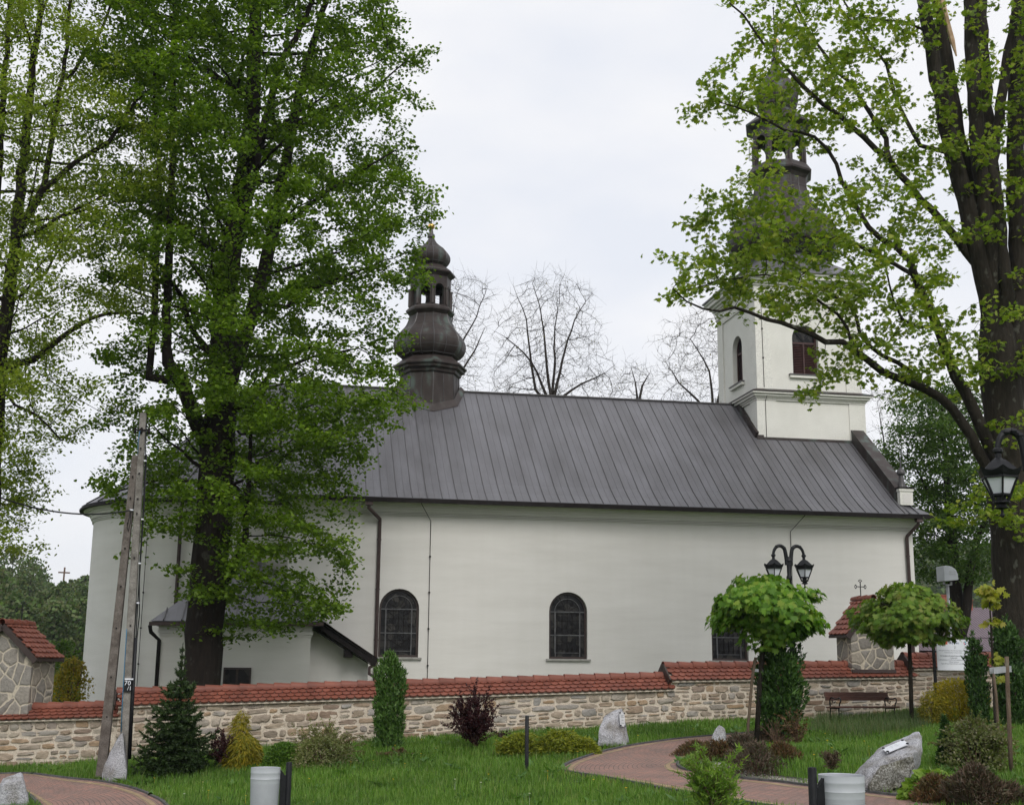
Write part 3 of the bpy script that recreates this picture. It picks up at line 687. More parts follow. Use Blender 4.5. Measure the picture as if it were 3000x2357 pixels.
for org, ux, nr in (((ux0,uy0,11.1),(1,0,0),(0,-1,0)), ((ux0,uy1,11.1),(0,-1,0),(-1,0,0)), ((ux1,uy0,11.1),(0,1,0),(1,0,0)), ((ux1,uy1,11.1),(-1,0,0),(0,1,0))):
    wall_local(org, ux, nr, 0, 4.46, 0, 4.3, [(W2[0] if nr[1] < 0 else 2.23, *W2[1:])], .30, mb)
for cx_, cy_ in ((ux0,uy0),(ux1,uy0),(ux0,uy1),(ux1,uy1)):
    sx = 1 if cx_ == ux0 else -1; sy = 1 if cy_ == uy0 else -1
    xs_ = sorted((cx_-sx*.05, cx_+sx*.62)); ys_ = sorted((cy_-sy*.05, cy_+sy*.05)); mb.box(*xs_, *ys_, 11.12, 15.2)
    xs_ = sorted((cx_-sx*.052, cx_+sx*.05)); ys_ = sorted((cy_-sy*.047, cy_+sy*.62)); mb.box(*xs_, *ys_, 11.12, 15.2)
tw = mb.build('belfry_wall', MT['plaster_clean'], church)
mb = MB()
for z0, z1, o in ((15.0,15.06,.06),(15.06,15.28,.07),(15.28,15.34,.11),(15.34,15.62,.075),(15.62,15.70,.14),(15.70,15.80,.22),(15.80,15.90,.32),(15.90,16.05,.44),(16.05,16.14,.50)):
    sqring(mb, ux0, ux1, uy0, uy1, o, z0, z1)
mb.build('tower_cornice', MT['plaster_clean'], church)
def belfry_window(org, ux, nr, s):
    org = np.array(org, float); ux = np.array(ux, float); nr = np.array(nr, float)
    T = lambda V: [tuple(org+ux*v[0]+np.array([0,0,v[2]])-nr*v[1]) for v in V]
    fb = MB(); A = arch_pts(s, 1.135, .83, 2.35); B = arch_pts(s, 1.0, .9, 2.35); ring_between(fb, A, B, .2, .27)
    fb.box(s-.5, s+.5, .2, .26, 2.16, 2.25); fb.box(s-.03, s+.03, .195, .262, .9, 2.2)
    fb.V = T(fb.V); f = fb.build('belfry_window', MT['louvre'], church)
    lv = MB()
    for z in np.arange(.92, 2.14, .072): lv.add([(s-.5,.21,z),(s+.5,.21,z),(s+.5,.265,z+.06),(s-.5,.265,z+.06)], [(0,1,2,3)])
    lv.V = T(lv.V); lv.build('louvres', MT['louvre'], f)
    bk = MB(); C = arch_pts(s, 1.0, .9, 2.35); bk.add([(a,.275,b) for a,b in C], [tuple(range(len(C)))])
    for k in range(1,4):
        a = math.pi*k/4; bk.beam((s,.262,2.3), (s+.5*math.cos(a),.262,2.35+.5*math.sin(a)), .02, .02)
    bk.V = T(bk.V); bk.build('glass', MT['glass'], f)
    sb = MB(); sb.box(s-.74, s+.74, -.12, .2, .66, .77); sb.V = T(sb.V); sl = sb.build('sill', MT['plaster_clean'], f)
    sb = MB(); sb.box(s-.77, s+.77, -.15, .2, .772, .82); sb.V = T(sb.V); sb.build('sill_cover', MT['seam'], f)
for org, ux, nr in (((ux0,uy0,11.1),(1,0,0),(0,-1,0)), ((ux0,uy1,11.1),(0,-1,0),(-1,0,0))):
    belfry_window(org, ux, nr, W2[0] if nr[1] < 0 else 2.23)
cable([(18.95,47.24,15.0),(18.97,47.23,11.3)]); cable([(18.98,47.0,10.9),(18.98,47.18,10.7),(18.98,47.18,9.2)])
TCX, TCY = 20.95, 49.53; V8 = -math.pi/2
def oct_lathe(name, prof, cx_, cy_, mat, par, n=8, smooth_=False):
    mb = MB(); mb.lathe(prof, cx_, cy_, n, V8); return mb.build(name, mat, par, smooth_, 30)
# skirt roof: square eave blending into an octagon
mb = MB(); n = 8; V = []
for (r_, z, sq) in ((2.80,16.14,1),(2.80,16.20,1),(2.3,16.55,.75),(1.95,17.0,.35),(1.75,17.4,0)):
    for k in range(24):
        a = V8+2*math.pi*k/24; c, s_ = math.cos(a), math.sin(a)
        rs = r_/max(abs(c), abs(s_))
        b8 = ((k*15) % 45)*math.pi/180; ro_ = r_*math.cos(math.pi/8)/math.cos(b8-math.pi/8)
        rr = rs*sq+ro_*(1-sq); V.append((TCX+rr*c, TCY+rr*s_, z))
mb.add(V, [(k*24+i,k*24+(i+1)%24,(k+1)*24+(i+1)%24,(k+1)*24+i) for k in range(4) for i in range(24)]+[tuple(range(23,-1,-1))])
mb.build('tower_skirt_roof', MT['roof'], church)
ON1 = [(1.72,17.35),(2.1,17.56),(2.38,17.85),(2.50,18.2),(2.48,18.5),(2.34,18.85),(2.08,19.2),(1.78,19.55),(1.5,19.95),(1.30,20.35),(1.2,20.8),(1.2,21.2)]
def fine(prof, k=4):
    P = np.array(prof, float); P = np.r_[[2*P[0]-P[1]], P, [2*P[-1]-P[-2]]]; out = []
    for i in range(1, len(P)-2):
        for t_ in np.arange(k)/k:
            out.append(.5*((2*P[i])+(P[i+1]-P[i-1])*t_+(2*P[i-1]-5*P[i]+4*P[i+1]-P[i+2])*t_**2+(-P[i-1]+3*P[i]-3*P[i+1]+P[i+2])*t_**3))
    return [tuple(q) for q in out]+[tuple(P[-2])]
def onion(name, prof, cx_, cy_, par, seam_r=.02):
    prof = fine(prof)
    o = oct_lathe(name, prof, cx_, cy_, MT['copper'], par)
    mb = MB()
    for k in range(8):
        for off, sc2 in ((0,1.003),(math.pi/8,.927)):
            a = V8+k*math.pi/4+off; mb.tube([(cx_+r*sc2*math.cos(a), cy_+r*sc2*math.sin(a), z) for r, z in prof], seam_r, 4, False)
    for r, z in prof[4:-1:6]:
        P = [(cx_+r*1.003*math.cos(V8+k*math.pi/4), cy_+r*1.003*math.sin(V8+k*math.pi/4), z) for k in range(9)]
        for a, b in zip(P[:-1], P[1:]): mb.beam(a, b, seam_r, seam_r)
    mb.build('seams', MT['seam'], o); return o
onion('tower_dome', ON1, TCX, TCY, church)
def lantern(cx_, cy_, r, z0, z1, zsp, ow, name):
    mb = MB(); wd = 2*r*math.sin(math.pi/8); ap = r*math.cos(math.pi/8)
    for k in range(8):
        a = V8+(k+.5)*math.pi/4; nr = np.array([math.cos(a), math.sin(a), 0]); ux = np.array([-nr[1], nr[0], 0])
        for dd, sgn in ((0,1),(.14,-1)):
            org = np.array([cx_, cy_, 0])+nr*(ap-dd)-ux*wd/2
            wall_local(org, ux, nr, 0, wd, z0, z1, [(wd/2, ow, z0, zsp)], .14 if dd == 0 else 0, mb, 10)
    for k in range(8):
        a = V8+k*math.pi/4; mb.lathe([(.075,z0),(.075,zsp),(.1,zsp+.01),(.1,zsp+.06)], cx_+r*math.cos(a), cy_+r*math.sin(a), 6)
    mb.lathe([(r*.93,z1-.02),(r*.93,z1)], cx_, cy_, 8, V8)
    return mb.build(name, MT['copper'], church)
oct_lathe('lantern_gallery', [(1.2,21.15),(1.3,21.3),(1.46,21.42),(1.48,21.5),(1.25,21.84),(1.1,21.85)], TCX, TCY, MT['copper'], church)
ln = lantern(TCX, TCY, 1.2, 21.84, 23.6, 22.9, .58, 'tower_lantern')
mb = MB(); mb.tube([(19.6,48.9,21.95),(19.35,48.7,22.0),(19.2,48.6,22.0)], .02, 6); mb.box(19.17,19.22,48.55,48.6,21.7,22.35); mb.build('antenna', MT['galv'], ln)
oct_lathe('lantern_cornice', [(1.2,23.55),(1.28,23.62),(1.5,23.74),(1.52,23.82),(1.15,24.12),(.85,24.4),(.72,24.58)], TCX, TCY, MT['copper'], church)
ON2 = [(.72,24.55),(.88,24.78),(.99,25.1),(1.0,25.35),(.93,25.6),(.78,25.85),(.58,26.1),(.38,26.4),(.22,26.75),(.13,27.1)]
o = onion('tower_cupola', ON2, TCX, TCY, church, .015)
def spire(cx_, cy_, z0, zb, zt, r, ball):
    mb = MB(); mb.lathe([(r,z0),(r*1.6,z0+.06),(r*1.6,z0+.16),(r,z0+.22),(r*.7,zb-.15)], cx_, cy_, 10); s_ = mb.build('spire', MT['seam'], church, True, 40)
    mb = MB(); mb.lathe([(ball*.35,zb-ball),(ball*.8,zb-ball*.6),(ball,zb),(ball*.8,zb+ball*.5),(ball*.2,zb+ball*.8)], cx_, cy_, 16); mb.build('gilded_ball', MT['gold'], s_, True)
    mb = MB(); h = zt-zb; mb.beam((cx_,cy_,zb+ball*.6),(cx_,cy_,zt),.04,.04); c = zt-h*.33
    mb.beam((cx_-h*.2,cy_,c),(cx_+h*.2,cy_,c),.04,.04)
    for dx, dz in ((-h*.2,0),(h*.2,0),(0,h*.33)): mb.lathe([(.01,c+dz-.06),(.06,c+dz),(.01,c+dz+.06)], cx_+dx, cy_, 6)
    mb.build('cross', MT['black'], s_)
spire(TCX, TCY, 27.0, 28.0, 29.7, .12, .21)
# ---------------------------------------------------------------- ridge turret
UX, UY = 5.52, 49.47
tur = oct_lathe('turret_base', [(1.32,9.4),(1.24,10.6),(1.2,11.55)], UX, UY, MT['copper'], church)
mb = MB()
for k in range(8):
    for f_ in (0,.5):
        a = V8+(k+f_)*math.pi/4; q = 1.003 if f_ == 0 else .927
        mb.beam((UX+1.3*q*math.cos(a), UY+1.3*q*math.sin(a), 9.6), (UX+1.2*q*math.cos(a), UY+1.2*q*math.sin(a), 11.5), .02, .02)
mb.build('seams', MT['seam'], tur)
mb = MB(); r_ = 1.46
pts = [(UX+1.27*math.cos(V8+k*math.pi/4), UY+1.27*math.sin(V8+k*math.pi/4)) for k in range(8)]; pto = [(UX+r_*math.cos(V8+k*math.pi/4), UY+r_*math.sin(V8+k*math.pi/4)) for k in range(8)]
zr = lambda y: 11.0-abs(y-49.47)*.8214
V = [(x,y,zr(y)+.22) for x,y in pts]+[(x,y,zr(y)+.03) for x,y in pto]
mb.add(V, [(k,(k+1)%8,8+(k+1)%8,8+k) for k in range(8)]); mb.build('turret_flashing', MT['copper'], church)
oct_lathe('turret_cornice', [(1.2,11.5),(1.28,11.56),(1.3,11.66),(1.42,11.72),(1.44,11.80),(1.52,11.86),(1.52,11.92),(1.3,12.08),(1.05,12.3)], UX, UY, MT['copper'], church)
ON3 = [(1.05,12.24),(1.24,12.34),(1.40,12.52),(1.47,12.76),(1.45,12.98),(1.34,13.2),(1.16,13.42),(1.0,13.62),(.9,13.85),(.85,14.1)]
onion('turret_bulb', ON3, UX-.03, UY, church, .016)
oct_lathe('turret_gallery', [(.85,14.05),(.9,14.1),(1.0,14.2),(1.01,14.28),(.86,14.44),(.7,14.45)], UX-.04, UY, MT['copper'], church)
lantern(UX-.05, UY, .84, 14.44, 15.72, 15.12, .40, 'turret_lantern')
mb = MB(); mb.lathe([(.02,14.9),(.22,14.62),(.2,14.75),(.12,15.0),(.02,15.05)], UX-.05, UY, 12); mb.box(UX-.6,UX+.5,UY-.04,UY+.04,15.02,15.12); mb.build('bell', MT['dark_trim'], church)
oct_lathe('turret_upper_cornice', [(.84,15.66),(.9,15.72),(1.02,15.82),(1.03,15.88),(.8,16.06),(.58,16.22)], UX-.06, UY, MT['copper'], church)
onion('turret_cupola', [(.56,16.2),(.70,16.33),(.79,16.52),(.77,16.72),(.64,16.9),(.45,17.05),(.28,17.2),(.16,17.36),(.10,17.5)], UX-.06, UY, church, .012)
spire(UX-.08, UY, 17.45, 18.0, 19.45, .10, .15)
# ================================================================ stone boundary wall
def stone_face(mb, p0, p1, zb, zt, seed, out):
    """rubble stones laid on the face p0->p1 (plan), bottom/top heights given at both ends; out = outward normal"""
    r = np.random.default_rng(seed)
    p0 = np.array(p0); p1 = np.array(p1); Lh = np.linalg.norm(p1-p0); ux = np.array([*(p1-p0)/Lh, 0]); nr = np.array([*out, 0.])
    nz_ = lambda s, k: mnoise.noise(Vector((s*.9, k*3.7, seed)))
    H = max(zt[0]-zb[0], zt[1]-zb[1])
    z = 0; k = 0
    def stone(sc_, zc, hw, hh):
        n = 16; e = r.uniform(2.6, 8); th = np.arange(n)*2*math.pi/n+r.uniform(0,.4)
        c, s_ = np.cos(th), np.sin(th)
        rad = (np.abs(c)**e+np.abs(s_)**e)**(-1/e)*(1+r.normal(0,.05,n)-.22*(r.random(n) < .10))
        x = c*rad*hw; y = s_*rad*hh
        sk = r.normal(0,.10); x = x+y*sk; y = y+x*r.normal(0,.04)
        pr = r.uniform(.012,.038); tilt = r.normal(0,.05,2)
        def P(xx, yy, d):
            s = sc_+xx; t_ = np.clip(s/Lh, 0, 1); base = zb[0]*(1-t_)+zb[1]*t_
            q = np.array([p0[0],p0[1],0])+ux*s[:,None]; q[:,2] = base+zc+yy; return q+nr*np.broadcast_to(d, xx.shape)[:,None]
        V = np.concatenate([P(x,y,np.full(n,-.01)), P(x*.96,y*.95,np.full(n,pr*.6)), P(x*.84,y*.80,pr+x*tilt[0]+y*tilt[1]+r.normal(0,.004,n)), P(np.array([0.]),np.array([0.]),np.array([pr+r.normal(0,.006)]))])
        F = [(a*n+i,a*n+(i+1)%n,(a+1)*n+(i+1)%n,(a+1)*n+i) for a in range(2) for i in range(n)]+[(2*n+i,2*n+(i+1)%n,3*n) for i in range(n)]
        mb.add(V, F)
    while z < H-.03:
        h = r.choice([r.uniform(.07,.12), r.uniform(.12,.19), r.uniform(.18,.27)], p=[.38,.34,.28]); h = min(h, H-z)
        if h < .05: break
        s = -r.uniform(0,.2)
        while s < Lh:
            wd = h*r.uniform(1.3,4.6) if h < .17 else h*r.uniform(.9,2.6)
            wd = min(max(wd,.1),.62); sc_ = s+wd/2
            if sc_ > 0 and sc_ < Lh:
                t_ = sc_/Lh; loc = (zt[0]-zb[0])*(1-t_)+(zt[1]-zb[1])*t_
                off = .035*nz_(sc_, k)
                gap = r.uniform(.012,.026)
                hw = min(wd/2-gap, sc_+.02, Lh-sc_+.02)
                top = min(z+h, loc)
                if top-z > .05 and hw > .03:
                    if h > .17 and r.random() < .35:
                        f_ = r.uniform(.4,.6); hh1 = h*f_
                        stone(sc_, z+hh1/2+off, hw*r.uniform(.9,1), hh1/2-gap); stone(sc_+r.normal(0,.01), z+hh1+(h-hh1)/2+off, hw*r.uniform(.85,1), (h-hh1)/2-gap)
                    else: stone(sc_, (z+top)/2+off, hw, (top-z)/2-gap*.9)
            s += wd
        z += h; k += 1
def tiles(mb, e0, e1, r0, r1, rows=4, wd=.19):
    e0, e1, r0, r1 = (np.array(v, float) for v in (e0,e1,r0,r1))
    Lh = np.linalg.norm(e1-e0); n = max(1, int(round(Lh/wd)))
    nrm = np.cross(e1-e0, r0-e0); nrm /= np.linalg.norm(nrm)
    if nrm[2] < 0: nrm = -nrm
    rr = np.random.default_rng(int(abs(e0[0]*97+e0[1]*13)*10) % 99991)
    th = np.linspace(math.pi, 2*math.pi, 9)
    for i in range(rows):
        v0 = i/rows; v1 = min(1.0, (i+1.35)/rows)
        for j in range(-1, n+1):
            u0 = (j+.5*(i % 2))/n; u1 = u0+1/n
            if u0 < -.3/n or u1 > 1+.3/n: continue
            u0 = max(u0, 0); u1 = min(u1, 1)
            uc = (u0+u1)/2; hw = (u1-u0)/2*.965; dv = .17/rows*2.1
            U = np.concatenate([[uc-hw, uc+hw], uc-np.cos(th)*hw*-1]) if False else np.concatenate([uc+np.cos(th)*hw, [uc+hw, uc-hw]])
            Vv = np.concatenate([v0+dv*1.1+np.sin(th)*dv*1.1, [v1, v1]])
            lift = np.concatenate([np.full(9,.050), [.006,.006]])+rr.normal(0,.0012)
            Pt = (e0*(1-U[:,None])+e1*U[:,None])*(1-Vv[:,None])+(r0*(1-U[:,None])+r1*U[:,None])*Vv[:,None]
            top = Pt+nrm*lift[:,None]; bot = Pt[:9]+nrm*(lift[:9]-.036)[:,None]
            m_ = len(top)
            mb.add(np.concatenate([top, bot]), [tuple(range(m_))]+[(q,m_+q,m_+q+1,q+1) for q in range(8)])
def ridge_tiles(mb, a, b, step=.40, ra=.115, rb=.092):
    a = np.array(a, float); b = np.array(b, float); Lh = np.linalg.norm(b-a); n = max(1, int(round(Lh/step))); d = (b-a)/Lh; sd = np.array([-d[1],d[0],0]); sd /= np.linalg.norm(sd)
    th = np.linspace(-.25, math.pi+.25, 9)
    for k in range(n):
        p = a+(b-a)*(k/n)-d*.03; q = a+(b-a)*((k+1)/n)+d*.0
        V = []
        for c, r_, dz in ((p,ra,.012),(q,rb,0.0),(p,ra-.016,.012)):
            V += [c+sd*math.cos(t_)*r_+np.array([0,0,math.sin(t_)*r_+dz]) for t_ in th]
        mb.add(V, [(i,i+1,9+i+1,9+i) for i in range(8)]+[(i,18+i,18+i+1,i+1) for i in range(8)])
SECT = [ # p0, p1, eave z0,z1, ridge z0,z1
 ((-12.0,34.10),(-3.52,31.02),(-1.55,-1.19),(-1.20,-.85)),
 ((-3.60,31.0),(9.98,31.6),(-.94,-.49),(-.57,-.09)),
 ((9.90,31.6),(17.15,32.55),(-.28,-.14),(.15,.27)),
 ((17.07,32.55),(26.0,33.9),(.08,.22),(.48,.62))]
wall = empty('stone_wall', (3,31.3,-2), 'long rubble stone boundary wall with red tiled coping stepping up to the right', 'wall')
for si, (p0, p1, ez, rz) in enumerate(SECT):
    p0 = np.array(p0); p1 = np.array(p1); d = (p1-p0)/np.linalg.norm(p1-p0); nr = np.array([d[1], -d[0]])
    zb = [float(gz(*p0))-.35, float(gz(*p1))-.35]; T = .56
    q0, q1 = p0-nr*T, p1-nr*T
    mb = MB(); top = .03
    V = [(*p0,zb[0]),(*p1,zb[1]),(*q1,zb[1]),(*q0,zb[0]),(*p0,ez[0]+top),(*p1,ez[1]+top),(*q1,ez[1]+top),(*q0,ez[0]+top)]
    mb.add(V, [(0,1,5,4),(1,2,6,5),(2,3,7,6),(3,0,4,7)])
    m0, m1 = (p0+q0)/2, (p1+q1)/2
    mb.add([(*p0,ez[0]+top),(*p1,ez[1]+top),(*m1,rz[1]-.08),(*m0,rz[0]-.08),(*q1,ez[1]+top),(*q0,ez[0]+top)], [(0,1,2,3),(3,2,4,5),(0,3,5),(1,4,2)])
    core = mb.build('masonry', MT['mortar'], wall)
    sb = MB(); stone_face(sb, p0, p1, zb, [ez[0]-.02, ez[1]-.02], 11+si, nr); sb.build('stones', MT['stone'], core, True, 45)
    tb = MB(); ov = .13
    e0, e1 = p0+nr*ov, p1+nr*ov; f0, f1 = q0-nr*ov, q1-nr*ov
    if si > 0: e0 = e0-d*.06; m0_ = m0-d*.06; f0 = f0-d*.06
    else: m0_ = m0
    tiles(tb, (*e0,ez[0]), (*e1,ez[1]), (*m0_,rz[0]-.06), (*m1,rz[1]-.06))
    tiles(tb, (*f1,ez[1]), (*f0,ez[0]), (*m1,rz[1]-.06), (*m0_,rz[0]-.06))
    cp_ = tb.build('tile_coping', MT['tile'], wall)
    rb = MB(); ridge_tiles(rb, (*m0_,rz[0]-.065), (*m1,rz[1]-.065)); rb.build('ridge_tiles', MT['tile'], cp_, True, 50)
    bb = MB(); bb.beam((*(p0+nr*.05),ez[0]-.02),(*(p1+nr*.05),ez[1]-.02),.09,.03); bb.build('eave_board', MT['mortar'], cp_)
    if si > 0:
        vb = MB(); a = e0-d*.03
        for c in (e0, f0): vb.beam((*(c-d*.035),ez[0]-.02),(*(m0_-d*.035),rz[0]-.06),.04,.17)
        vb.build('verge_board', MT['frame'], cp_)
# ---------------------------------------------------------------- tiled wayside shrines standing on the wall
def shrine(fc, ang, zb, ze, za, hw, dep, label):
    """fc: plan point at the middle of the front; ang: rotation of the front line"""
    ca, sa = math.cos(ang), math.sin(ang)
    root = empty('stone_shrine', (*fc, zb), label, 'shrine')
    X = lambda V: [(fc[0]+v[0]*ca-v[1]*sa, fc[1]+v[0]*sa+v[1]*ca, v[2]) for v in V]
    mb = MB(); sl = (za-ze)/(hw+.17); zt = ze+.0
    mb.prism([(-hw,zb-.25),(hw,zb-.25),(hw,ze+.10),(0,za-.14),(-hw,ze+.10)], 0, dep); mb.V = X(mb.V); mb.build('masonry', MT['polystone'], root)
    mb = MB(); e = hw+.17
    for s in (-1,1): mb.add([(s*e,-.12,ze-.03),(s*e,dep+.12,ze-.03),(0,dep+.12,za-.03),(0,-.12,za-.03),(s*e,-.12,ze-.09),(s*e,dep+.12,ze-.09),(0,dep+.12,za-.09),(0,-.12,za-.09)], [(0,1,2,3),(4,5,6,7),(0,1,5,4)])
    mb.V = X(mb.V); rf = mb.build('roof', MT['frame'], root)
    tb = MB()
    for s in (-1,1):
        a, b = (s*e,-.12,ze-.02), (s*e,dep+.12,ze-.02); c, d_ = (0,-.12,za-.02), (0,dep+.12,za-.02)
        a, b, c, d_ = [X([q])[0] for q in (a,b,c,d_)]
        if s > 0: tiles(tb, a, b, c, d_, 7, .19)
        else: tiles(tb, b, a, d_, c, 7, .19)
    tb.build('roof_tiles', MT['tile'], rf)
    rb = MB(); ridge_tiles(rb, X([(0,-.14,za-.02)])[0], X([(0,dep+.14,za-.02)])[0], .34, .10, .085); rb.build('ridge_tiles', MT['tile'], rf, True, 50)
    vb = MB()
    for s in (-1,1): vb.beam(X([(s*e,-.125,ze-.09)])[0], X([(0,-.125,za-.09)])[0], .03, .14)
    vb.build('verge_board', MT['frame'], rf)
    fb = MB(); fb.beam(X([(-hw-.02,-.03,zb-.02)])[0], X([(hw+.02,-.03,zb-.02)])[0], .03, .09); fb.build('flashing', MT['brown_metal'], root)
    cb = MB(); cx, cy_, _ = X([(0,dep*.62,0)])[0]; z0 = za+.05; h = .42
    cb.tube([(cx,cy_,z0),(cx,cy_,z0+h)], .014, 6)
    hz = z0+h*.66; ux = np.array([ca,sa,0]); c = np.array([cx,cy_,hz])
    cb.tube([c-ux*.13, c+ux*.13], .013, 6)
    for cc, dv in ((c-ux*.15, ux), (c+ux*.15, ux), (np.array([cx,cy_,z0+h+.02]), np.array([0,0,1.]))):
        sd = np.array([0,0,1.]) if dv[2] == 0 else ux
        P = [cc+sd*.035*math.cos(t_)+dv*.035*math.sin(t_) for t_ in np.linspace(0, 2*math.pi, 9)]
        cb.tube(P, .009, 5, False)
        for s in (-1,1):
            q = cc+sd*.045*s; cb.tube([q-dv*.015, q+dv*.015], .014, 5)
    cb.build('cross', MT['black'], root)
shrine((15.85,32.36), .125, .03, .98, 1.97, .66, .72, 'stone shrine with tiled gable roof and iron cross above the bench')
shrine((-6.46,32.10), -.36, -1.24, .15, .97, .76, 1.05, 'stone shrine with tiled gable roof and iron cross at the left edge')
# ================================================================ trees
def colonize(pos, par, attr, step, kill, infl=1e9, iters=200, bias=(0,0,.08), jit=.12):
    pos = [np.array(p, float) for p in pos]; par = list(par)
    A = np.array(attr, float); P = np.array(pos)
    d = np.full(len(A), 1e9); near = np.zeros(len(A), int)
    for s in range(0, len(P), 400):
        D = np.linalg.norm(A[:,None]-P[None,s:s+400], axis=2); k = D.argmin(1); dv = D[np.arange(len(A)), k]
        m_ = dv < d; d[m_] = dv[m_]; near[m_] = k[m_]+s
    alive = d > kill; b = np.array(bias); seen = set()
    for it in range(iters):
        act = alive & (d < infl)
        if not act.any(): break
        idx = near[act]; v = A[act]-np.array(pos)[idx]; v /= np.linalg.norm(v, axis=1, keepdims=True)+1e-9
        uq, inv = np.unique(idx, return_inverse=True); S = np.zeros((len(uq),3)); np.add.at(S, inv, v)
        nn = np.linalg.norm(S, axis=1, keepdims=True)
        weak = (nn[:,0] < .15)
        S = S/(nn+1e-9)+b+rng.normal(0,jit,S.shape); S /= np.linalg.norm(S, axis=1, keepdims=True)
        new = []
        base = len(pos)
        for q, u in enumerate(uq):
            p = pos[u]+S[q]*step
            key = (u, tuple(np.round(p/step*3).astype(int)))
            if key in seen: 
                # stuck: drop these attractors
                alive[np.where(act)[0][inv == q][:1]] = False; continue
            seen.add(key); pos.append(p); par.append(int(u)); new.append(p)
        if new:
            NP = np.array(new); D = np.linalg.norm(A[:,None]-NP[None], axis=2); k = D.argmin(1); dv = D[np.arange(len(A)), k]
            m_ = dv < d; d[m_] = dv[m_]; near[m_] = k[m_]+base
        alive &= d > kill
    return np.array(pos), np.array(par)
def radii(pos, par, tip=.006, e=2.3, given=None):
    n = len(pos); acc = np.zeros(n); r = np.zeros(n)
    for i in range(n-1, -1, -1):
        r[i] = max(tip, acc[i]**(1/e))
        if given is not None and i in given: r[i] = max(r[i], given[i]) if given[i] > .2 else given[i]
        if par[i] >= 0: acc[par[i]] += r[i]**e
    return r
def order(pos, par):
    """re-index so that parents come before children"""
    n = len(pos); ch = [[] for _ in range(n)]; roots = []
    for i, p in enumerate(par):
        if p >= 0: ch[p].append(i)
        else: roots.append(i)
    return ch, roots
def branch_mesh(pos, par, r, sides=lambda q: 12 if q > .12 else (7 if q > .04 else (5 if q > .015 else 3))):
    ch, roots = order(pos, par); VV = []; FF = []; nv = 0
    stack = [(rt_, None) for rt_ in roots]
    while stack:
        s, prev = stack.pop(); chain = [s]; cur = s
        while ch[cur]:
            c = sorted(ch[cur], key=lambda q: -r[q]); 
            for o in c[1:]: stack.append((o, cur))
            cur = c[0]; chain.append(cur)
        pts = [pos[i] for i in chain]; rr = [r[i] for i in chain]
        if prev is not None: pts = [pos[prev]]+pts; rr = [min(r[prev], rr[0]*1.25)]+rr
        if len(pts) < 2: continue
        V, F = tube_arrays(pts, rr, sides(max(rr)), False)
        VV.append(V); FF += [tuple(i+nv for i in f) for f in F]; nv += len(V)
    return np.concatenate(VV), np.array(FF)
LT = {}
LT['quad'] = (np.array([(-.0,0),(.5,.45),(0,1.0),(-.5,.45)]), [(0,1,2,3)])
LT['heart'] = (np.array([(0,.05),(.36,-.04),(.52,.28),(.30,.72),(0,1.05),(-.30,.72),(-.52,.28),(-.36,-.04)]), None)
LT['oval'] = (np.array([(0,0),(.24,.25),(.26,.55),(0,1.0),(-.26,.55),(-.24,.25)]), None)
LT['blade'] = (np.array([(-.5,0),(.5,0),(0,1.0)]), None)
_m = [(0,.02),(.12,.16),(.42,-.02),(.40,.20),(.62,.36),(.34,.46),(.40,.78),(.17,.68),(0,1.05)]
LT['maple'] = (np.array(_m+[(-x,y) for x,y in _m[-2:0:-1]]), None)
def leaves(P, D, Nn, size, tpl='heart', fold=.12, width=1.0):
    """one polygon per leaf: base at P, tip along D, face normal Nn"""
    T = LT[tpl][0]; k = len(T); n = len(P)
    D = D/(np.linalg.norm(D, axis=1, keepdims=True)+1e-9); S = np.cross(D, Nn); S /= (np.linalg.norm(S, axis=1, keepdims=True)+1e-9); Nn = np.cross(S, D)
    size = np.broadcast_to(np.asarray(size, float), (n,))
    V = P[:,None]+(S[:,None]*(T[None,:,:1]*width)+D[:,None]*T[None,:,1:]+Nn[:,None]*(-fold*np.abs(T[None,:,:1])*2-.18*(T[None,:,1:]**2)))*size[:,None,None]
    return V.reshape(-1,3), np.arange(n*k).reshape(n,k)
def rand_dirs(n, horiz=1.0, z0=0.0, zs=.35):
    a = rng.uniform(0, 2*math.pi, n); D = np.stack([np.cos(a), np.sin(a), rng.normal(z0, zs, n)], 1); return D
def twig_leaves(pos, par, r, rmax, per, spread, size, tpl, droop=-.3, flat=.5, extra=None, zsp=.5):
    tw = np.where((r < rmax) & (par >= 0))[0]
    P = np.repeat(pos[tw], per, 0)
    if extra is not None: P = np.concatenate([P, extra])
    n = len(P); P = P+rng.normal(0, 1, (n,3))*np.array([spread, spread, spread*zsp])
    D = rand_dirs(n, 1, droop, .45); Nn = np.stack([rng.normal(0,flat,n), rng.normal(0,flat,n), np.ones(n)], 1)
    return leaves(P, D, Nn, rng.uniform(.7,1.25,n)*size, tpl)
def limb(pos, par, given, pts, r0, r1, start=None, Y=None, step=.45, dY=0.0):
    """pts: pixel points at depth Y (or xyz); returns index of last node"""
    P = [np.array(p, float) if len(p) == 3 and Y is None else at(p[0], p[1], (Y if len(p) == 2 else p[2])) for p in pts]
    if start is not None: P = [pos[start]]+P
    P = resample(P, max(2, int(np.sum(np.linalg.norm(np.diff(P, axis=0), axis=1))/step)+1))
    n = len(P); last = start if start is not None else -1
    for k in range(1 if start is not None else 0, n):
        q = P[k]+(rng.normal(0,.02,3) if 0 < k < n-1 else 0)
        pos.append(q); par.append(last); last = len(pos)-1
        given[last] = r0+(r1-r0)*k/(n-1)
    return last
def nearest(pos, p): return int(np.argmin(np.linalg.norm(np.array(pos)-np.array(p), axis=1)))
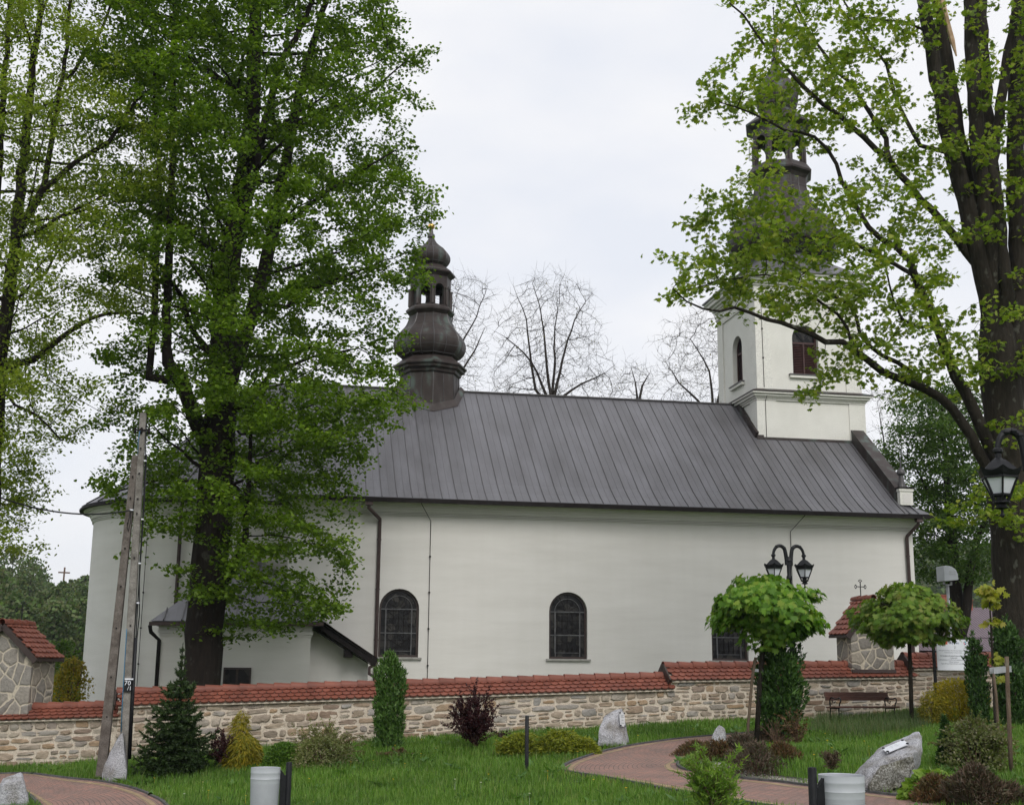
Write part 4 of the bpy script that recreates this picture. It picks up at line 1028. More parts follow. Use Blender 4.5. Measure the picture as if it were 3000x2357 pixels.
def env_attr(rows, Yc, xc_px, n_cl, per, clr=(.6,.6,.2), seed=1, shell=.55, pxmin=-500, front=1.0, ymin=-520, extra_fn=None):
    """clump attractors inside a crown whose left/right silhouettes are given per image row"""
    r_ = np.random.default_rng(seed); rows = sorted(rows); ys = np.array([q[0] for q in rows], float); Lf = np.array([q[1] for q in rows], float); Rt = np.array([q[2] for q in rows], float)
    out = []; cl = []
    wts = np.maximum(Rt-Lf, 1); 
    while len(cl) < n_cl:
        py = r_.uniform(ys[0], ys[-1]); l = np.interp(py, ys, Lf); rr = np.interp(py, ys, Rt)
        if r_.random() > (rr-l)/max(wts): continue
        a = r_.uniform(0, 2*math.pi); q = r_.random()**shell*.96
        hw_r = max(rr-xc_px, 20); hw_l = max(xc_px-l, 20); ca, sa = math.cos(a), math.sin(a)
        dx = q*ca*(hw_r if ca > 0 else hw_l); px = xc_px+dx
        if px < pxmin: continue
        depth = q*sa*(hw_r+hw_l)/2*Yc/FPX*front
        p = at(xc_px, py, Yc)+np.array([dx*Yc/FPX, 0, 0])+np.array([0, depth, 0])
        # keep the same apparent height when nearer or farther
        p = np.array([p[0]*(p[1]/Yc)*.5+p[0]*.5, p[1], p[2]*(p[1]/Yc)*.5+p[2]*.5])
        cl.append(p)
    for c in cl: out.append(c+r_.normal(0,1,(per,3))*np.array(clr))
    return np.concatenate(out), np.array(cl)
def make_tree(name, label, cat, mats, pos, par, given, attr, step, kill, leaf, tip=.006, group=None, rmax=.02, e=2.3, bias=(0,0,.05), sides=None, iters=160, jit=.12):
    P, Q = colonize(pos, par, attr, step, kill, bias=bias, iters=iters, jit=jit)
    r = radii(P, Q, tip, e, given)
    root = empty(name, P[0], label, cat, group)
    V, F = branch_mesh(P, Q, r) if sides is None else branch_mesh(P, Q, r, sides)
    obj('trunk', V, F, mats[0], root, True)
    if leaf:
        V, F = leaf(P, Q, r); print(name, len(P), len(F)); obj('crown', V, F, mats[1], root)
    return root, P, Q, r
# ---------------------------------------------------------------- the big linden, left of centre, behind the wall
YL = 35.0
pos, par, giv = [], [], {}
b = at(592,2010,YL); b[2] = float(gz(b[0],b[1]))-.2
pos.append(b); par.append(-1); giv[0] = .62
t1 = limb(pos, par, giv, [(592,1990),(603,1800),(620,1600),(634,1450),(640,1300),(648,1150),(655,1000),(660,850)], .50, .34, 0, YL)
t2 = limb(pos, par, giv, [(672,750),(705,600),(725,450),(742,300),(748,150),(745,0),(750,-200),(755,-420)], .33, .08, t1, YL)
i0 = nearest(pos, at(645,1200,YL)); s = limb(pos, par, giv, [(690,1060),(733,930),(760,850),(785,740),(812,600),(850,430),(880,250),(940,60),(990,-150)], .26, .06, i0, YL+.4)
i1 = nearest(pos, at(670,770,YL)); limb(pos, par, giv, [(730,560),(784,328),(817,187),(864,117),(905,30),(960,-120)], .17, .05, i1, YL-.5)
i2 = nearest(pos, at(640,1310,YL)); k = limb(pos, par, giv, [(609,1300),(576,1239),(553,1168),(525,1112),(492,1061)], .24, .17, i2, YL-.3)
limb(pos, par, giv, [(484,1020),(489,900),(497,700),(505,450),(510,200),(515,-100)], .13, .05, k, YL-.3)
kk = limb(pos, par, giv, [(500,1120),(470,1115),(436,1105)], .14, .12, nearest(pos, at(525,1112,YL-.3)), YL-.6); limb(pos, par, giv, [(442,1040),(452,930),(460,780),(468,600),(462,400),(450,150)], .10, .04, kk, YL-.6)
limb(pos, par, giv, [(560,960),(530,860),(470,780),(400,720)], .10, .04, nearest(pos, at(640,1080,YL)), YL+.5)
i3 = nearest(pos, at(622,1600,YL)); limb(pos, par, giv, [(669,1700),(690,1660),(716,1572),(724,1470),(732,1387),(738,1255),(745,1120)], .12, .03, nearest(pos, at(606,1760,YL)), YL-.8)
limb(pos, par, giv, [(812,384),(887,351),(990,307),(1098,262),(1192,178)], .09, .02, nearest(pos, at(790,330,YL-.5)), YL+.3)
limb(pos, par, giv, [(860,640),(960,560),(1060,500),(1160,440)], .10, .02, nearest(pos, at(800,660,YL)), YL-1)
limb(pos, par, giv, [(840,900),(930,840),(1040,800),(1130,760)], .09, .02, nearest(pos, at(760,860,YL)), YL+.2)
limb(pos, par, giv, [(720,1190),(800,1090),(900,1050),(1050,1020)], .09, .02, nearest(pos, at(650,1200,YL)), YL-.4)
limb(pos, par, giv, [(590,1420),(520,1400),(430,1415),(340,1440)], .06, .02, nearest(pos, at(634,1400,YL)), YL-.6)
# long ascending side branches all round the stems
def side_branches(n, Yc, xc, y0, y1, rows, stems_px, seed, r0=.055, up_px=(.25,.75)):
    q = np.random.default_rng(seed); ys = [k[0] for k in rows]
    for i in range(n):
        py = y0+(y1-y0)*(i+q.random())/n; a = q.uniform(0, 2*math.pi)
        k = nearest(pos, at(xc+q.normal(0,40), py, Yc)); p0 = pos[k]; pp = proj(p0)[0]
        l, r_ = np.interp(py, ys, [k_[1] for k_ in rows]), np.interp(py, ys, [k_[2] for k_ in rows])
        R_ = ((r_-xc) if math.cos(a) > 0 else (xc-l))*Yc/FPX*q.uniform(.6,.92); R_ = max(R_, 1.0)
        rise = R_*q.uniform(*up_px); d_ = np.array([math.cos(a), math.sin(a)*.85, 0])
        pts = [tuple(p0+d_*R_*t_+np.array([0,0,rise*(t_**1.25)])+q.normal(0,.05,3)) for t_ in (.2,.45,.7,1.0)]
        limb(pos, par, giv, pts, r0*q.uniform(.7,1.3), .012, k)
rowsL = [(-520,330,1000),(-300,280,1150),(0,250,1225),(90,250,1245),(200,250,1262),(320,250,1245),(370,260,1140),(420,260,1225),(520,270,1235),(600,280,1275),(700,290,1282),(760,290,1255),(860,290,1165),(950,290,1185),(1080,300,1195),(1180,300,1195),(1260,290,1150),(1340,270,1090),(1450,270,1050),(1540,330,1020),(1620,420,995),(1720,430,995),(1790,470,985),(1850,560,880)]
side_branches(58, YL, 690, 1500, -200, rowsL, None, 91)
attr, cl = env_attr(rowsL, YL, 690, 900, 7, (.42,.42,.13), 3, .38)
_cp = proj(cl); _r = np.random.default_rng(77).random(len(cl))
_keep = ~((_cp[:,1] > 1430) & (_r < .25)) & ~((_cp[:,0] < 560) & (_cp[:,1] > 300) & (_cp[:,1] < 1000) & (_r < .40)) & ~((_cp[:,0] < 600) & (_cp[:,1] > 950) & (_cp[:,1] < 1360) & (_r < .62)) & ~((_cp[:,0] < 590) & (_cp[:,1] > 1735))
attr = attr.reshape(len(cl),7,3)[_keep].reshape(-1,3)
_ex = np.array([at(x,y,YL+dy) for x,y,dy in ((1240,560,-.3),(1262,585,.1),(1268,560,.2),(1272,610,0),(1255,640,.1),(1205,620,-.5),(1235,770,.3),(1240,800,-.1),(1215,740,.4),(1180,560,.6),(1225,200,.2),(1245,170,-.3),(1215,300,.4))])
attr = np.concatenate([attr]+[_ex+np.random.default_rng(5+i).normal(0,1,_ex.shape)*np.array([.22,.3,.10]) for i in range(6)])
ex = at(690,1700,YL)
ncl = len(cl)
lf = lambda P, Q, r: twig_leaves(P, Q, r, .0135, 26, .17, .090, 'heart', -.35, .6, zsp=.5)
make_tree('linden_tree', 'tall dark green linden in front of the apse with the thickest bare lower trunk', 'tree', (MT['bark'], MT['leaf_linden']), pos, par, giv, attr, .24, .30, lf, .0055, rmax=.014, e=2.2)
# ---------------------------------------------------------------- paler tree at the left edge
YH = 34.6
pos, par, giv = [], [], {}
b = at(-60,2030,YH); b[2] = float(gz(b[0],b[1]))-.2; pos.append(b); par.append(-1); giv[0] = .5
t1 = limb(pos, par, giv, [(-58,2000),(-45,1600),(-28,1250),(-15,1080)], .40, .30, 0, YH)
limb(pos, par, giv, [(14,960),(30,820),(47,562+120),(60,520),(84,328),(98,187),(117,40),(130,-200)], .20, .05, t1, YH)
limb(pos, par, giv, [(-30,900),(-20,700),(0,400),(12,250),(22,100),(30,-100)], .16, .05, t1, YH+.6)
a = limb(pos, par, giv, [(0,1089),(117,1047),(187,981),(262,930),(337,915),(420,920)], .12, .03, t1, YH-.8)
b_ = limb(pos, par, giv, [(47,700),(117,562),(211,478),(328,412),(384,309),(468,243)], .12, .03, nearest(pos, at(30,820,YH)), YH-.5)
limb(pos, par, giv, [(130,540),(164,328),(190,200),(200,60),(205,-80)], .10, .04, nearest(pos, at(47,690,YH)), YH+.3)
limb(pos, par, giv, [(200,230),(300,90),(330,0),(360,-90)], .06, .03, nearest(pos, at(190,200,YH)), YH-.2)
limb(pos, par, giv, [(40,1180),(110,1220),(180,1290)], .06, .02, nearest(pos, at(-20,1120,YH)), YH-1)
rowsH = [(-400,-600,520),(0,-600,610),(200,-600,625),(400,-620,620),(560,-620,590),(700,-620,560),(820,-620,500),(930,-620,430),(1020,-600,340),(1120,-600,330),(1220,-600,310),(1300,-580,270),(1380,-560,150),(1470,-500,80),(1560,-460,55),(1620,-420,20)]
side_branches(26, YH, 20, 1200, -200, rowsH, None, 93, .045)
attr, cl = env_attr(rowsH, YH, -30, 330, 8, (.45,.45,.14), 5, .5, -330)
lf = lambda P, Q, r: twig_leaves(P, Q, r, .0135, 32, .20, .105, 'oval', -.3, .55, zsp=.5)
make_tree('broadleaf_tree', 'pale yellow green tree cut off by the left edge, several dark stems', 'tree', (MT['bark'], MT['leaf_hornbeam']), pos, par, giv, attr, .26, .32, lf, .0055, e=2.25)
# ---------------------------------------------------------------- maple on the right
YM = 30.0
pos, par, giv = [], [], {}
b = at(2995,2120,YM); b[2] = float(gz(b[0],b[1]))-.2; pos.append(b); par.append(-1); giv[0] = .75
t1 = limb(pos, par, giv, [(2992,2080),(2990,1850),(2986,1700),(2978,1560),(2968,1450),(2955,1340)], .62, .56, 0, YM)
t2 = limb(pos, par, giv, [(2940,1200),(2928,1080),(2918,960)], .50, .42, t1, YM)
limb(pos, par, giv, [(2880,800),(2850,680),(2815,540),(2785,430),(2748,240),(2705,0),(2680,-200)], 0.286, 0.149, t2, YM-.2)
limb(pos, par, giv, [(2890,760),(2845,520),(2812,418),(2785,240),(2755,40),(2740,-150)], 0.247, 0.149, nearest(pos, at(2915,960,YM)), YM+.3)
limb(pos, par, giv, [(2905,740),(2880,560),(2862,418),(2852,250),(2845,90),(2838,-120)], 0.247, 0.162, nearest(pos, at(2920,980,YM)), YM-.4)
limb(pos, par, giv, [(2930,800),(2912,600),(2895,400),(2880,200),(2872,0),(2865,-200)], 0.260, 0.162, nearest(pos, at(2925,1040,YM)), YM+.5)
limb(pos, par, giv, [(2950,860),(2925,620),(2905,480),(2935,280),(2960,120),(2990,-60)], 0.195, 0.108, nearest(pos, at(2925,1040,YM)), YM-.5)
limb(pos, par, giv, [(2985,1080),(2985,800),(2975,560),(2975,300),(2985,100),(2995,-120)], 0.312, 0.189, nearest(pos, at(2950,1280,YM)), YM-.1)
limb(pos, par, giv, [(3050,1000),(3080,700),(3110,400),(3160,100)], .22, .1, nearest(pos, at(2950,1280,YM)), YM+.5)
limb(pos, par, giv, [(3010,1000),(3020,700),(3030,400),(3060,100)], .2, .1, nearest(pos, at(2935,1150,YM)), YM+.7)
BR = {}
def br(key, pts, r0, r1, start_px, dy=0.0):
    s_ = nearest(pos, at(*start_px)); pts3 = [tuple(at(x, y, YM+dy*(i+1)/len(pts))) for i, (x, y) in enumerate(pts)]
    BR[key] = limb(pos, par, giv, pts3, r0, r1, s_)
br('A', [(2838,700),(2795,685),(2743,632),(2680,564),(2632,506),(2622,464),(2558,427),(2506,379),(2453,337),(2374,274),(2321,211),(2269,169),(2216,105),(2179,42),(2137,10)], .11, .025, (2850,690,YM), -1.2) if False else None
br('S', [(2893,1292),(2865,1221),(2809,1128),(2772,1025),(2734,931),(2697,842),(2665,760)], .19, .10, (2962,1420,YM), -.8)
br('A', [(2850,760),(2795,690),(2743,632),(2680,564),(2632,506),(2600,455),(2558,427),(2506,379),(2453,337),(2374,274),(2321,211),(2269,169),(2216,105),(2179,42),(2137,10)], .13, .022, (2900,880,YM), -1.0)
br('B', [(2600,410),(2569,358),(2527,295),(2495,242),(2437,200),(2411,147),(2374,105),(2343,42),(2321,0),(2300,-60)], .08, .02, (2622,480,YM-.5), .9)
br('C', [(2625,725),(2585,700),(2532,653),(2495,579),(2464,527),(2443,464),(2395,406),(2353,390),(2295,380),(2200,330),(2110,300)], .09, .015, (2665,760,YM-.8), -.8)
br('C2', [(2330,620),(2250,600),(2160,610),(2090,620)], .04, .012, (2500,590,YM-1.2), .6) if False else None
br('D', [(2879,1345),(2832,1250),(2785,1189),(2739,1151),(2692,1128),(2622,1104),(2575,1081),(2528,1043),(2481,1006),(2411,1001),(2341,964),(2294,945),(2247,936),(2210,919),(2161,901),(2090,911),(2020,890),(1971,845)], .16, .015, (2960,1450,YM), -1.6)
br('E', [(2700,1120),(2668,1090),(2622,1058),(2556,1025),(2523,983),(2504,917),(2481,889),(2434,866),(2380,810),(2300,770),(2200,750),(2090,760)], .075, .012, (2745,1158,YM-.6), 1.4)
br('F', [(2480,940),(2400,880),(2330,830),(2240,800),(2120,820),(2010,850)], .05, .010, (2530,1045,YM-1), -.9)
br('G', [(2650,790),(2560,740),(2480,700),(2380,700),(2280,660),(2180,620),(2080,620)], .07, .012, (2690,830,YM-.8), 1.1)
br('H', [(2700,430),(2640,330),(2600,200),(2540,110),(2480,20),(2440,-60)], .07, .02, (2790,450,YM-.2), 1.2)
br('I', [(2700,80),(2640,60),(2560,55),(2480,40)], .04, .012, (2720,100,YM-.2), -.6)
br('J', [(2660,960),(2620,900),(2600,820),(2590,720)], .05, .015, (2740,940,YM-.7), -.6)
blobs = [(2195,60,65,55,8),(2290,70,70,65,9),(2370,60,60,60,8),(2155,245,100,55,10),(2090,290,45,40,5),(2260,265,95,55,10),(2340,310,75,50,7),(2420,390,80,55,8),(2480,130,80,90,10),(2545,90,70,70,8),(2560,230,75,80,9),(2450,250,75,65,8),(2620,300,70,60,8),(2380,180,60,50,5),
 (2085,620,85,55,9),(2175,590,105,60,11),(2265,555,90,55,9),(2340,640,90,70,10),(2235,715,120,60,12),(2125,735,90,60,9),(2060,800,85,55,8),(1995,850,50,35,4),(2180,825,115,60,11),(2300,815,115,70,12),(2410,750,110,80,12),(2485,640,100,80,11),(2570,550,90,70,10),(2650,470,80,60,8),(2610,680,100,70,11),(2500,840,105,70,12),(2605,850,90,80,10),(2425,900,95,55,9),(2350,890,80,40,6),(2450,1045,60,30,5),(2520,1085,60,30,5),(2610,975,80,60,9),(2690,890,80,80,10),(2640,1095,70,45,6),(2720,1010,70,70,8),(2430,1125,40,22,3),(2750,1120,70,50,6),
 (2690,140,60,80,7),(2720,340,55,60,6),(2820,270,60,50,5),(2880,300,60,60,6),(2910,560,70,60,7),(2800,470,60,50,6),(2950,400,50,70,6),(2985,150,45,90,6),(2910,640,50,40,4),(2875,1005,45,35,4),(2945,1085,40,45,4),(2965,1265,30,35,2),(2980,820,40,60,4),(2885,1475,75,50,6),(2835,1525,60,45,4),(2985,1560,30,40,2),(2990,500,40,70,4),(2700,50,70,50,6),(2790,40,60,50,5),(2930,60,60,50,5),(2700,600,60,50,5),(2760,720,50,50,4),(3060,300,90,200,14),(3080,700,80,200,10),(2800,-120,300,80,16),(2500,-100,200,70,9)]
r_ = np.random.default_rng(21); A_ = []
for bx, by, rx, ry, n in blobs:
    for _ in range(int(n*1.3)):
        q = r_.normal(0, .5, 3); c = at(bx+q[0]*rx, by+q[1]*ry, YM-.6)+np.array([0, r_.normal(0, 1.1), 0])
        A_.append(c+r_.normal(0,1,(3,3))*np.array([.22,.22,.08]))
attr = np.concatenate(A_)
lf = lambda P, Q, r: twig_leaves(P, Q, r, .012, 10, .14, .128, 'maple', -.55, .5, zsp=.6)
make_tree('maple_tree', 'large old maple at the right edge with many upright stems and long sparse branches', 'tree', (MT['bark_grey'], MT['leaf_maple']), pos, par, giv, attr, .24, .26, lf, .005, e=2.25, bias=(0,0,.0))
# torn pale wood on the maple
mb = MB(); mb.tube([at(2760,0,YM-.75),at(2775,60,YM-.75),at(2790,120,YM-.72),at(2802,165,YM-.7)], [.07,.06,.07,.02], 6)
mt_ = [o for o in bpy.data.objects if o.name == 'maple_tree'][0]
mb.build('torn_branch', noisy('torn_wood', (.38,.24,.14), (.55,.40,.27), 6, .8), mt_)
# ---------------------------------------------------------------- chestnut behind the church, right
YC = 52.0
pos, par, giv = [], [], {}
b = at(2812,1990,YC); b[2] = float(gz(b[0],b[1]))-.2; pos.append(b); par.append(-1); giv[0] = .5
t1 = limb(pos, par, giv, [(2812,1960),(2806,1850),(2795,1700),(2785,1550),(2775,1400),(2765,1280),(2760,1200)], .42, .06, 0, YC)
limb(pos, par, giv, [(2832,1780),(2842,1680),(2862,1580),(2895,1500),(2925,1430)], .26, .06, nearest(pos, at(2810,1880,YC)), YC-.5)
limb(pos, par, giv, [(2740,1480),(2700,1400),(2660,1340)], .10, .03, nearest(pos, at(2788,1590,YC)), YC)
rowsC = [(1125,2640,2900),(1180,2575,2960),(1280,2545,3000),(1400,2560,3020),(1500,2600,3030),(1600,2640,3030),(1660,2670,3010),(1700,2700,2980)]
attr, cl = env_attr(rowsC, YC, 2790, 260, 7, (.55,.55,.16), 9, .5)
lf = lambda P, Q, r: twig_leaves(P, Q, r, .02, 25, .26, .16, 'oval', -.4, .55, zsp=.5)
make_tree('chestnut_tree', 'dense dark green tree with forked trunk behind the right end of the church', 'tree', (MT['bark'], MT['leaf_chestnut']), pos, par, giv, attr, .32, .40, lf, .007, e=2.5)
# ---------------------------------------------------------------- almost bare trees behind the roof
def bare(base, stems, rows, xc, Yb, n, seed, label, r0=.17, amp=.4):
    pos, par, giv = [], [], {}
    b = at(base[0], base[1], Yb); g_ = np.array([b[0], b[1], float(gz(b[0],b[1]))-.2]); pos.append(g_); par.append(-1); giv[0] = r0*1.5
    t_ = limb(pos, par, giv, [tuple(b)], r0*1.4, r0*1.2, 0)
    for sp in stems: limb(pos, par, giv, [tuple(at(x, y, Yb+dy)) for (x, y), dy in zip(sp, np.linspace(0, rng.normal(0,1.2), len(sp)))], r0*.6, r0*.09, t_, step=.7)
    attr, cl = env_attr(rows, Yb, xc, n, 3, (amp,amp,amp*.9), seed, .5, -9999, .8)
    def lf(P, Q, r):
        tw = np.where(r < .02)[0]; k = tw[rng.random(len(tw)) < .55]; P_ = P[k]+rng.normal(0,.12,(len(k),3)); m_ = len(k)
        return leaves(P_, rand_dirs(m_), np.stack([rng.normal(0,1,m_), rng.normal(0,1,m_), np.ones(m_)],1), rng.uniform(.05,.11,m_), 'quad')
    def twigs(P, Q, r):
        tw = np.where((r < .03) & (Q >= 0))[0]; k = np.repeat(tw, 2); m_ = len(k); L_ = rng.uniform(.35,1.0,m_)
        d0 = P[k]-P[Q[k]]; d0 /= np.linalg.norm(d0, axis=1, keepdims=True)+1e-9
        d1 = d0*.6+rng.normal(0,.6,(m_,3))+[0,0,.25]; d1 /= np.linalg.norm(d1, axis=1, keepdims=True)
        a_ = P[k]; m1 = a_+d1*L_[:,None]*.5; d2 = d1+rng.normal(0,.3,(m_,3)); e_ = m1+d2*L_[:,None]*.5
        sd = np.cross(d1, rng.normal(0,1,(m_,3))); sd /= np.linalg.norm(sd, axis=1, keepdims=True)+1e-9; sd2 = np.cross(sd, d1)
        VV = []
        for c_, w_ in ((a_,.0075),(m1,.005),(e_,.0025)):
            for t_ in (0,2.1,4.2): VV.append(c_+w_*(math.cos(t_)*sd+math.sin(t_)*sd2))
        V = np.stack(VV,1).reshape(-1,3); i = np.arange(m_)[:,None]*9
        F = np.concatenate([np.c_[i+a*3+b, i+a*3+(b+1)%3, i+a*3+3+(b+1)%3, i+a*3+3+b] for a in range(2) for b in range(3)])
        return V, F
    rt_, P_, Q_, r_ = make_tree('bare_tree', label, 'tree', (MT['bark_far'], MT['leaf_bud']), pos, par, giv, attr, .42, .42, lf, .0085, 'almost bare trees behind the church roof', e=2.2, jit=.07, bias=(0,0,.02), sides=lambda q: 8 if q > .1 else (5 if q > .03 else 3))
    V, F = twigs(P_, Q_, r_); obj('twigs', V, F, MT['bark_far'], rt_)
bare((1615,1190), [[(1605,1090),(1595,980),(1580,890),(1560,830)],[(1640,1090),(1662,1000),(1690,920),(1735,860)],[(1560,1060),(1500,1000),(1450,970)],[(1570,1150),(1552,1040),(1540,920),(1505,840)],[(1690,1130),(1760,1100),(1800,1070)],[(1625,1060),(1625,960),(1640,880)]],
     [(812,1620,1700),(835,1490,1740),(880,1470,1760),(950,1440,1765),(1020,1425,1790),(1080,1430,1830),(1130,1420,1840),(1175,1420,1850)], 1620, 72, 480, 31, 'largest nearly bare tree spreading above the middle of the roof ridge')
bare((1290,1230), [[(1310,1120),(1345,1020),(1395,930),(1428,840)],[(1300,1080),(1320,960),(1340,860)],[(1340,1110),(1400,1010),(1420,960)]],
     [(815,1330,1440),(870,1280,1440),(960,1270,1430),(1050,1270,1420),(1120,1280,1420),(1160,1300,1420)], 1345, 70, 300, 33, 'nearly bare tree directly behind the small ridge turret')
bare((2090,1230), [[(2050,1180),(1990,1120),(1950,1060)],[(2085,1140),(2070,1060),(2020,990),(1990,985)],[(2120,1100),(2110,960),(2080,900)]],
     [(920,2060,2140),(985,1960,2140),(1030,1900,2140),(1090,1910,2130),(1150,1930,2120),(1190,1940,2120)], 2040, 70, 380, 35, 'nearly bare tree leaning out to the left of the bell tower')
bare((1868,1200), [[(1880,1130),(1905,1090)],[(1862,1120),(1850,1080)]],
     [(1075,1840,1920),(1120,1800,1910),(1175,1790,1920)], 1860, 76, 110, 37, 'smallest nearly bare tree low on the horizon between ridge and tower')
bare((2640,1500), [[(2610,1400),(2590,1300),(2570,1180)],[(2640,1380),(2640,1260)]],
     [(1140,2560,2640),(1250,2550,2640),(1350,2555,2650),(1450,2580,2660)], 2600, 74, 150, 39, 'nearly bare tree just right of the bell tower beside the dense green tree')
# ================================================================ shrubs
def mpp(P): return float(P@fw)/FPX          # metres per photo pixel at a point
def shrub(name, label, cat, base, top, width, mat, n, size, shape='ellipsoid', tpl='oval', upw=.5, out=.6, wob=.18, group=None, stems=5, stem_mat='twig_brown', dep=1.0, lw=1.0, shell=.35, rnd=.45, zmin=.0, lump=2.4):
    """foliage of many small leaves filling a shaped crown, on a few stems"""
    g_ = hit(*base); s = mpp(g_); H = (base[1]-top)*s*1.02; Wd = width*s/2
    root = empty(name, g_-np.array([0,0,.03]), label, cat, group)
    m_ = int(n*1.9); z = rng.random(m_)
    if shape == 'ellipsoid': z = rng.random(m_); prof = np.sqrt(np.clip(1-(2*z-.75)**2/1.6, 0.02, 1))*np.where(z > .99, .3, 1); prof = np.sqrt(np.clip(1-np.abs(2*z-.8)**2.2/1.5, 0.0, 1))
    elif shape == 'column': prof = np.clip(.78+.35*np.sin(z*2.6), 0, 1)*np.clip((1-z)*4.5, 0, 1)**.6
    elif shape == 'vase': prof = np.clip(.46+.60*np.sin(z*2.7), 0, 1)*np.clip((1-z)*3.2, 0, 1)**.7
    elif shape == 'cone': prof = np.clip(1.02-z, 0, 1)**.85*np.clip(z*9+.55, 0, 1)
    elif shape == 'mound': prof = np.sqrt(np.clip(1-z**2, 0, 1))
    elif shape == 'ball': prof = np.sqrt(np.clip(1-(2*z-1)**2, 0, 1))
    keep = rng.random(m_) < np.clip(prof*1.0+.06, 0, 1); z = z[keep][:n]; prof = prof[keep][:n]; k = len(z)
    a = rng.uniform(0, 2*math.pi, k); q = rng.random(k)**shell
    seed_ = rng.uniform(0, 50)
    lum = np.array([mnoise.noise(Vector((math.cos(t_)*lump*.6+seed_, math.sin(t_)*lump*.6, zz*lump*H/Wd*.5))) for t_, zz in zip(a, z)])
    rr = prof*q*(1+wob*1.6*lum)
    Pp = np.stack([rr*np.cos(a)*Wd, rr*np.sin(a)*Wd*dep, (zmin+(1-zmin)*z)*H*(1+wob*.5*lum*(q > .5))], 1)
    O = np.stack([np.cos(a), np.sin(a), np.zeros(k)], 1)
    D = O*out+np.array([0,0,1.])*upw+rng.normal(0,rnd,(k,3)); Nn = O*.6+np.array([0,0,.8])+rng.normal(0,.5,(k,3))
    V, F = leaves(Pp+g_, D, Nn, rng.uniform(.65,1.3,k)*size, tpl, .08, lw)
    obj('foliage', V, F, MT[mat], root)
    mb = MB()
    for _ in range(stems):
        a_ = rng.uniform(0, 2*math.pi); q_ = rng.uniform(.1,.6)
        e_ = g_+np.array([math.cos(a_)*q_*Wd, math.sin(a_)*q_*Wd*dep, H*rng.uniform(.5,.85)])
        m1 = (g_+e_)/2+rng.normal(0,.04,3); mb.tube([g_-np.array([0,0,.05]), m1, e_], [.018,.012,.005], 5)
    mb.build('stem', MT[stem_mat], root, True)
    return root
def stemmy(name, label, cat, base, top, width, mat, nst, lpm, size, arch=.4, tpl='oval', stem_mat='twig_brown', sub=3, lw=1.0, lean=0):
    """shrub of separate arching shoots with leaves set along them"""
    g_ = hit(*base); s = mpp(g_); H = (base[1]-top)*s; Wd = width*s/2
    root = empty(name, g_-np.array([0,0,.03]), label, cat); mb = MB(); LP = []; LD = []
    for i in range(nst):
        a = rng.uniform(0, 2*math.pi); q = rng.random()**.6; d = np.array([math.cos(a), math.sin(a), 0])
        h = H*rng.uniform(.35,1.0)*(1-.35*q*arch*2 if arch > .3 else 1-.25*q); rch = Wd*q
        pts = [g_+d*rch*(t_**1.3)+np.array([lean*t_*Wd,0,h*(t_**(.75))-arch*h*.6*max(0,t_-.55)**1.5*2])+rng.normal(0,.012,3) for t_ in np.linspace(0,1,7)]
        mb.tube(pts, np.linspace(.010,.003,7), 4, False)
        paths = [np.array(pts)]
        for _ in range(sub):
            k = rng.integers(2,6); p = np.array(pts[k]); d2 = np.array(pts[k])-np.array(pts[k-1]); d2 = d2/np.linalg.norm(d2)+rng.normal(0,.6,3); d2 /= np.linalg.norm(d2)
            L_ = H*rng.uniform(.12,.3); q2 = [p, p+d2*L_*.5+[0,0,.01], p+d2*L_]; mb.tube(q2, [.004,.003,.002], 3, False); paths.append(np.array(q2))
        for pp in paths:
            L_ = np.sum(np.linalg.norm(np.diff(pp, axis=0), axis=1)); m_ = max(2, int(L_*lpm)); t_ = rng.uniform(.18,1,m_)*(len(pp)-1)
            ix = np.minimum(t_.astype(int), len(pp)-2); f_ = (t_-ix)[:,None]; LP.append(pp[ix]*(1-f_)+pp[ix+1]*f_+rng.normal(0,.012,(m_,3)))
            LD.append(pp[ix+1]-pp[ix])
    P_ = np.concatenate(LP); D_ = np.concatenate(LD); D_ /= np.linalg.norm(D_, axis=1, keepdims=True)+1e-9; k = len(P_)
    V, F = leaves(P_, D_*.7+rng.normal(0,.6,(k,3)), rng.normal(0,.6,(k,3))+[0,0,.8], rng.uniform(.6,1.3,k)*size, tpl, .08, lw)
    obj('foliage', V, F, MT[mat], root); mb.build('stem', MT[stem_mat], root, True)
    return root
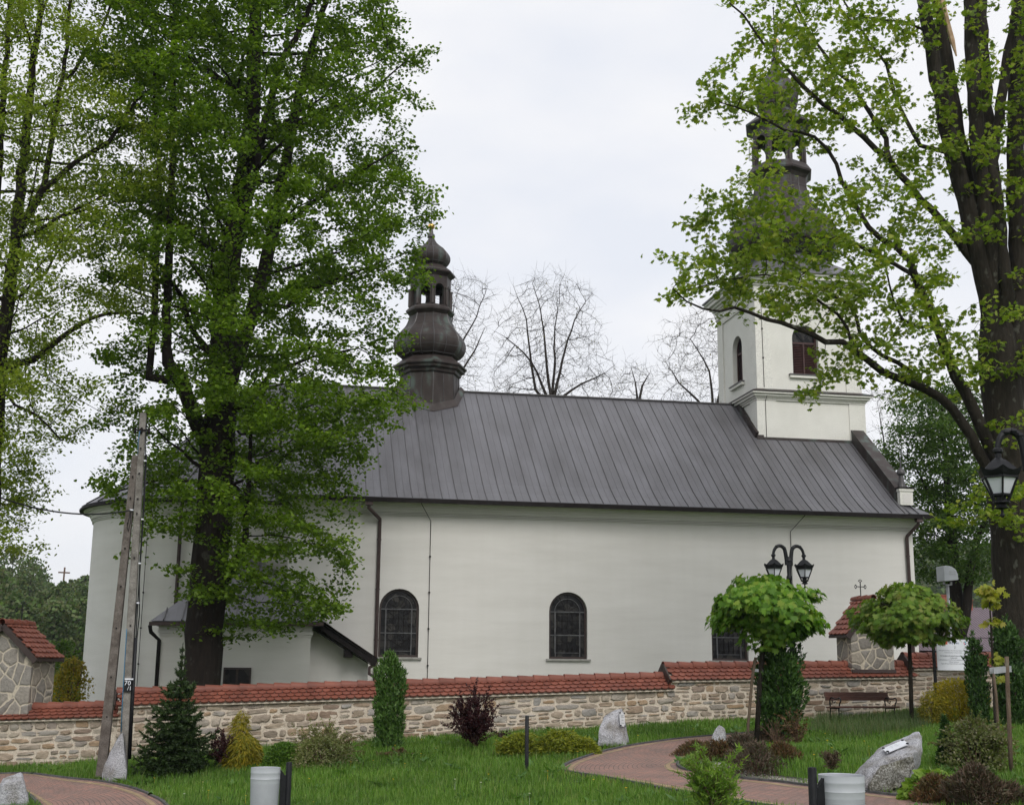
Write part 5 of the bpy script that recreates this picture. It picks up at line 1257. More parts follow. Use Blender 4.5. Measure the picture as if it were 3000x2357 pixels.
# spruce, tiered
def spruce(base, top, width):
    g_ = hit(*base); s = mpp(g_); H = (base[1]-top)*s; Wd = width*s/2
    root = empty('spruce_tree', g_-np.array([0,0,.03]), 'young dark spruce with a bare leading shoot beside the utility pole', 'tree')
    mb = MB(); mb.tube([g_, g_+[.02,0,H*.5], g_+[0,0,H]], [.05,.03,.006], 7); NP = []; ND = []
    def needles(p, q, dens, sz):
        L_ = np.linalg.norm(q-p); m_ = max(3, int(L_*dens)); t_ = rng.random(m_)[:,None]; dr = (q-p)/(L_+1e-9)
        NP.append(p+(q-p)*t_); ND.append(np.c_[dr*.9+rng.normal(0,.55,(m_,3)), np.full(m_, sz)])
    z = .03
    while z < .97:
        f_ = (1-z); rad = Wd*min(1, f_*1.15)*(1 if z < .62 else .9)*(1 if z < .7 else (.55 if z < .85 else .40)); nb = int(8 if z < .7 else 4)
        a0 = rng.uniform(0, 6.28)
        for k in range(nb):
            a = a0+k*2*math.pi/nb+rng.normal(0,.2); rl = rad*rng.uniform(.62,1.25); d = np.array([math.cos(a), math.sin(a), 0]); sd = np.array([-d[1], d[0], 0])
            rise = .05 if z < .55 else (.35 if z < .75 else .9)
            pts = [g_+[0,0,z*H]+d*rl*t_+np.array([0,0,rl*(rise*t_-.18*math.sin(t_*2.6)+.16*t_*t_)]) for t_ in np.linspace(0,1,6)]
            mb.tube(pts, np.linspace(.012,.003,6), 4, False)
            for i in range(5):
                needles(pts[i], pts[i+1], 170, .05)
                if z < .8:
                    for sg in (-1,1):
                        L_ = rl*.42*(1-i/6)*rng.uniform(.7,1.1); p = pts[i]; q = p+sd*sg*L_+d*L_*.7+[0,0,-.10*L_]; needles(p, q, 170, .05)
                        for w_ in (.45,.75): p2 = p+(q-p)*w_; needles(p2, p2+d*L_*.3+sd*sg*.05*L_-[0,0,.02], 120, .045)
        z += .052 if z < .7 else .06
    needles(g_+[0,0,.72*H], g_+[0,0,H], 90, .04)
    P_ = np.concatenate(NP); D_ = np.concatenate(ND); k = len(P_)
    V, F = leaves(P_, D_[:,:3], rng.normal(0,1,(k,3)), D_[:,3]*rng.uniform(.8,1.3,k)*1.35, 'blade', 0, .42)
    obj('foliage', V, F, MT['leaf_spruce'], root); mb.build('trunk', MT['bark'], root, True)
spruce((512,2268), 1893, 232)
def spruce_done(): pass
shrub('juniper', 'columnar dark green juniper in front of the wall, near the picture middle', 'shrub', (1137,2196), 1926, 90, 'leaf_juniper', 8000, .085, 'column', 'blade', 1.0, .45, .25, stems=3, lw=.45, shell=.4, rnd=.35)
stemmy('juniper', 'low flat brownish juniper at the foot of the columnar one', 'shrub', (1165,2214), 2180, 150, 'leaf_rust', 22, 90, .05, .9, 'blade', lw=.5)
stemmy('barberry', 'large dark purple barberry in front of the middle of the wall', 'shrub', (1392,2194), 2002, 165, 'leaf_barberry', 46, 105, .05, .1, 'oval', sub=5)
stemmy('barberry', 'small dark purple barberry between spruce and golden cypress', 'shrub', (652,2248), 2128, 120, 'leaf_barberry', 26, 105, .05, .1, 'oval', sub=4)
shrub('cypress', 'golden thread leaved cypress, taller lobe on top, against the left part of the wall', 'shrub', (712,2246), 2152, 110, 'leaf_gold', 5200, .10, 'mound', 'blade', -.6, .9, .25, lw=.22, rnd=.3, stems=3)
o_ = shrub('cypress', 'upper wispy plume of golden thread cypress beside the purple barberry', 'shrub', (700,2200), 2092, 62, 'leaf_gold', 2200, .09, 'ellipsoid', 'blade', -.5, .8, .3, lw=.22, rnd=.3, stems=2)
shrub('dwarf_spruce', 'low cushion of bright green dwarf spruce', 'shrub', (832,2240), 2176, 130, 'leaf_nest', 7000, .055, 'mound', 'blade', .35, .9, .12, lw=.5, shell=.3, stems=4)
stemmy('spirea', 'airy grey green spirea with arching shoots left of the columnar juniper', 'shrub', (962,2236), 2068, 245, 'leaf_spirea', 52, 60, .042, .55, 'oval', sub=5)
shrub('spirea', 'dense leafy foot of pale flowering shrub beside the dwarf spruce', 'shrub', (938,2246), 2162, 190, 'leaf_spirea', 3000, .05, 'mound', 'oval', .3, .7, .3, stems=6)
for (bx, by, tp, wd, lb) in ((1525,2212,2148,130,'left end of spreading yellow green juniper behind the black post'),(1640,2206,2140,140,'taller middle of spreading yellow green juniper by the plaque boulder'),(1700,2208,2162,110,'low right tip of spreading yellow green juniper touching the plaque boulder')):
    shrub('spreading_juniper', lb, 'shrub', (bx,by), tp, wd, 'leaf_spreading', 4200, .075, 'mound', 'blade', .15, 1.1, .35, lw=.4, stems=5, lump=3.2)
shrub('yew', 'dark upright yew in front of the double lamp post', 'shrub', (2292,2182), 1885, 132, 'leaf_yew', 9500, .09, 'vase', 'blade', .9, .6, .42, lw=.6, stems=7, shell=.42, zmin=.10)
stemmy('dry_shrub', 'dead rusty brown shoots at the foot of the dark yew', 'shrub', (2335,2190), 2055, 100, 'leaf_rust', 22, 30, .05, .1, 'oval', sub=3)
stemmy('dry_shrub', 'bare straw coloured twigs fanning out under the dark yew', 'shrub', (2275,2195), 2085, 120, 'leaf_rust', 24, 5, .03, .1, 'oval', sub=2)
for bx, by, tp, wd, mt_n, lb in ((2035,2214,2178,92,'leaf_rust','rusty heather cushion at the tip of the path bend'),(2105,2226,2180,95,'leaf_rust','rusty heather behind the fresh green juniper'),(2175,2215,2160,90,'leaf_heather','brown heather beside the leaning maple trunk'),(2215,2268,2185,135,'leaf_heather','large dark heather in the middle of the path bend'),(2255,2180,2132,110,'leaf_heather','dark heather under the yew left side'),(2290,2226,2188,70,'leaf_rust','low rusty heather right of the large dark one')):
    shrub('heather', lb, 'shrub', (bx,by), tp-6, wd*1.12, mt_n, 2600, .062, 'mound', 'blade', 1.0, .7, .5, 'heather cushions in the path bend', lw=.35, stems=5)
shrub('juniper', 'fresh light green juniper in the foreground before the path', 'shrub', (2098,2395), 2235, 165, 'leaf_fresh', 800, .085, 'ellipsoid', 'blade', .7, .8, .35, lw=.32, stems=9, shell=.6, stem_mat='twig_brown')
stemmy('juniper', 'leafy upper shoots of a light green juniper rising before the brown heather', 'shrub', (2085,2395), 2165, 165, 'leaf_fresh', 20, 80, .07, .1, 'blade', sub=7, lw=.35)
stemmy('heather', 'single small brown heather on the lawn left of the slab boulder', 'shrub', (2436,2262), 2188, 60, 'leaf_heather', 16, 130, .045, .1, 'blade', sub=4, lw=.4)
shrub('cypress', 'small olive golden cypress mound leaning on the rear boulder', 'shrub', (2732,2126), 2028, 72, 'leaf_gold', 2600, .08, 'ellipsoid', 'blade', -.3, .8, .3, lw=.25, stems=3)
shrub('cypress', 'broad yellow cypress below the information board', 'shrub', (2812,2118), 1998, 165, 'leaf_yellow', 7500, .075, 'ellipsoid', 'blade', .5, .8, .25, lw=.4, stems=4)
shrub('juniper', 'dark columnar juniper just right of the information board', 'shrub', (2872,2128), 1880, 58, 'leaf_yew', 4600, .085, 'column', 'blade', 1.0, .4, .30, lw=.5, stems=3)
shrub('juniper', 'tallest dark juniper column at the right edge before the maple trunk', 'shrub', (2968,2128), 1838, 84, 'leaf_yew', 7000, .09, 'column', 'blade', 1.0, .45, .32, lw=.5, stems=4)
shrub('dwarf_conifer', 'small dark upright conifer left of the pale spirea', 'shrub', (2775,2246), 2110, 62, 'leaf_yew', 3800, .06, 'cone', 'blade', .8, .5, .25, lw=.5, stems=3)
stemmy('spirea', 'pale green spirea with cream tips by the staked sapling', 'shrub', (2862,2252), 2075, 250, 'leaf_spirea', 60, 75, .05, .35, 'oval', sub=6)
shrub('spirea', 'leafy green body of shrub in front of the staked sapling', 'shrub', (2855,2258), 2135, 200, 'leaf_spirea', 2400, .05, 'mound', 'oval', .5, .7, .5, stems=8)
def broad_mound(name, label, base, top, width, mat, n, size):
    return shrub(name, label, 'plant', base, top, width, mat, n, size, 'mound', 'heart', .2, .9, .3, stems=6, shell=.5)
broad_mound('ladys_mantle', 'lime green leafy perennial beside the slab boulder', (2735,2338), 2262, 150, 'leaf_lime', 900, .085)
broad_mound('ladys_mantle', 'low lime green perennial at the path edge before the rusty heather', (2680,2345), 2305, 80, 'leaf_lime', 420, .06)
shrub('heather', 'rusty green heather among the lime perennial', 'shrub', (2742,2352), 2280, 100, 'leaf_rust', 2400, .06, 'mound', 'blade', .9, .7, .5, lw=.35)
shrub('heather', 'biggest brown heather in the lower right corner', 'shrub', (2868,2368), 2250, 185, 'leaf_heather', 5600, .068, 'mound', 'blade', .9, .8, .5, lw=.32)
shrub('heather', 'straw brown heather at the right end of the bed', 'shrub', (2950,2368), 2300, 110, 'leaf_heather', 2300, .068, 'mound', 'blade', .9, .8, .5, lw=.32)
# yellow bush and wild growth beyond the wall
def yard_bush(px, py0, py1, width, Y, mat, n, size, label, name='flowering_bush'):
    b = at(px, py0, Y); zg = float(gz(b[0], b[1])); s = Y/FPX; H = at(px, py1, Y)[2]-zg; Wd = width*s/2
    root = empty(name, (b[0],b[1],zg), label, 'bush'); a = rng.uniform(0,6.28,n); z = rng.random(n); q = rng.random(n)**.45
    pr = np.sqrt(np.clip(1-np.abs(2*z-.85)**2.4/1.5, .02, 1)); lum = np.array([mnoise.noise(Vector((math.cos(t_)*2, math.sin(t_)*2, zz*4))) for t_, zz in zip(a, z)])
    P_ = np.stack([b[0]+np.cos(a)*pr*q*Wd*(1+.4*lum), b[1]+np.sin(a)*pr*q*Wd*(1+.4*lum), zg+z*H*(1+.12*lum)], 1)
    V, F = leaves(P_, rng.normal(0,1,(n,3)), rng.normal(0,1,(n,3)), rng.uniform(.6,1.3,n)*size, 'oval'); obj('foliage', V, F, MT[mat], root)
    mb = MB()
    for _ in range(9):
        t_ = rng.uniform(0,6.28); mb.tube([(b[0],b[1],zg),(b[0]+math.cos(t_)*Wd*.3,b[1]+math.sin(t_)*Wd*.3,zg+H*.5),(b[0]+math.cos(t_)*Wd*.6,b[1]+math.sin(t_)*Wd*.6,zg+H*.9)], [.03,.02,.008], 5)
    mb.build('stem', MT['twig_brown'], root, True)
yard_bush(200, 2060, 1928, 105, 44, 'leaf_forsythia', 3800, .10, 'yellow flowering bush between the left shrine and the apse')
yard_bush(170, 2060, 1880, 120, 52, 'leaf_chestnut', 2500, .14, 'green bush behind the yellow flowering one', 'bush')
# ---------------------------------------------------------------- round maples on stems
def globe(base, trunk_pts, cen, hw, hh, mat, n, label, seed):
    g_ = hit(*base); Y = float(g_[1]); root = empty('globe_maple', g_-np.array([0,0,.03]), label, 'tree')
    P_ = [g_-np.array([0,0,.1])]+[at(x,y,Y) for x,y in trunk_pts]; mb = MB(); mb.tube(P_, np.linspace(.055,.04,len(P_)), 9)
    c = at(*cen, Y); s = mpp(c); W_, H_ = hw*s, hh*s
    for _ in range(16):
        d = rng.normal(0,1,3); d[2] = abs(d[2])*.6; d /= np.linalg.norm(d); e_ = c+d*np.array([W_,W_,H_])*.8-[0,0,.1*H_]; m1 = P_[-1]*.5+e_*.5+[0,0,.1]; mb.tube([P_[-1], m1, e_], [.025,.015,.006], 5, False)
    mb.build('trunk', MT['bark_grey'], root, True)
    a = rng.uniform(0,2*math.pi,n); zz = rng.uniform(-1,1,n); q = rng.random(n)**.28; rr = np.sqrt(1-np.abs(zz)**2.2)
    lum = np.array([mnoise.noise(Vector((math.cos(t_)*2.2+seed, math.sin(t_)*2.2, z_*2))) for t_, z_ in zip(a, zz)])
    nb = 60; bd = rng.normal(0,1,(nb,3)); bd /= np.linalg.norm(bd, axis=1, keepdims=True); bq = rng.uniform(.5,.93,nb)[:,None]
    bc = bd*bq; bc[:,2] = np.where(bc[:,2] < 0, bc[:,2]*.8, bc[:,2]*1.08); pick = rng.integers(0, nb, n)
    off = rng.normal(0,1,(n,3)); off /= np.linalg.norm(off, axis=1, keepdims=True); off *= (rng.random(n)**.4*rng.uniform(.22,.42,nb)[pick])[:,None]; off[:,2] *= .8
    u_ = bc[pick]+off; Pp = c+u_*np.array([W_,W_,H_])
    a = np.arctan2(u_[:,1], u_[:,0]); O = np.stack([np.cos(a), np.sin(a), a*0], 1)
    D = O*.55-np.array([0,0,.75])+rng.normal(0,.35,(n,3)); Nn = O*.75+np.array([0,0,.65])+rng.normal(0,.3,(n,3))
    V, F = leaves(Pp, D, Nn, rng.uniform(.6,1.25,n)*.14, 'maple', .1); obj('crown', V, F, MT[mat], root)
globe((2214,2192), [(2228,1960),(2240,1870),(2248,1800)], (2253,1785), 160, 118, 'leaf_globe', 6000, 'round headed small maple with bright green crown in front of the third window', 3)
globe((2671,2122), [(2668,1980),(2664,1880),(2660,1830)], (2655,1815), 150, 92, 'leaf_globe2', 6400, 'round headed small maple with flatter yellowish crown beside the wall shrine', 8)
def stake(pts, r, label, name='stake'):
    g_ = hit(*pts[0]); Y = float(g_[1]); P_ = [g_-np.array([0,0,.1])]+[at(x,y,Y-.05) for x,y in pts[1:]]; mb = MB(); mb.tube(P_, r, 8)
    tag(mb.build(name, MT['stake_wood'], None, True), label, 'stake'); return Y
Ys = stake([(2189,2194),(2192,2120),(2200,2030),(2203,1990),(2214,1925)], .03, 'crooked wooden stake left of the taller round maple')
mb = MB(); a = at(2207,1962,Ys); b = at(2232,1964,Ys); mb.beam(a+[0,-.06,0], b+[0,-.06,0], .012, .06); mb.beam(a+[0,.02,0], b+[0,.02,0], .012, .06); tag(mb.build('tree_tie', MT['galv']), 'grey strap tying round maple to its crooked stake', 'strap')
# staked sapling, right
g_ = hit(2922,2236); Y = float(g_[1]); root = empty('sapling', g_, 'thin sapling with three tufts of amber young leaves tied to stakes', 'tree')
P_ = [g_]+[at(x,y,Y) for x,y in ((2915,2090),(2909,1955),(2905,1866),(2900,1777),(2897,1715))]; mb = MB(); mb.tube(P_, np.linspace(.03,.008,6), 8); mb.build('trunk', MT['bark_grey'], root, True)
LPs = []
for cx_, cy_, rx, ry, n in ((2898,1738,26,30,85),(2912,1820,22,12,24),(2922,1932,18,16,26),(2935,1990,14,10,8)):
    c = at(cx_,cy_,Y); s = mpp(c); LPs.append(c+rng.normal(0,.55,(n,3))*np.array([rx*s,rx*s,ry*s]))
P_ = np.concatenate(LPs); n = len(P_); V, F = leaves(P_, rand_dirs(n,1,-.6,.4), np.stack([rng.normal(0,.5,n), rng.normal(-.4,.5,n), np.ones(n)],1), rng.uniform(.7,1.2,n)*.13, 'maple'); obj('foliage', V, F, MT['leaf_amber'], root)
Ys = stake([(2962,2268),(2958,2150),(2953,2030),(2949,1922)], .034, 'straight brown stake right of the amber leaved sapling')
stake([(2930,2240),(2926,2160),(2919,2040),(2908,1950)], .022, 'thin grey stake hugging the amber leaved sapling')
mb = MB(); a = at(2904,1958,Ys); b = at(2956,1954,Ys)
for k in range(3): mb.beam(a+[0,-.06,-.03*k], b+[0,-.06,-.03*k+.01], .012, .03); mb.beam(a+[0,.05,-.03*k], b+[0,.05,-.03*k+.01], .012, .03)
tag(mb.build('tree_tie', MT['galv']), 'grey band wound round the sapling and its straight stake', 'strap')
# ================================================================ boulders
def rock(label, pts, mat, sub=4, amp=.03, fr=6.0, seed=0, name='boulder'):
    bm = bmesh.new()
    for p in pts: bm.verts.new(tuple(map(float, p)))
    r_ = bmesh.ops.convex_hull(bm, input=bm.verts); 
    for v in [v for v in bm.verts if not v.link_faces]: bm.verts.remove(v)
    bmesh.ops.triangulate(bm, faces=bm.faces)
    bmesh.ops.subdivide_edges(bm, edges=bm.edges, cuts=3, use_grid_fill=True); bmesh.ops.triangulate(bm, faces=bm.faces)
    bmesh.ops.smooth_vert(bm, verts=bm.verts, factor=.35, use_axis_x=True, use_axis_y=True, use_axis_z=True)
    bmesh.ops.subdivide_edges(bm, edges=bm.edges, cuts=2, use_grid_fill=True); bmesh.ops.triangulate(bm, faces=bm.faces)
    bm.normal_update()
    for v in bm.verts:
        c = v.co*fr+Vector((seed,0,0)); d = mnoise.fractal(c*.35, 1.0, 2.0, 5)*amp*2+abs(mnoise.noise(c))*amp*.6
        v.co += v.normal*d
    me = bpy.data.meshes.new(name); bm.to_mesh(me); bm.free(); me.materials.append(mat)
    me.polygons.foreach_set('use_smooth', np.ones(len(me.polygons), bool)); me.set_sharp_from_angle(angle=R(32))
    o = bpy.data.objects.new(name, me); COL.objects.link(o); WL[o] = np.zeros(3); tag(o, label, 'boulder'); return o
def ptsY(Y, front, back=(), dback=.5): return [at(x,y,Y) for x,y in front]+[at(x,y,Y+dback) for x,y in back]
g_ = hit(335,2287); Y = float(g_[1])-.2
rock('tall pointed granite boulder leaning at the foot of the utility pole', ptsY(Y,[(360,2143),(372,2253),(368,2282),(340,2289),(322,2290)])+ptsY(Y+.25,[(299,2286),(301,2253),(314,2228),(356,2146)])+ptsY(Y+.6,[(362,2150),(374,2270),(305,2280)]), MT['granite'], seed=3, amp=.02)
Y = 24.0
rock('pale granite boulder cut off by the bottom left corner', ptsY(Y,[(7,2300),(20,2290),(69,2285),(78,2310),(92,2372),(-12,2372)])+ptsY(Y+.35,[(7,2276),(62,2262),(69,2276),(-5,2300)])+ptsY(Y+.7,[(85,2350),(0,2350),(60,2268)]), MT['granite'], seed=9, amp=.015)
g_ = hit(1795,2186); Y = float(g_[1])
bo = rock('upright grey boulder with small metal plaque in front of the wall', ptsY(Y-.2,[(1748,2182),(1752,2142),(1800,2187),(1838,2186)])+ptsY(Y,[(1767,2103),(1790,2081),(1815,2076),(1828,2140)])+ptsY(Y+.3,[(1822,2074),(1827,2087),(1832,2116),(1843,2174),(1840,2185),(1775,2095)])+ptsY(Y+.6,[(1770,2180),(1835,2180),(1800,2085)]), MT['granite'], seed=5, amp=.02)
def slate(name, P4, mat, label, lines, screws=True):
    P4 = [np.array(p) for p in P4]; n_ = np.cross(P4[1]-P4[0], P4[3]-P4[0]); n_ /= np.linalg.norm(n_)
    if n_@np.mean(P4, 0) > 0: n_ = -n_
    mb = MB(); mb.add([p for p in P4]+[p+n_*.012 for p in P4], [(4,5,6,7),(0,1,5,4),(1,2,6,5),(2,3,7,6),(3,0,4,7)])
    o = mb.build(name, mat); tag(o, label, 'plaque')
    U = lambda u, v: (P4[0]*(1-u)+P4[1]*u)*(1-v)+(P4[3]*(1-u)+P4[2]*u)*v+n_*.0145
    for v, u0, u1 in lines: lb = MB(); lb.add([U(u0,v),U(u1,v),U(u1,v+.035),U(u0,v+.035)], [(0,1,2,3)]); lb.build('engraved_line', MT['galv'], o)
    if screws:
        for u, v in ((.05,.06),(.95,.06),(.95,.94),(.05,.94)): q = U(u,v); sb = MB(); sb.lathe([(.02,q[2]-.012),(.02,q[2]+.012)], q[0], q[1], 8); sb.build('screw', MT['black'], o)
    return o
slate('plaque', [at(1814,2084,Y-.12),at(1828,2086,Y-.02),at(1830,2128,Y-.09),at(1817,2126,Y-.20)], MT['plaque'], 'narrow metal plaque on the upright boulder by the wall', [(.2,.2,.8),(.32,.15,.8),(.55,.3,.7),(.75,.2,.8)])
g_ = hit(2095,2192); Y = float(g_[1])
rock('smallest pointed boulder beyond the bend of the path', ptsY(Y-.15,[(2073,2190),(2076,2174),(2110,2194),(2127,2190)])+ptsY(Y,[(2096,2135),(2105,2122),(2122,2132),(2127,2170)])+ptsY(Y+.3,[(2085,2180),(2122,2180),(2110,2128)]), MT['granite'], seed=14, amp=.015)
g_ = hit(2750,2100); Y = float(g_[1])+.3
rock('low rounded boulder in front of the wall below the information board', ptsY(Y-.2,[(2707,2085),(2714,2055),(2760,2100),(2790,2095)])+ptsY(Y,[(2729,2043),(2748,2032),(2781,2036),(2791,2062)])+ptsY(Y+.5,[(2720,2080),(2790,2080),(2765,2036)]), MT['granite_rough'], seed=17, amp=.03)
g_ = hit(2590,2318); Y = float(g_[1])
sl_pts = ptsY(Y-.15,[(2571,2231),(2605,2222),(2682,2200),(2548,2262),(2536,2291),(2537,2318),(2590,2317),(2640,2308),(2650,2296)])+ptsY(Y+.15,[(2704,2203),(2693,2245),(2700,2225)])+ptsY(Y+.65,[(2697,2136),(2660,2150),(2633,2160),(2571,2190),(2540,2222),(2498,2264),(2500,2285)])+ptsY(Y+.6,[(2650,2296),(2520,2300),(2690,2240)])
rock('big slanted granite slab boulder carrying white plaque right of the bin', sl_pts, MT['granite'], seed=23, amp=.022, fr=5)
# broken rough underside of the slab
rock('big slanted granite slab boulder carrying white plaque right of the bin', ptsY(Y-.26,[(2574,2240),(2610,2232),(2676,2212),(2556,2268),(2543,2294),(2545,2318),(2590,2319),(2634,2308),(2652,2286),(2680,2245)])+ptsY(Y+.2,[(2560,2300),(2640,2290),(2670,2230)]), MT['granite_rough'], seed=29, amp=.035, fr=9)
rs = [o for o in bpy.data.objects if o.name.startswith('boulder') and o.get('label','').startswith('big slanted')]
rs[1].name = 'broken_face'; rs[1].parent = rs[0]
for k in ('label','category'): del rs[1][k]
slate('plaque', [at(2585,2194,Y+.22),at(2647,2168,Y+.34),at(2663,2179,Y+.10),at(2599,2205,Y-.02)], MT['white'], 'white plaque with four dark screws on the slanted slab boulder', [(.25,.28,.42),(.55,.3,.38),(.3,.5,.62),(.55,.52,.66)])
# ================================================================ street furniture
def lamp_post(base_xy, label, ang=0.0, top=4.02):
    bx, by = base_xy; z0 = float(gz(bx, by)); root = empty('lamp_post', (bx,by,z0), label, 'street lamp')
    ca, sa = math.cos(ang), math.sin(ang)
    mb = MB(); mb.lathe([(.11,z0-.05),(.11,z0+.12),(.09,z0+.16),(.085,z0+.8),(.095,z0+.84),(.06,z0+.92),(.05,z0+1.0),(.045,z0+3.5),(.07,z0+3.53),(.07,z0+3.6),(.05,z0+3.64),(.055,z0+3.95),(.08,z0+3.97),(.08,z0+4.02),(.03,z0+4.08)], bx, by, 14)
    for k in range(6):
        a = k*math.pi/3; mb.tube([(bx+.056*math.cos(a),by+.056*math.sin(a),z0+1.0),(bx+.05*math.cos(a),by+.05*math.sin(a),z0+3.5)], .010, 5)
    mb.build('pole', MT['black'], root, True, 40)
    for s in (-1,1):
        lx, ly = bx+ca*s*.46, by+sa*s*.46; zt = z0+3.98
        am = MB(); P_ = []
        for t_ in np.linspace(0, 1, 18):
            a = math.pi*t_*.97; x = .05+.165*(1-math.cos(a)); z = .12+.24*math.sin(a)
            if t_ < .25: z -= .22*(1-t_/.25)
            P_.append((bx+ca*s*x, by+sa*s*x, zt+z))
        am.tube(P_, [.052-.018*t_ for t_ in np.linspace(0,1,18)], 8)
        for k in (5,8,11): am.lathe([(.05,P_[k][2]-.02),(.06,P_[k][2]),(.045,P_[k][2]+.03)], P_[k][0], P_[k][1], 6)
        zl = P_[-1][2]; lx, ly = P_[-1][0], P_[-1][1]
        am.lathe([(.035,zl+.02),(.055,zl+.0),(.055,zl-.03),(.035,zl-.05),(.035,zl-.10),(.075,zl-.13)], lx, ly, 12); am.build('arm', MT['black'], root, True, 40)
        lm = MB(); n = 6
        lm.lathe([(.07,zl-.12),(.11,zl-.15),(.20,zl-.235),(.215,zl-.26)], lx, ly, n, ang+.26)
        # flared, wavy skirt with raised corners
        V = []; mm = 24
        for (r_, dz, wv) in ((.213,-.255,0),(.245,-.275,.035),(.262,-.265,.06),(.23,-.31,.02),(.205,-.335,0)):
            for k in range(mm):
                a = ang+.26+2*math.pi*k/mm; c6 = abs(((k/mm*n+.5) % 1)-.5)*2
                rr_ = r_*(math.cos(math.pi/n)/math.cos(((k/mm*n) % 1-.5)*2*math.pi/n)) ; V.append((lx+rr_*math.cos(a), ly+rr_*math.sin(a), zl+dz+wv*(1-c6)**2*.9))
        lm.add(V, [(r_*mm+k,r_*mm+(k+1)%mm,(r_+1)*mm+(k+1)%mm,(r_+1)*mm+k) for r_ in range(4) for k in range(mm)])
        top_, bot = (.205,zl-.325), (.110,zl-.53)
        C_ = lambda r_, z, k: np.array([lx+r_*math.cos(ang+.26+k*2*math.pi/n), ly+r_*math.sin(ang+.26+k*2*math.pi/n), z])
        for k in range(n):
            lm.beam(C_(*top_,k), C_(.085,zl-.60,k), .02, .02)
            lm.beam(C_(bot[0],bot[1],k), C_(bot[0],bot[1],k+1), .018, .022); lm.beam(C_(top_[0],top_[1]-.005,k), C_(top_[0],top_[1]-.005,k+1), .02, .03)
        lm.lathe([(.055,zl-.50),(.055,zl-.60),(.095,zl-.605),(.095,zl-.62),(.05,zl-.64),(.05,zl-.65),(.085,zl-.68),(.015,zl-.70),(.015,zl-.74),(.03,zl-.765),(.01,zl-.79)], lx, ly, 12)
        lt = lm.build('lantern', MT['black'], root)
        gb = MB()
        for k in range(n):
            f_ = .965
            q = [C_(top_[0]*f_,top_[1]-.012,k),C_(top_[0]*f_,top_[1]-.012,k+1),C_(bot[0]*f_,bot[1]+.01,k+1),C_(bot[0]*f_,bot[1]+.01,k)]; gb.add(q, [(0,1,2,3)])
        gb.build('glass', MT['lamp_glass'], lt)
p = at(2325,2030,28.6); lamp_post((p[0],p[1]), 'black double lantern post standing in front of the wall behind the round maple', -.05)
p = at(3012,1500,13.0); 
_z = float(gz(p[0],p[1]))
lamp_post((p[0]+.08,p[1]), 'nearest black double lantern post at the right edge', -.12)
# ---------------------------------------------------------------- litter bins
def bin_(cx, cy_, zt, side, ang, label, dia=.39, h=.60):
    root = empty('litter_bin', (cx,cy_,float(gz(cx,cy_))), label, 'bin'); r0, r1 = dia/2, dia/2*.93
    n = 72; prof = [(r0*.985,zt-.005),(r0,zt),(r0,zt-.05),(r0*1.012,zt-.058),(r0,zt-.066),(r0*.995,zt-.125),(r0*1.008,zt-.133),(r0*.993,zt-.141),(r0*.985,zt-.19)]
    mb = MB(); mb.lathe(prof, cx, cy_, n, 0, False)
    mb.lathe([(r0*.97,zt-.004),(r0*.96,zt-.19),(r1*.97,zt-h)], cx, cy_, n, 0, False)
    mb.lathe([(r1*1.0,zt-h+.04),(r1*1.01,zt-h+.035),(r1,zt-h),(.01,zt-h)], cx, cy_, n, 0, False)
    b = mb.build('drum', MT['grey_paint'], root, True, 35)
    # perforated shell: hexagonal pattern of real holes
    V = []; F = []; rows = 22; cols = 90; za, zb_ = zt-.19, zt-h+.04
    gr = MB()
    for j in range(rows):
        for i in range(cols):
            u = (i+.5*(j % 2))/cols*2*math.pi; v = (j+.5)/rows; hz = (za-zb_)/rows/2; hu = math.pi/cols
            def P(du, dv, d=0):
                vv = v+dv/rows; rr = r0*.985+(r1-r0*.985)*vv-d; return (cx+rr*math.cos(u+du*2*hu), cy_+rr*math.sin(u+du*2*hu), za+(zb_-za)*vv)
            o4 = [P(-.5,-.5),P(0,-.5),P(.5,-.5),P(.5,0),P(.5,.5),P(0,.5),P(-.5,.5),P(-.5,0)]
            i4 = [P(.30*math.cos(t_), .30*math.sin(t_)) for t_ in [math.radians(q) for q in (225,270,315,0,45,90,135,180)]]
            gr.add(o4+i4, [(k,(k+1)%8,8+(k+1)%8,8+k) for k in range(8)])
    gr.build('perforated_shell', MT['grey_paint'], root, True)
    ib = MB(); ib.lathe([(r0*.93,zt-.03),(r1*.93,zt-h+.01),(.01,zt-h+.012)], cx, cy_, 36, 0, False); ib.build('inner_liner', MT['galv'], root, True)
    pb = MB(); d = np.array([math.cos(ang), math.sin(ang)]); px, py = cx+d[0]*(r0+.105), cy_+d[1]*(r0+.105); zg = float(gz(px,py))
    pb.lathe([(.038,zg-.1),(.038,zt+.05),(.032,zt+.068),(.001,zt+.072)], px, py, 16); pb.build('post', MT['black'], root, True, 40)
    wb = MB(); a0 = np.array([cx+d[0]*r0*.99, cy_+d[1]*r0*.99]); a1 = np.array([px,py]); sd = np.array([-d[1],d[0]])*.02
    prof2 = [(0,zt-.02),(.25,zt-.05),(.5,zt-.09),(.8,zt-.10),(1,zt-.04),(1,zt-h+.02),(0,zt-h+.02)]
    V = [(*(a0+(a1-a0)*u+sd*s),z) for s in (-1,1) for u, z in prof2]; k = len(prof2)
    wb.add(V, [tuple(range(k)), tuple(range(2*k-1,k-1,-1))]+[(i,(i+1)%k,k+(i+1)%k,k+i) for i in range(k)]); wb.build('bracket', MT['black'], root)
c = at(779,2247,17.0); bin_(c[0], c[1], c[2], 1, -.02, 'grey perforated litter bin with black post on its right, low on the left lawn', dia=.375)
c = at(2464,2268,10.6); bin_(c[0], c[1], c[2], -1, math.pi+.22, 'larger looking grey perforated litter bin with black post on its left, before the slab boulder', dia=.39)
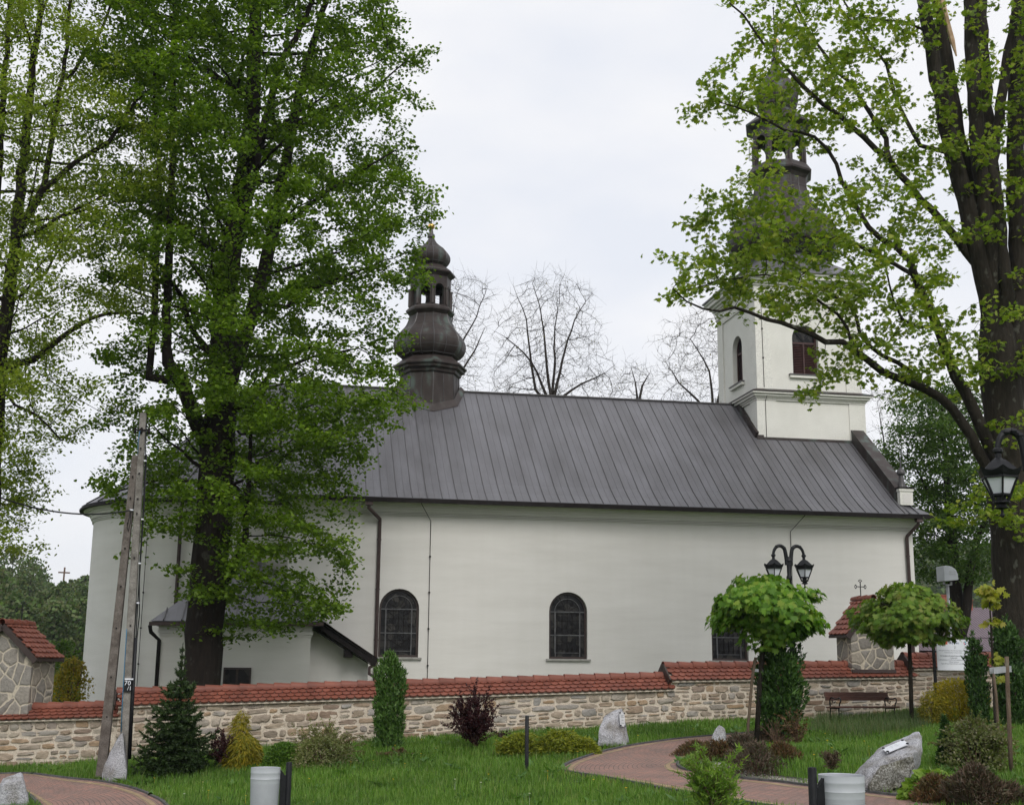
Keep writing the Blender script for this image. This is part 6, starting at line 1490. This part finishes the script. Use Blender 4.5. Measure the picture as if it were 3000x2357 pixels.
# bollard
g_ = hit(1543,2262); Y = float(g_[1]); tp = at(1543,2095,Y); mb = MB(); mb.lathe([(.037,g_[2]-.1),(.037,tp[2]-.01),(.03,tp[2]),(.001,tp[2]+.004)], g_[0], g_[1], 16)
bl = mb.build('bollard', MT['black'], None, True, 40); tag(bl, 'single slim black steel post standing alone in the lawn', 'post')
mb = MB()
for z in (.35,.8): mb.box(g_[0]+.03,g_[0]+.055,g_[1]-.01,g_[1]+.01,g_[2]+z,g_[2]+z+.02)
mb.build('lug', MT['black'], bl)
# thin galvanised pipe at the left part of the wall
p0, p1 = at(33,2250,32.5), at(47,2098,32.55); mb = MB(); mb.tube([(p0[0],p0[1]-.12,float(gz(p0[0],p0[1]))-.1),(p1[0],p1[1]-.12,p1[2])], .045, 10); mb.lathe([(.055,p1[2]-.5),(.055,p1[2]-.46)], p0[0]*.25+p1[0]*.75, p0[1]*.25+p1[1]*.75-.12, 10)
tag(mb.build('drain_pipe', MT['galv'], None, True), 'grey metal pipe leaning against the wall below the left shrine', 'pipe')
# ---------------------------------------------------------------- bench
g_ = hit(2545,2118); bx, by = g_[0], g_[1]; zs = at(2545,2087,by)[2]; zt = at(2545,2036,by+.35)[2]
Lb = 1.82; ang = .12; ca, sa = math.cos(ang), math.sin(ang); zg = float(gz(bx,by))
root = empty('park_bench', (bx,by,zg), 'brown slatted park bench with scrolled black iron arms against the wall', 'bench')
X = lambda V: [(bx+v[0]*ca-v[1]*sa, by+v[0]*sa+v[1]*ca, v[2]) for v in V]
zs = max(zs, zg+.38); zt = max(zt, zs+.36)
for nm, sl in (('seat', [(-.0,zs,.1,.035),(.12,zs-.008,.1,.035),(.24,zs-.016,.1,.035),(.36,zs-.02,.1,.035)]), ('backrest', [(.44,zs+.16,.035,.105),(.48,zt-.1,.035,.105)])):
    mb = MB()
    for y, z, dy, dz in sl: mb.box(-Lb/2,Lb/2,y,y+dy,z,z+dz)
    mb.V = X(mb.V); o = mb.build(nm, MT['wood'], root); md = o.modifiers.new('bevel', 'BEVEL'); md.width = .008; md.segments = 2
for s in (-1,1):
    x = s*(Lb/2-.12); mb = MB(); q = lambda *p: [X([(x,a,b)])[0] for a, b in p]
    mb.tube(q((.02,zg-.03),(.03,zg+.15),(.06,zs-.06),(.03,zs-.01)), .018, 6); mb.tube(q((.52,zg-.03),(.47,zg+.18),(.43,zs-.04),(.46,zs+.15),(.52,zt+.0)), .018, 6)
    mb.tube(q((.02,zs-.02),(.44,zs-.03)), .016, 6)
    mb.tube(q((.47,zs+.19),(.36,zs+.235),(.2,zs+.20),(.08,zs+.21),(.0,zs+.235),(-.05,zs+.2),(-.04,zs+.14),(0,zs+.1),(.03,zs+.03),(.04,zs-.02)), .017, 6)
    mb.tube(q((.35,zs+.2),(.32,zs+.12),(.25,zs+.10),(.2,zs+.15)), .011, 6); mb.build('leg', MT['black'], root, True)
# ---------------------------------------------------------------- information board
Yb = 29.4
TL, TR, BR_, BL = at(2741,1871,Yb), at(2837,1869,Yb+.15), at(2843,1961,Yb+.15), at(2745,1962,Yb)
g0 = at(2742,1990,Yb); root = empty('information_board', (g0[0],g0[1],float(gz(g0[0],g0[1]))), 'white information board with two logos between two black posts', 'sign')
e1 = (TR-TL)/np.linalg.norm(TR-TL); e2 = np.array([0,0,1.]); e1 = np.array([e1[0],e1[1],0])/np.hypot(e1[0],e1[1]); n_ = np.array([e1[1],-e1[0],0]); Wb = np.linalg.norm((TR-TL)[:2]); Hb = TL[2]-BL[2]
U = lambda u, v, d=0: np.array([TL[0],TL[1],TL[2]])+e1*u*Wb-e2*v*Hb+n_*d
mb = MB(); mb.add([U(0,0),U(1,0),U(1,1),U(0,1),U(0,0,.012),U(1,0,.012),U(1,1,.012),U(0,1,.012)], [(3,2,1,0),(4,5,6,7),(0,1,5,4),(1,2,6,5),(2,3,7,6),(3,0,4,7)]); pn = mb.build('panel', MT['white'], root)
for u in (-.075,1.07):
    mb = MB(); p = U(u,.5,-.01); zg_ = float(gz(p[0],p[1])); mb.box(p[0]-.03,p[0]+.03,p[1]-.03,p[1]+.03,zg_-.1,TL[2]-.02 if u < 0 else TL[2]+.02); mb.build('post', MT['black'], root)
for v in (.2,.97): mb = MB(); mb.beam(U(-.075,v,-.012),U(1.07,v,-.012),.03,.02); mb.build('crossbar', MT['black'], root)
def text(txt, par, mat, org, ex, ez, height, nm='lettering', align='CENTER', bold=False, maxw=None):
    cu = bpy.data.curves.new('t', 'FONT'); cu.body = txt; cu.align_x = align; cu.size = 1.0; cu.resolution_u = 2
    if bold: cu.offset = .018
    to = bpy.data.objects.new('t', cu); COL.objects.link(to); bpy.context.view_layer.update()
    me = bpy.data.meshes.new_from_object(to.evaluated_get(bpy.context.evaluated_depsgraph_get())); bpy.data.objects.remove(to)
    co = np.empty(len(me.vertices)*3, np.float32); me.vertices.foreach_get('co', co); co = co.reshape(-1,3)
    sx = height
    if maxw and np.ptp(co[:,0])*height > maxw: sx = maxw/np.ptp(co[:,0])
    V = np.array(org)+np.array(ex)*co[:,:1]*sx+np.array(ez)*co[:,1:2]*height
    F = [tuple(p.vertices) for p in me.polygons]; return obj(nm, V, F, mat, par)
text('Małopolska', pn, MT['ink_blue'], U(.51,.145,.0145), e1, e2, .085, maxw=.36*Wb)
rowsT = [(.375,'Europejski Fundusz Rolny na Rzecz Rozwoju Obszarów Wiejskich',.86,0),(.44,'Europa inwestująca w obszary wiejskie',.52,0),(.545,'Operacja mająca na celu zagospodarowanie terenów zielonych',.82,1),(.61,'w miejscowości',.3,1),(.675,'współfinansowana jest ze środków Unii Europejskiej w ramach działania',.92,0),(.74,'Odnowa i rozwój wsi',.5,0),(.80,'Program Rozwoju Obszarów Wiejskich na lata 2007 - 2013',.78,0)]
for v, tx, wd, bo_ in rowsT: text(tx, pn, MT['ink'], U(.5,v,.0145), e1, e2, .034, bold=bool(bo_), maxw=wd*Wb)
mb = MB(); mb.add([U(.24,.045,.0146),U(.34,.045,.0146),U(.34,.165,.0146),U(.24,.165,.0146)], [(0,1,2,3)]); o = mb.build('logo', MT['orange'], pn)
mb = MB()
for u0,u1,v0,v1 in ((.262,.277,.085,.145),(.295,.31,.085,.145),(.262,.31,.085,.10)): mb.add([U(u0,v0,.0152),U(u1,v0,.0152),U(u1,v1,.0152),U(u0,v1,.0152)], [(0,1,2,3)])
mb.build('mark', MT['frame'], o)
for a0, a1, mt_n in ((20,140,'teal'),(140,260,'pink'),(260,380,'ink_blue')):
    mb = MB(); th = np.radians(np.linspace(a0,a1,8)); V = [U(.875+r_*math.cos(t_)/Wb*Hb, .11-r_*math.sin(t_), .0146) for r_ in (.055,.025) for t_ in th]
    mb.add(V, [(i,i+1,8+i+1,8+i) for i in range(7)]); mb.build('logo', MT[mt_n], pn)
mb = MB()
for v in (.205,.225,.25,.27): mb.add([U(.53,v,.0146),U(.59,v,.0146),U(.59,v+.007,.0146),U(.53,v+.007,.0146)], [(0,1,2,3)])
mb.add([U(.535,.285,.0146),U(.565,.285,.0146),U(.565,.30,.0146),U(.535,.30,.0146)], [(0,1,2,3)]); mb.build('small_crest', MT['galv'], pn)
# ---------------------------------------------------------------- floodlight on a slanted pole
Yf = 33.9; p0, p1 = at(2790,1960,Yf), at(2776,1712,Yf); zg_ = float(gz(p0[0],p0[1]))
root = empty('floodlight', (p0[0]+.1,p0[1],zg_), 'grey hooded floodlight on a slender silver pole behind the wall', 'lamp')
mb = MB(); mb.tube([(p0[0]+.1,p0[1],zg_),p0,p1], [.05,.048,.042], 10); mb.build('pole', MT['galv'], root, True)
c = at(2775,1680,Yf); s = Yf/FPX; mb = MB()
prof = [(-24*s,-24*s),(-24*s,22*s),(-14*s,24*s),(4*s,21*s),(17*s,12*s),(23*s,-2*s),(24*s,-20*s),(-22*s,-25*s)]
mb.prism([(c[0]+x, c[2]+z) for x, z in prof], c[1]-.22, c[1]+.22); hd = mb.build('housing', MT['grey_paint'], root); md = hd.modifiers.new('bevel','BEVEL'); md.width = .02; md.segments = 2
mb = MB()
for i in range(6):
    for j in range(2): x0 = c[0]+(-6+4.2*i)*s; mb.box(x0, x0+1.6*s, c[1]-.224, c[1]-.219, c[2]+(2-7*j)*s, c[2]+(7-7*j)*s)
mb.build('vent', MT['galv'], hd)
mb = MB(); mb.box(c[0]-14*s,c[0]+12*s,c[1]-.05,c[1]+.05,c[2]-36*s,c[2]-33*s)
for x in (-14,10): mb.box(c[0]+x*s,c[0]+(x+2)*s,c[1]-.05,c[1]+.05,c[2]-36*s,c[2]-25*s)
mb.build('bracket', MT['galv'], root)
# ---------------------------------------------------------------- utility pole: upright and leaning strut
g_ = hit(372,2284); Yp = float(g_[1])+.45
root = empty('utility_pole', (g_[0],Yp,float(gz(g_[0],Yp))), 'old concrete utility pole with leaning strut and number plate 70/1', 'pole')
def taper(mb, a, b, w0, w1, d0, d1):
    a, b = np.array(a), np.array(b); ex = np.array([1.,0,0]); ey = np.array([0,1.,0]); V = []
    for c, w_, d_ in ((a,w0,d0),(b,w1,d1)): V += [c+ex*w_*sx/2+ey*d_*sy/2 for sx, sy in ((-1,-1),(1,-1),(1,1),(-1,1))]
    mb.add(V, [(0,3,2,1),(4,5,6,7),(0,1,5,4),(1,2,6,5),(2,3,7,6),(3,0,4,7)])
a, b = at(356,2310,Yp), at(420,1211,Yp)
def holes(a, b, ys, dep, par):
    mb = MB()
    for t_ in ys: c = a+(b-a)*t_+np.array([.0,-dep,0]); mb.box(c[0]-.014,c[0]+.014,c[1]-.003,c[1]+.02,c[2]-.018,c[2]+.018)
    mb.build('hole', MT['dark_trim'], par)
mb = MB(); taper(mb, a, b, .175, .13, .24, .18); pu = mb.build('upright', MT['concrete'], root); md = pu.modifiers.new('bevel','BEVEL'); md.width = .012
holes(a, b, (.42,.6,.72,.76,.83,.9,.955), .125, pu)
a2, b2 = at(296,2275,Yp-.02), at(397,1335,Yp-.02); mb = MB(); taper(mb, a2, b2, .20, .13, .22, .16); st_ = mb.build('strut', MT['concrete_dark'], root); md = st_.modifiers.new('bevel','BEVEL'); md.width = .012
holes(a2, b2, (.18,.3,.45,.58,.7,.78,.86,.93), .11, st_)
mb = MB(); mb.tube([at(379,2222,Yp-.07),at(388,2050,Yp-.07),at(398,1866,Yp-.07)], .036, 8); mb.build('conduit', MT['black'], root, True)
mb = MB()
for dx, p_ in ((0,[(398,1866),(404,1760),(410,1640),(419,1500),(426,1340),(429,1240)]),(5,[(400,1866),(407,1800),(407,1700),(413,1600),(421,1480),(428,1330)]),(-3,[(394,1866),(399,1800),(402,1760)])):
    mb.tube([at(x+dx*.3,y,Yp-.06) for x,y in p_], .012, 5)
mb.tube([at(x,y,Yp-.12) for x,y in ((383,1500),(376,1525),(372,1545),(376,1555),(382,1530),(384,1505))], .008, 5)
mb.build('cable_run', MT['black'], root, True)
mb = MB(); mb.tube([at(x,y,Yp-.14) for x,y in ((355,2142),(358,2060),(364,1960),(369,1880),(371,1842))], .009, 5); mb.tube([at(x,y,Yp-.12) for x,y in ((404,1330),(405,1290),(410,1262))], .008, 5); mb.build('blue_cable', MT['bluecable'], root, True)
mb = MB()
for x, y, w_ in ((378,1988,28),(404,1765,8),(409,1649,8),(417,1520,8),(385,1493,12),(425,1349,8)): c = at(x,y,Yp-.15); mb.box(c[0]-w_/2*.006,c[0]+w_/2*.006,c[1]-.01,c[1]+.10,c[2]-.014,c[2]+.014)
mb.build('clamp', MT['white'], root)
mb = MB(); c = at(417,1262,Yp-.1); mb.beam(c+[-.16,0,.02], c+[.16,0,.02], .03, .04)
for dx in (-.15,-.02,.14): mb.lathe([(.02,c[2]-.06),(.03,c[2]-.02),(.02,c[2]+.02),(.03,c[2]+.05),(.01,c[2]+.08)], c[0]+dx, c[1], 8)
mb.build('insulator_bracket', MT['dark_trim'], root)
c = at(374.5,2006,Yp-.155); s = Yp/FPX; mb = MB(); mb.box(c[0]-10*s,c[0]+10*s,c[1]-.004,c[1]+.004,c[2]-17*s,c[2]+17*s); pl = mb.build('number_plate', MT['black'], root)
ex_, ez_ = np.array([1.,0,0]), np.array([0,0,1.])
text('70', pl, MT['white_petal'] if False else MT['white'], c+np.array([-1*s,-.0065,0*s]), ex_, ez_, 18*s, bold=False, maxw=17*s)
text('/1', pl, MT['white'], c+np.array([5*s,-.0065,-13*s]), ex_, ez_, 15*s, maxw=10*s)
def wire(pts, label, r=.010):
    mb = MB(); P_ = np.array(pts); mb.tube(P_, r, 5); tag(mb.build('overhead_cable', MT['black'], None, True), label, 'cable')
A_, B_ = at(384,1494,Yp-.12), at(-260,1325,Yp-6); wire([A_*(1-t_)+B_*t_-np.array([0,0,4*.42*t_*(1-t_)]) for t_ in np.linspace(0,1,20)], 'twisted dark cable from the utility pole to the left edge', .016)
A_, B_ = at(408,1264,Yp), at(-420,640,Yp-9); wire([A_*(1-t_)+B_*t_-np.array([0,0,4*.3*t_*(1-t_)]) for t_ in np.linspace(0,1,20)], 'thin wire rising from pole top through the pale tree', .006)
# ---------------------------------------------------------------- house with a purple sheet roof, right
Yh = 66.0; z = lambda py, px=2850: at(px,py,Yh)[2]
root = empty('house', (*at(2820,1960,Yh)[:2], float(gz(*at(2820,1960,Yh)[:2]))), 'house with dull purple sheet metal roof behind the wall at right', 'house')
xa, xr0, xr1, xb = at(2600,1900,Yh)[0], at(2700,1780,Yh+4)[0], at(2934,1780,Yh+4)[0], at(2972,1860,Yh)[0]
zr_, ze, zb_ = at(2830,1778,Yh+4)[2], at(2830,1866,Yh)[2], at(2830,1906,Yh-1.5)[2]
mb = MB(); mb.add([(xa,Yh,ze),(xb,Yh,ze),(xr1,Yh+4,zr_),(xr0-3,Yh+4,zr_),(xb,Yh+8,ze),(xa,Yh+8,ze)], [(0,1,2,3),(1,4,2),(3,2,4,5)]); mb.build('roof', MT['purple_roof'], root)
mb = MB(); mb.add([(xa,Yh-1.6,zb_),(xb,Yh-1.6,zb_),(xb,Yh-.02,ze-.03),(xa,Yh-.02,ze-.03)], [(0,1,2,3)]); mb.build('veranda_roof', MT['purple_roof'], root)
mb = MB(); mb.box(xa+.3,xb-.4,Yh+.3,Yh+7.6,zb_-4.5,ze-.05); mb.box(xa+.3,xb-.4,Yh-1.2,Yh+.298,zb_-4.5,zb_-.1); mb.build('wall', noisy('house_brown_wall', (.07,.04,.03), (.11,.06,.05), 2, .8), root)
for x0, x1, y0 in ((2744,2772,1742),(2822,2838,1757)):
    p, q = at(x0,y0,Yh+4), at(x1,y0,Yh+4); mb = MB(); mb.box(p[0],q[0],Yh+3.6,Yh+4.4,zr_-.6,p[2]-.06); mb.box(p[0]-.04,q[0]+.04,Yh+3.56,Yh+4.44,p[2]-.058,p[2]); mb.build('chimney', MT['brick'], root)
# ---------------------------------------------------------------- hillside wood and the cross on the hill
def wood(name, label, xs_, ys_, n, hh, leaf_n, size, seed, ztop=None):
    r_ = np.random.default_rng(seed); PP = []; SS = []
    TV, TF = [], []; nv = 0
    for _ in range(n):
        y = r_.uniform(*ys_); a = r_.uniform(*xs_); x = a*y; z0 = float(gz(x, y)); h = r_.uniform(*hh)*(1+.45*(r_.random() < .18)); w_ = h*r_.uniform(.22,.36); kind = r_.random()
        m_ = leaf_n; zz = r_.random(m_)**.8; pr = np.sqrt(np.clip(1-np.abs(2*zz-.75)**2.2/1.56, .03, 1)) if kind < .75 else np.clip(1.05-zz, 0, 1)
        th = r_.uniform(0,6.28,m_); q = r_.random(m_)**.45; lum = np.sin(th*3+zz*9+_)*.18
        PP.append(np.stack([x+np.cos(th)*pr*q*w_*(1+lum), y+np.sin(th)*pr*q*w_*(1+lum), z0+h*(.18+.82*zz)], 1)); SS.append(np.full(m_, size*r_.uniform(.8,1.2)))
        V, F = tube_arrays([(x,y,z0-.5),(x,y,z0+h*.5),(x+r_.normal(0,.2),y,z0+h*.92)], [.16,.10,.03], 5, False); TV.append(V); TF += [tuple(i+nv for i in f) for f in F]; nv += len(V)
    P_ = np.concatenate(PP); k = len(P_); V, F = leaves(P_, r_.normal(0,1,(k,3)), r_.normal(0,1,(k,3))+[0,0,.6], np.concatenate(SS)*r_.uniform(.6,1.4,k), 'quad')
    root = empty(name, (P_[0][0],P_[0][1],float(gz(P_[0][0],P_[0][1]))), None, None); root['kind'] = 'stuff'; root['label'] = label; root['category'] = 'wood'
    a = obj('foliage', V, F, MT['leaf_wood'], root); b = obj('trunks', np.concatenate(TV), np.array(TF), MT['bark_far'], root)
    for o in (a, b): o['kind'] = 'stuff'
wood('woodland', 'mixed spring woodland on the hill at the left', (-.34,-.10), (140,262), 230, (4.5,8), 1200, .40, 51)
wood('woodland', 'hazy green wooded hill far behind the house at the right', (.46,.74), (300,520), 230, (9,15), 260, 1.3, 53)
Yx = 250.0; p = at(181,1740,Yx); zg_ = float(gz(p[0],Yx)); zt_ = at(182,1661,Yx)[2]; root = empty('hill_cross', (p[0],Yx,zg_), 'tall plain cross standing among trees on the left hill', 'cross')
mb = MB(); mb.beam((p[0],Yx,zg_),(p[0]+.15,Yx,zt_),.28,.28); mb.beam((p[0]-.95,Yx,zt_-.95),(p[0]+1.15,Yx,zt_-1.0),.26,.26); mb.build('beam', MT['twig_brown'], root)
# ================================================================ grass
def blades(n, xr, yr, hfun, wfun, mat, name, label, seed, mask=None, lean=.45, wallgap=.10, poly=None):
    r_ = np.random.default_rng(seed); X = r_.uniform(*xr, n); Y = r_.uniform(*yr, n)
    if poly is not None:
        m_ = inpoly(np.c_[X,Y], poly); X, Y = X[m_], Y[m_]
    P2 = np.c_[X,Y]
    ky = np.interp(X, [-14,-3.56,9.98,17.15,26], [34.85,31.0,31.6,32.55,33.9])
    ok = (Y < ky-wallgap)
    for pl_ in PATHS: ok &= ~inpoly(P2, pl_)
    for pl_ in (BED1, BED2): ok &= ~(inpoly(P2, pl_) & (r_.random(len(X)) < .8))
    X, Y = X[ok], Y[ok]; Z = gz(X, Y); P = np.c_[X,Y,Z]; pp = proj(P)
    ok = (pp[:,0] > -260) & (pp[:,0] < 3260) & (pp[:,1] < 2560)
    P = P[ok]; k = len(P); pn_ = np.array([mnoise.noise(Vector((a*.7,b*.7,0)))*.6+mnoise.noise(Vector((a*2.3,b*2.3,5)))*.4 for a, b in P[:,:2]])
    ok = r_.random(k) < np.clip(.85+.9*pn_, .2, 1); P, pn_ = P[ok], pn_[ok]; k = len(P)
    h = hfun(P, pn_)*r_.uniform(.5,1.35,k); w_ = wfun(P)*r_.uniform(.7,1.3,k)
    a = r_.uniform(0,6.28,k); D = np.c_[np.cos(a), np.sin(a), np.zeros(k)]; S = np.c_[-np.sin(a), np.cos(a), np.zeros(k)]
    ln = np.abs(r_.normal(0,lean,k))[:,None]; H = np.c_[np.zeros(k),np.zeros(k),np.ones(k)]*h[:,None]
    # some blades stand broadside to any viewer, whatever their lean
    b0 = P-np.array([0,0,.02]); m1 = P+H*.55+D*h[:,None]*ln*.25; tp = P+H*(1-.25*ln)+D*h[:,None]*ln
    sw = S*w_[:,None]/2
    V = np.stack([b0-sw, b0+sw, m1+sw*.8, m1-sw*.8, tp], 1).reshape(-1,3)
    i = np.arange(k)[:,None]*5; F = np.concatenate([np.c_[i,i+1,i+2],np.c_[i,i+2,i+3],np.c_[i+3,i+2,i+4]])
    o = obj(name, V, F, mat); tag(o, label, 'grass', kind='stuff'); return P
Gp = blades(430000, (-11,19), (13.5,34.5), lambda P, q: .125+.07*np.clip(q,-.5,1), lambda P: .006+.00022*P[:,1], MT['grass'], 'grass', 'fresh green lawn grass', 61)
zone = np.array([hit(*p)[:2] for p in ((2370,2150),(2400,2112),(2540,2112),(2700,2098),(2740,2130),(2640,2155),(2480,2168))])
blades(60000, (8,19), (20,33), lambda P, q: .30+.1*q, lambda P: .009+0*P[:,0], MT['tallgrass'], 'tall_grass', 'taller greyish grass in front of the bench', 63, lean=.35, poly=zone)
blades(26000, (-9,1), (22,33), lambda P, q: .20+.1*q, lambda P: .009+0*P[:,0], MT['grass'], 'tall_grass', 'longer grass along the foot of the left wall', 65, lean=.3, poly=np.array([hit(*p)[:2] for p in ((-100,2268),(-100,2250),(230,2238),(420,2226),(520,2230),(420,2300),(300,2286),(180,2280))]))
# straw coloured edge grass along the paths
def edge_grass(n, seed):
    r_ = np.random.default_rng(seed); PP = []
    for E_, I_ in ((O1,I1),(I1,O1),(O2,I2)):
        k = r_.integers(0, len(E_)-1, n); t_ = r_.random((n,1)); q = E_[k]*(1-t_)+E_[k+1]*t_; d_ = E_[k]-I_[k]; d_ /= np.linalg.norm(d_, axis=1, keepdims=True)
        PP.append(q+d_*(.03+np.abs(r_.normal(0,.16,n)))[:,None])
    P2 = np.concatenate(PP); ok = np.ones(len(P2), bool)
    for pl_ in PATHS: ok &= ~inpoly(P2, pl_)
    P2 = P2[ok]; k = len(P2); P = np.c_[P2, gz(P2[:,0],P2[:,1])-.01]
    a = r_.uniform(0,6.28,k); D = np.c_[np.cos(a)*.8, np.sin(a)*.8, r_.uniform(.3,1.2,k)]
    V, F = leaves(P, D, np.c_[-np.cos(a)*.3,-np.sin(a)*.3,np.ones(k)], r_.uniform(.05,.16,k), 'blade', 0, .09)
    tag(obj('dry_grass', V, F, leafmat('dry_edge_grass', [(.10,.16,.03),(.17,.19,.05),(.24,.21,.09),(.30,.24,.13)], .3)), 'straw tinted grass fringe along the path edges', 'grass', kind='stuff')
edge_grass(2600, 83)
def weeds(n, seed):
    r_ = np.random.default_rng(seed); C = Gp[r_.integers(0, len(Gp), n)]; m_ = 9; P = np.repeat(C, m_, 0)+np.c_[r_.normal(0,.02,(n*m_,2)), np.full(n*m_,.03)]; k = len(P)
    a = r_.uniform(0,6.28,k); D = np.c_[np.cos(a), np.sin(a), r_.uniform(.1,.9,k)]
    V, F = leaves(P, D, np.c_[r_.normal(0,.2,(k,2)), np.ones(k)], np.repeat(r_.uniform(.10,.22,n), m_)*r_.uniform(.7,1.2,k), 'oval', .1, .8)
    tag(obj('weeds', V, F, leafmat('weed_leaves', [(.05,.12,.025),(.08,.17,.035),(.11,.20,.07)], .3)), 'broad leaved weeds and rosettes in the lawn', 'weeds', kind='stuff')
weeds(420, 85)
def dots(name, label, n, mat, size, seed, hz):
    r_ = np.random.default_rng(seed); I = r_.integers(0, len(Gp), n); P = Gp[I]+np.c_[np.zeros((n,2)), r_.uniform(*hz,n)]
    VV = []; FF = []; nv = 0
    for p in P:
        for k in range(2):
            th = np.linspace(0,2*math.pi,7)[:-1]+k*.5; s_ = size*r_.uniform(.7,1.2)*(1-.35*k)
            V = [(p[0]+s_*math.cos(t_), p[1]+s_*math.sin(t_), p[2]+.006*k+.35*s_) for t_ in th]+[(p[0],p[1],p[2]+.010*k)]
            VV += V; FF += [(nv+i,nv+(i+1)%6,nv+6) for i in range(6)]; nv += 7
        st = [(p[0]-.003,p[1],p[2]-.16),(p[0]+.003,p[1],p[2]-.16),(p[0],p[1],p[2])]; VV += st; FF.append((nv,nv+1,nv+2)); nv += 3
    tag(obj(name, VV, FF, mat), label, 'flower', kind='stuff')
dots('dandelion_flowers', 'yellow dandelion flowers scattered in the lawn', 120, MT['yellow_petal'], .020, 71, (.08,.17))
dots('dandelion_clocks', 'white dandelion seed heads scattered in the lawn', 46, MT['white_petal'], .020, 73, (.12,.22))
bpy.context.view_layer.update()

# ---------------------------------------------------------------- thin spring haze
hb = MB(); hb.box(-880,1080,-140,1500,-9,58)
m, t = newmat('haze_air'); v_ = N(t, 'ShaderNodeVolumePrincipled', {'Color': (.80,.86,.95,1), 'Density': .0002, 'Anisotropy': .2}); N(t, 'ShaderNodeOutputMaterial', {'Volume': v_.outputs[0]})
hz = hb.build('haze', m); tag(hz, 'thin pale spring haze filling the valley air', 'haze', kind='stuff')
bpy.context.view_layer.update()
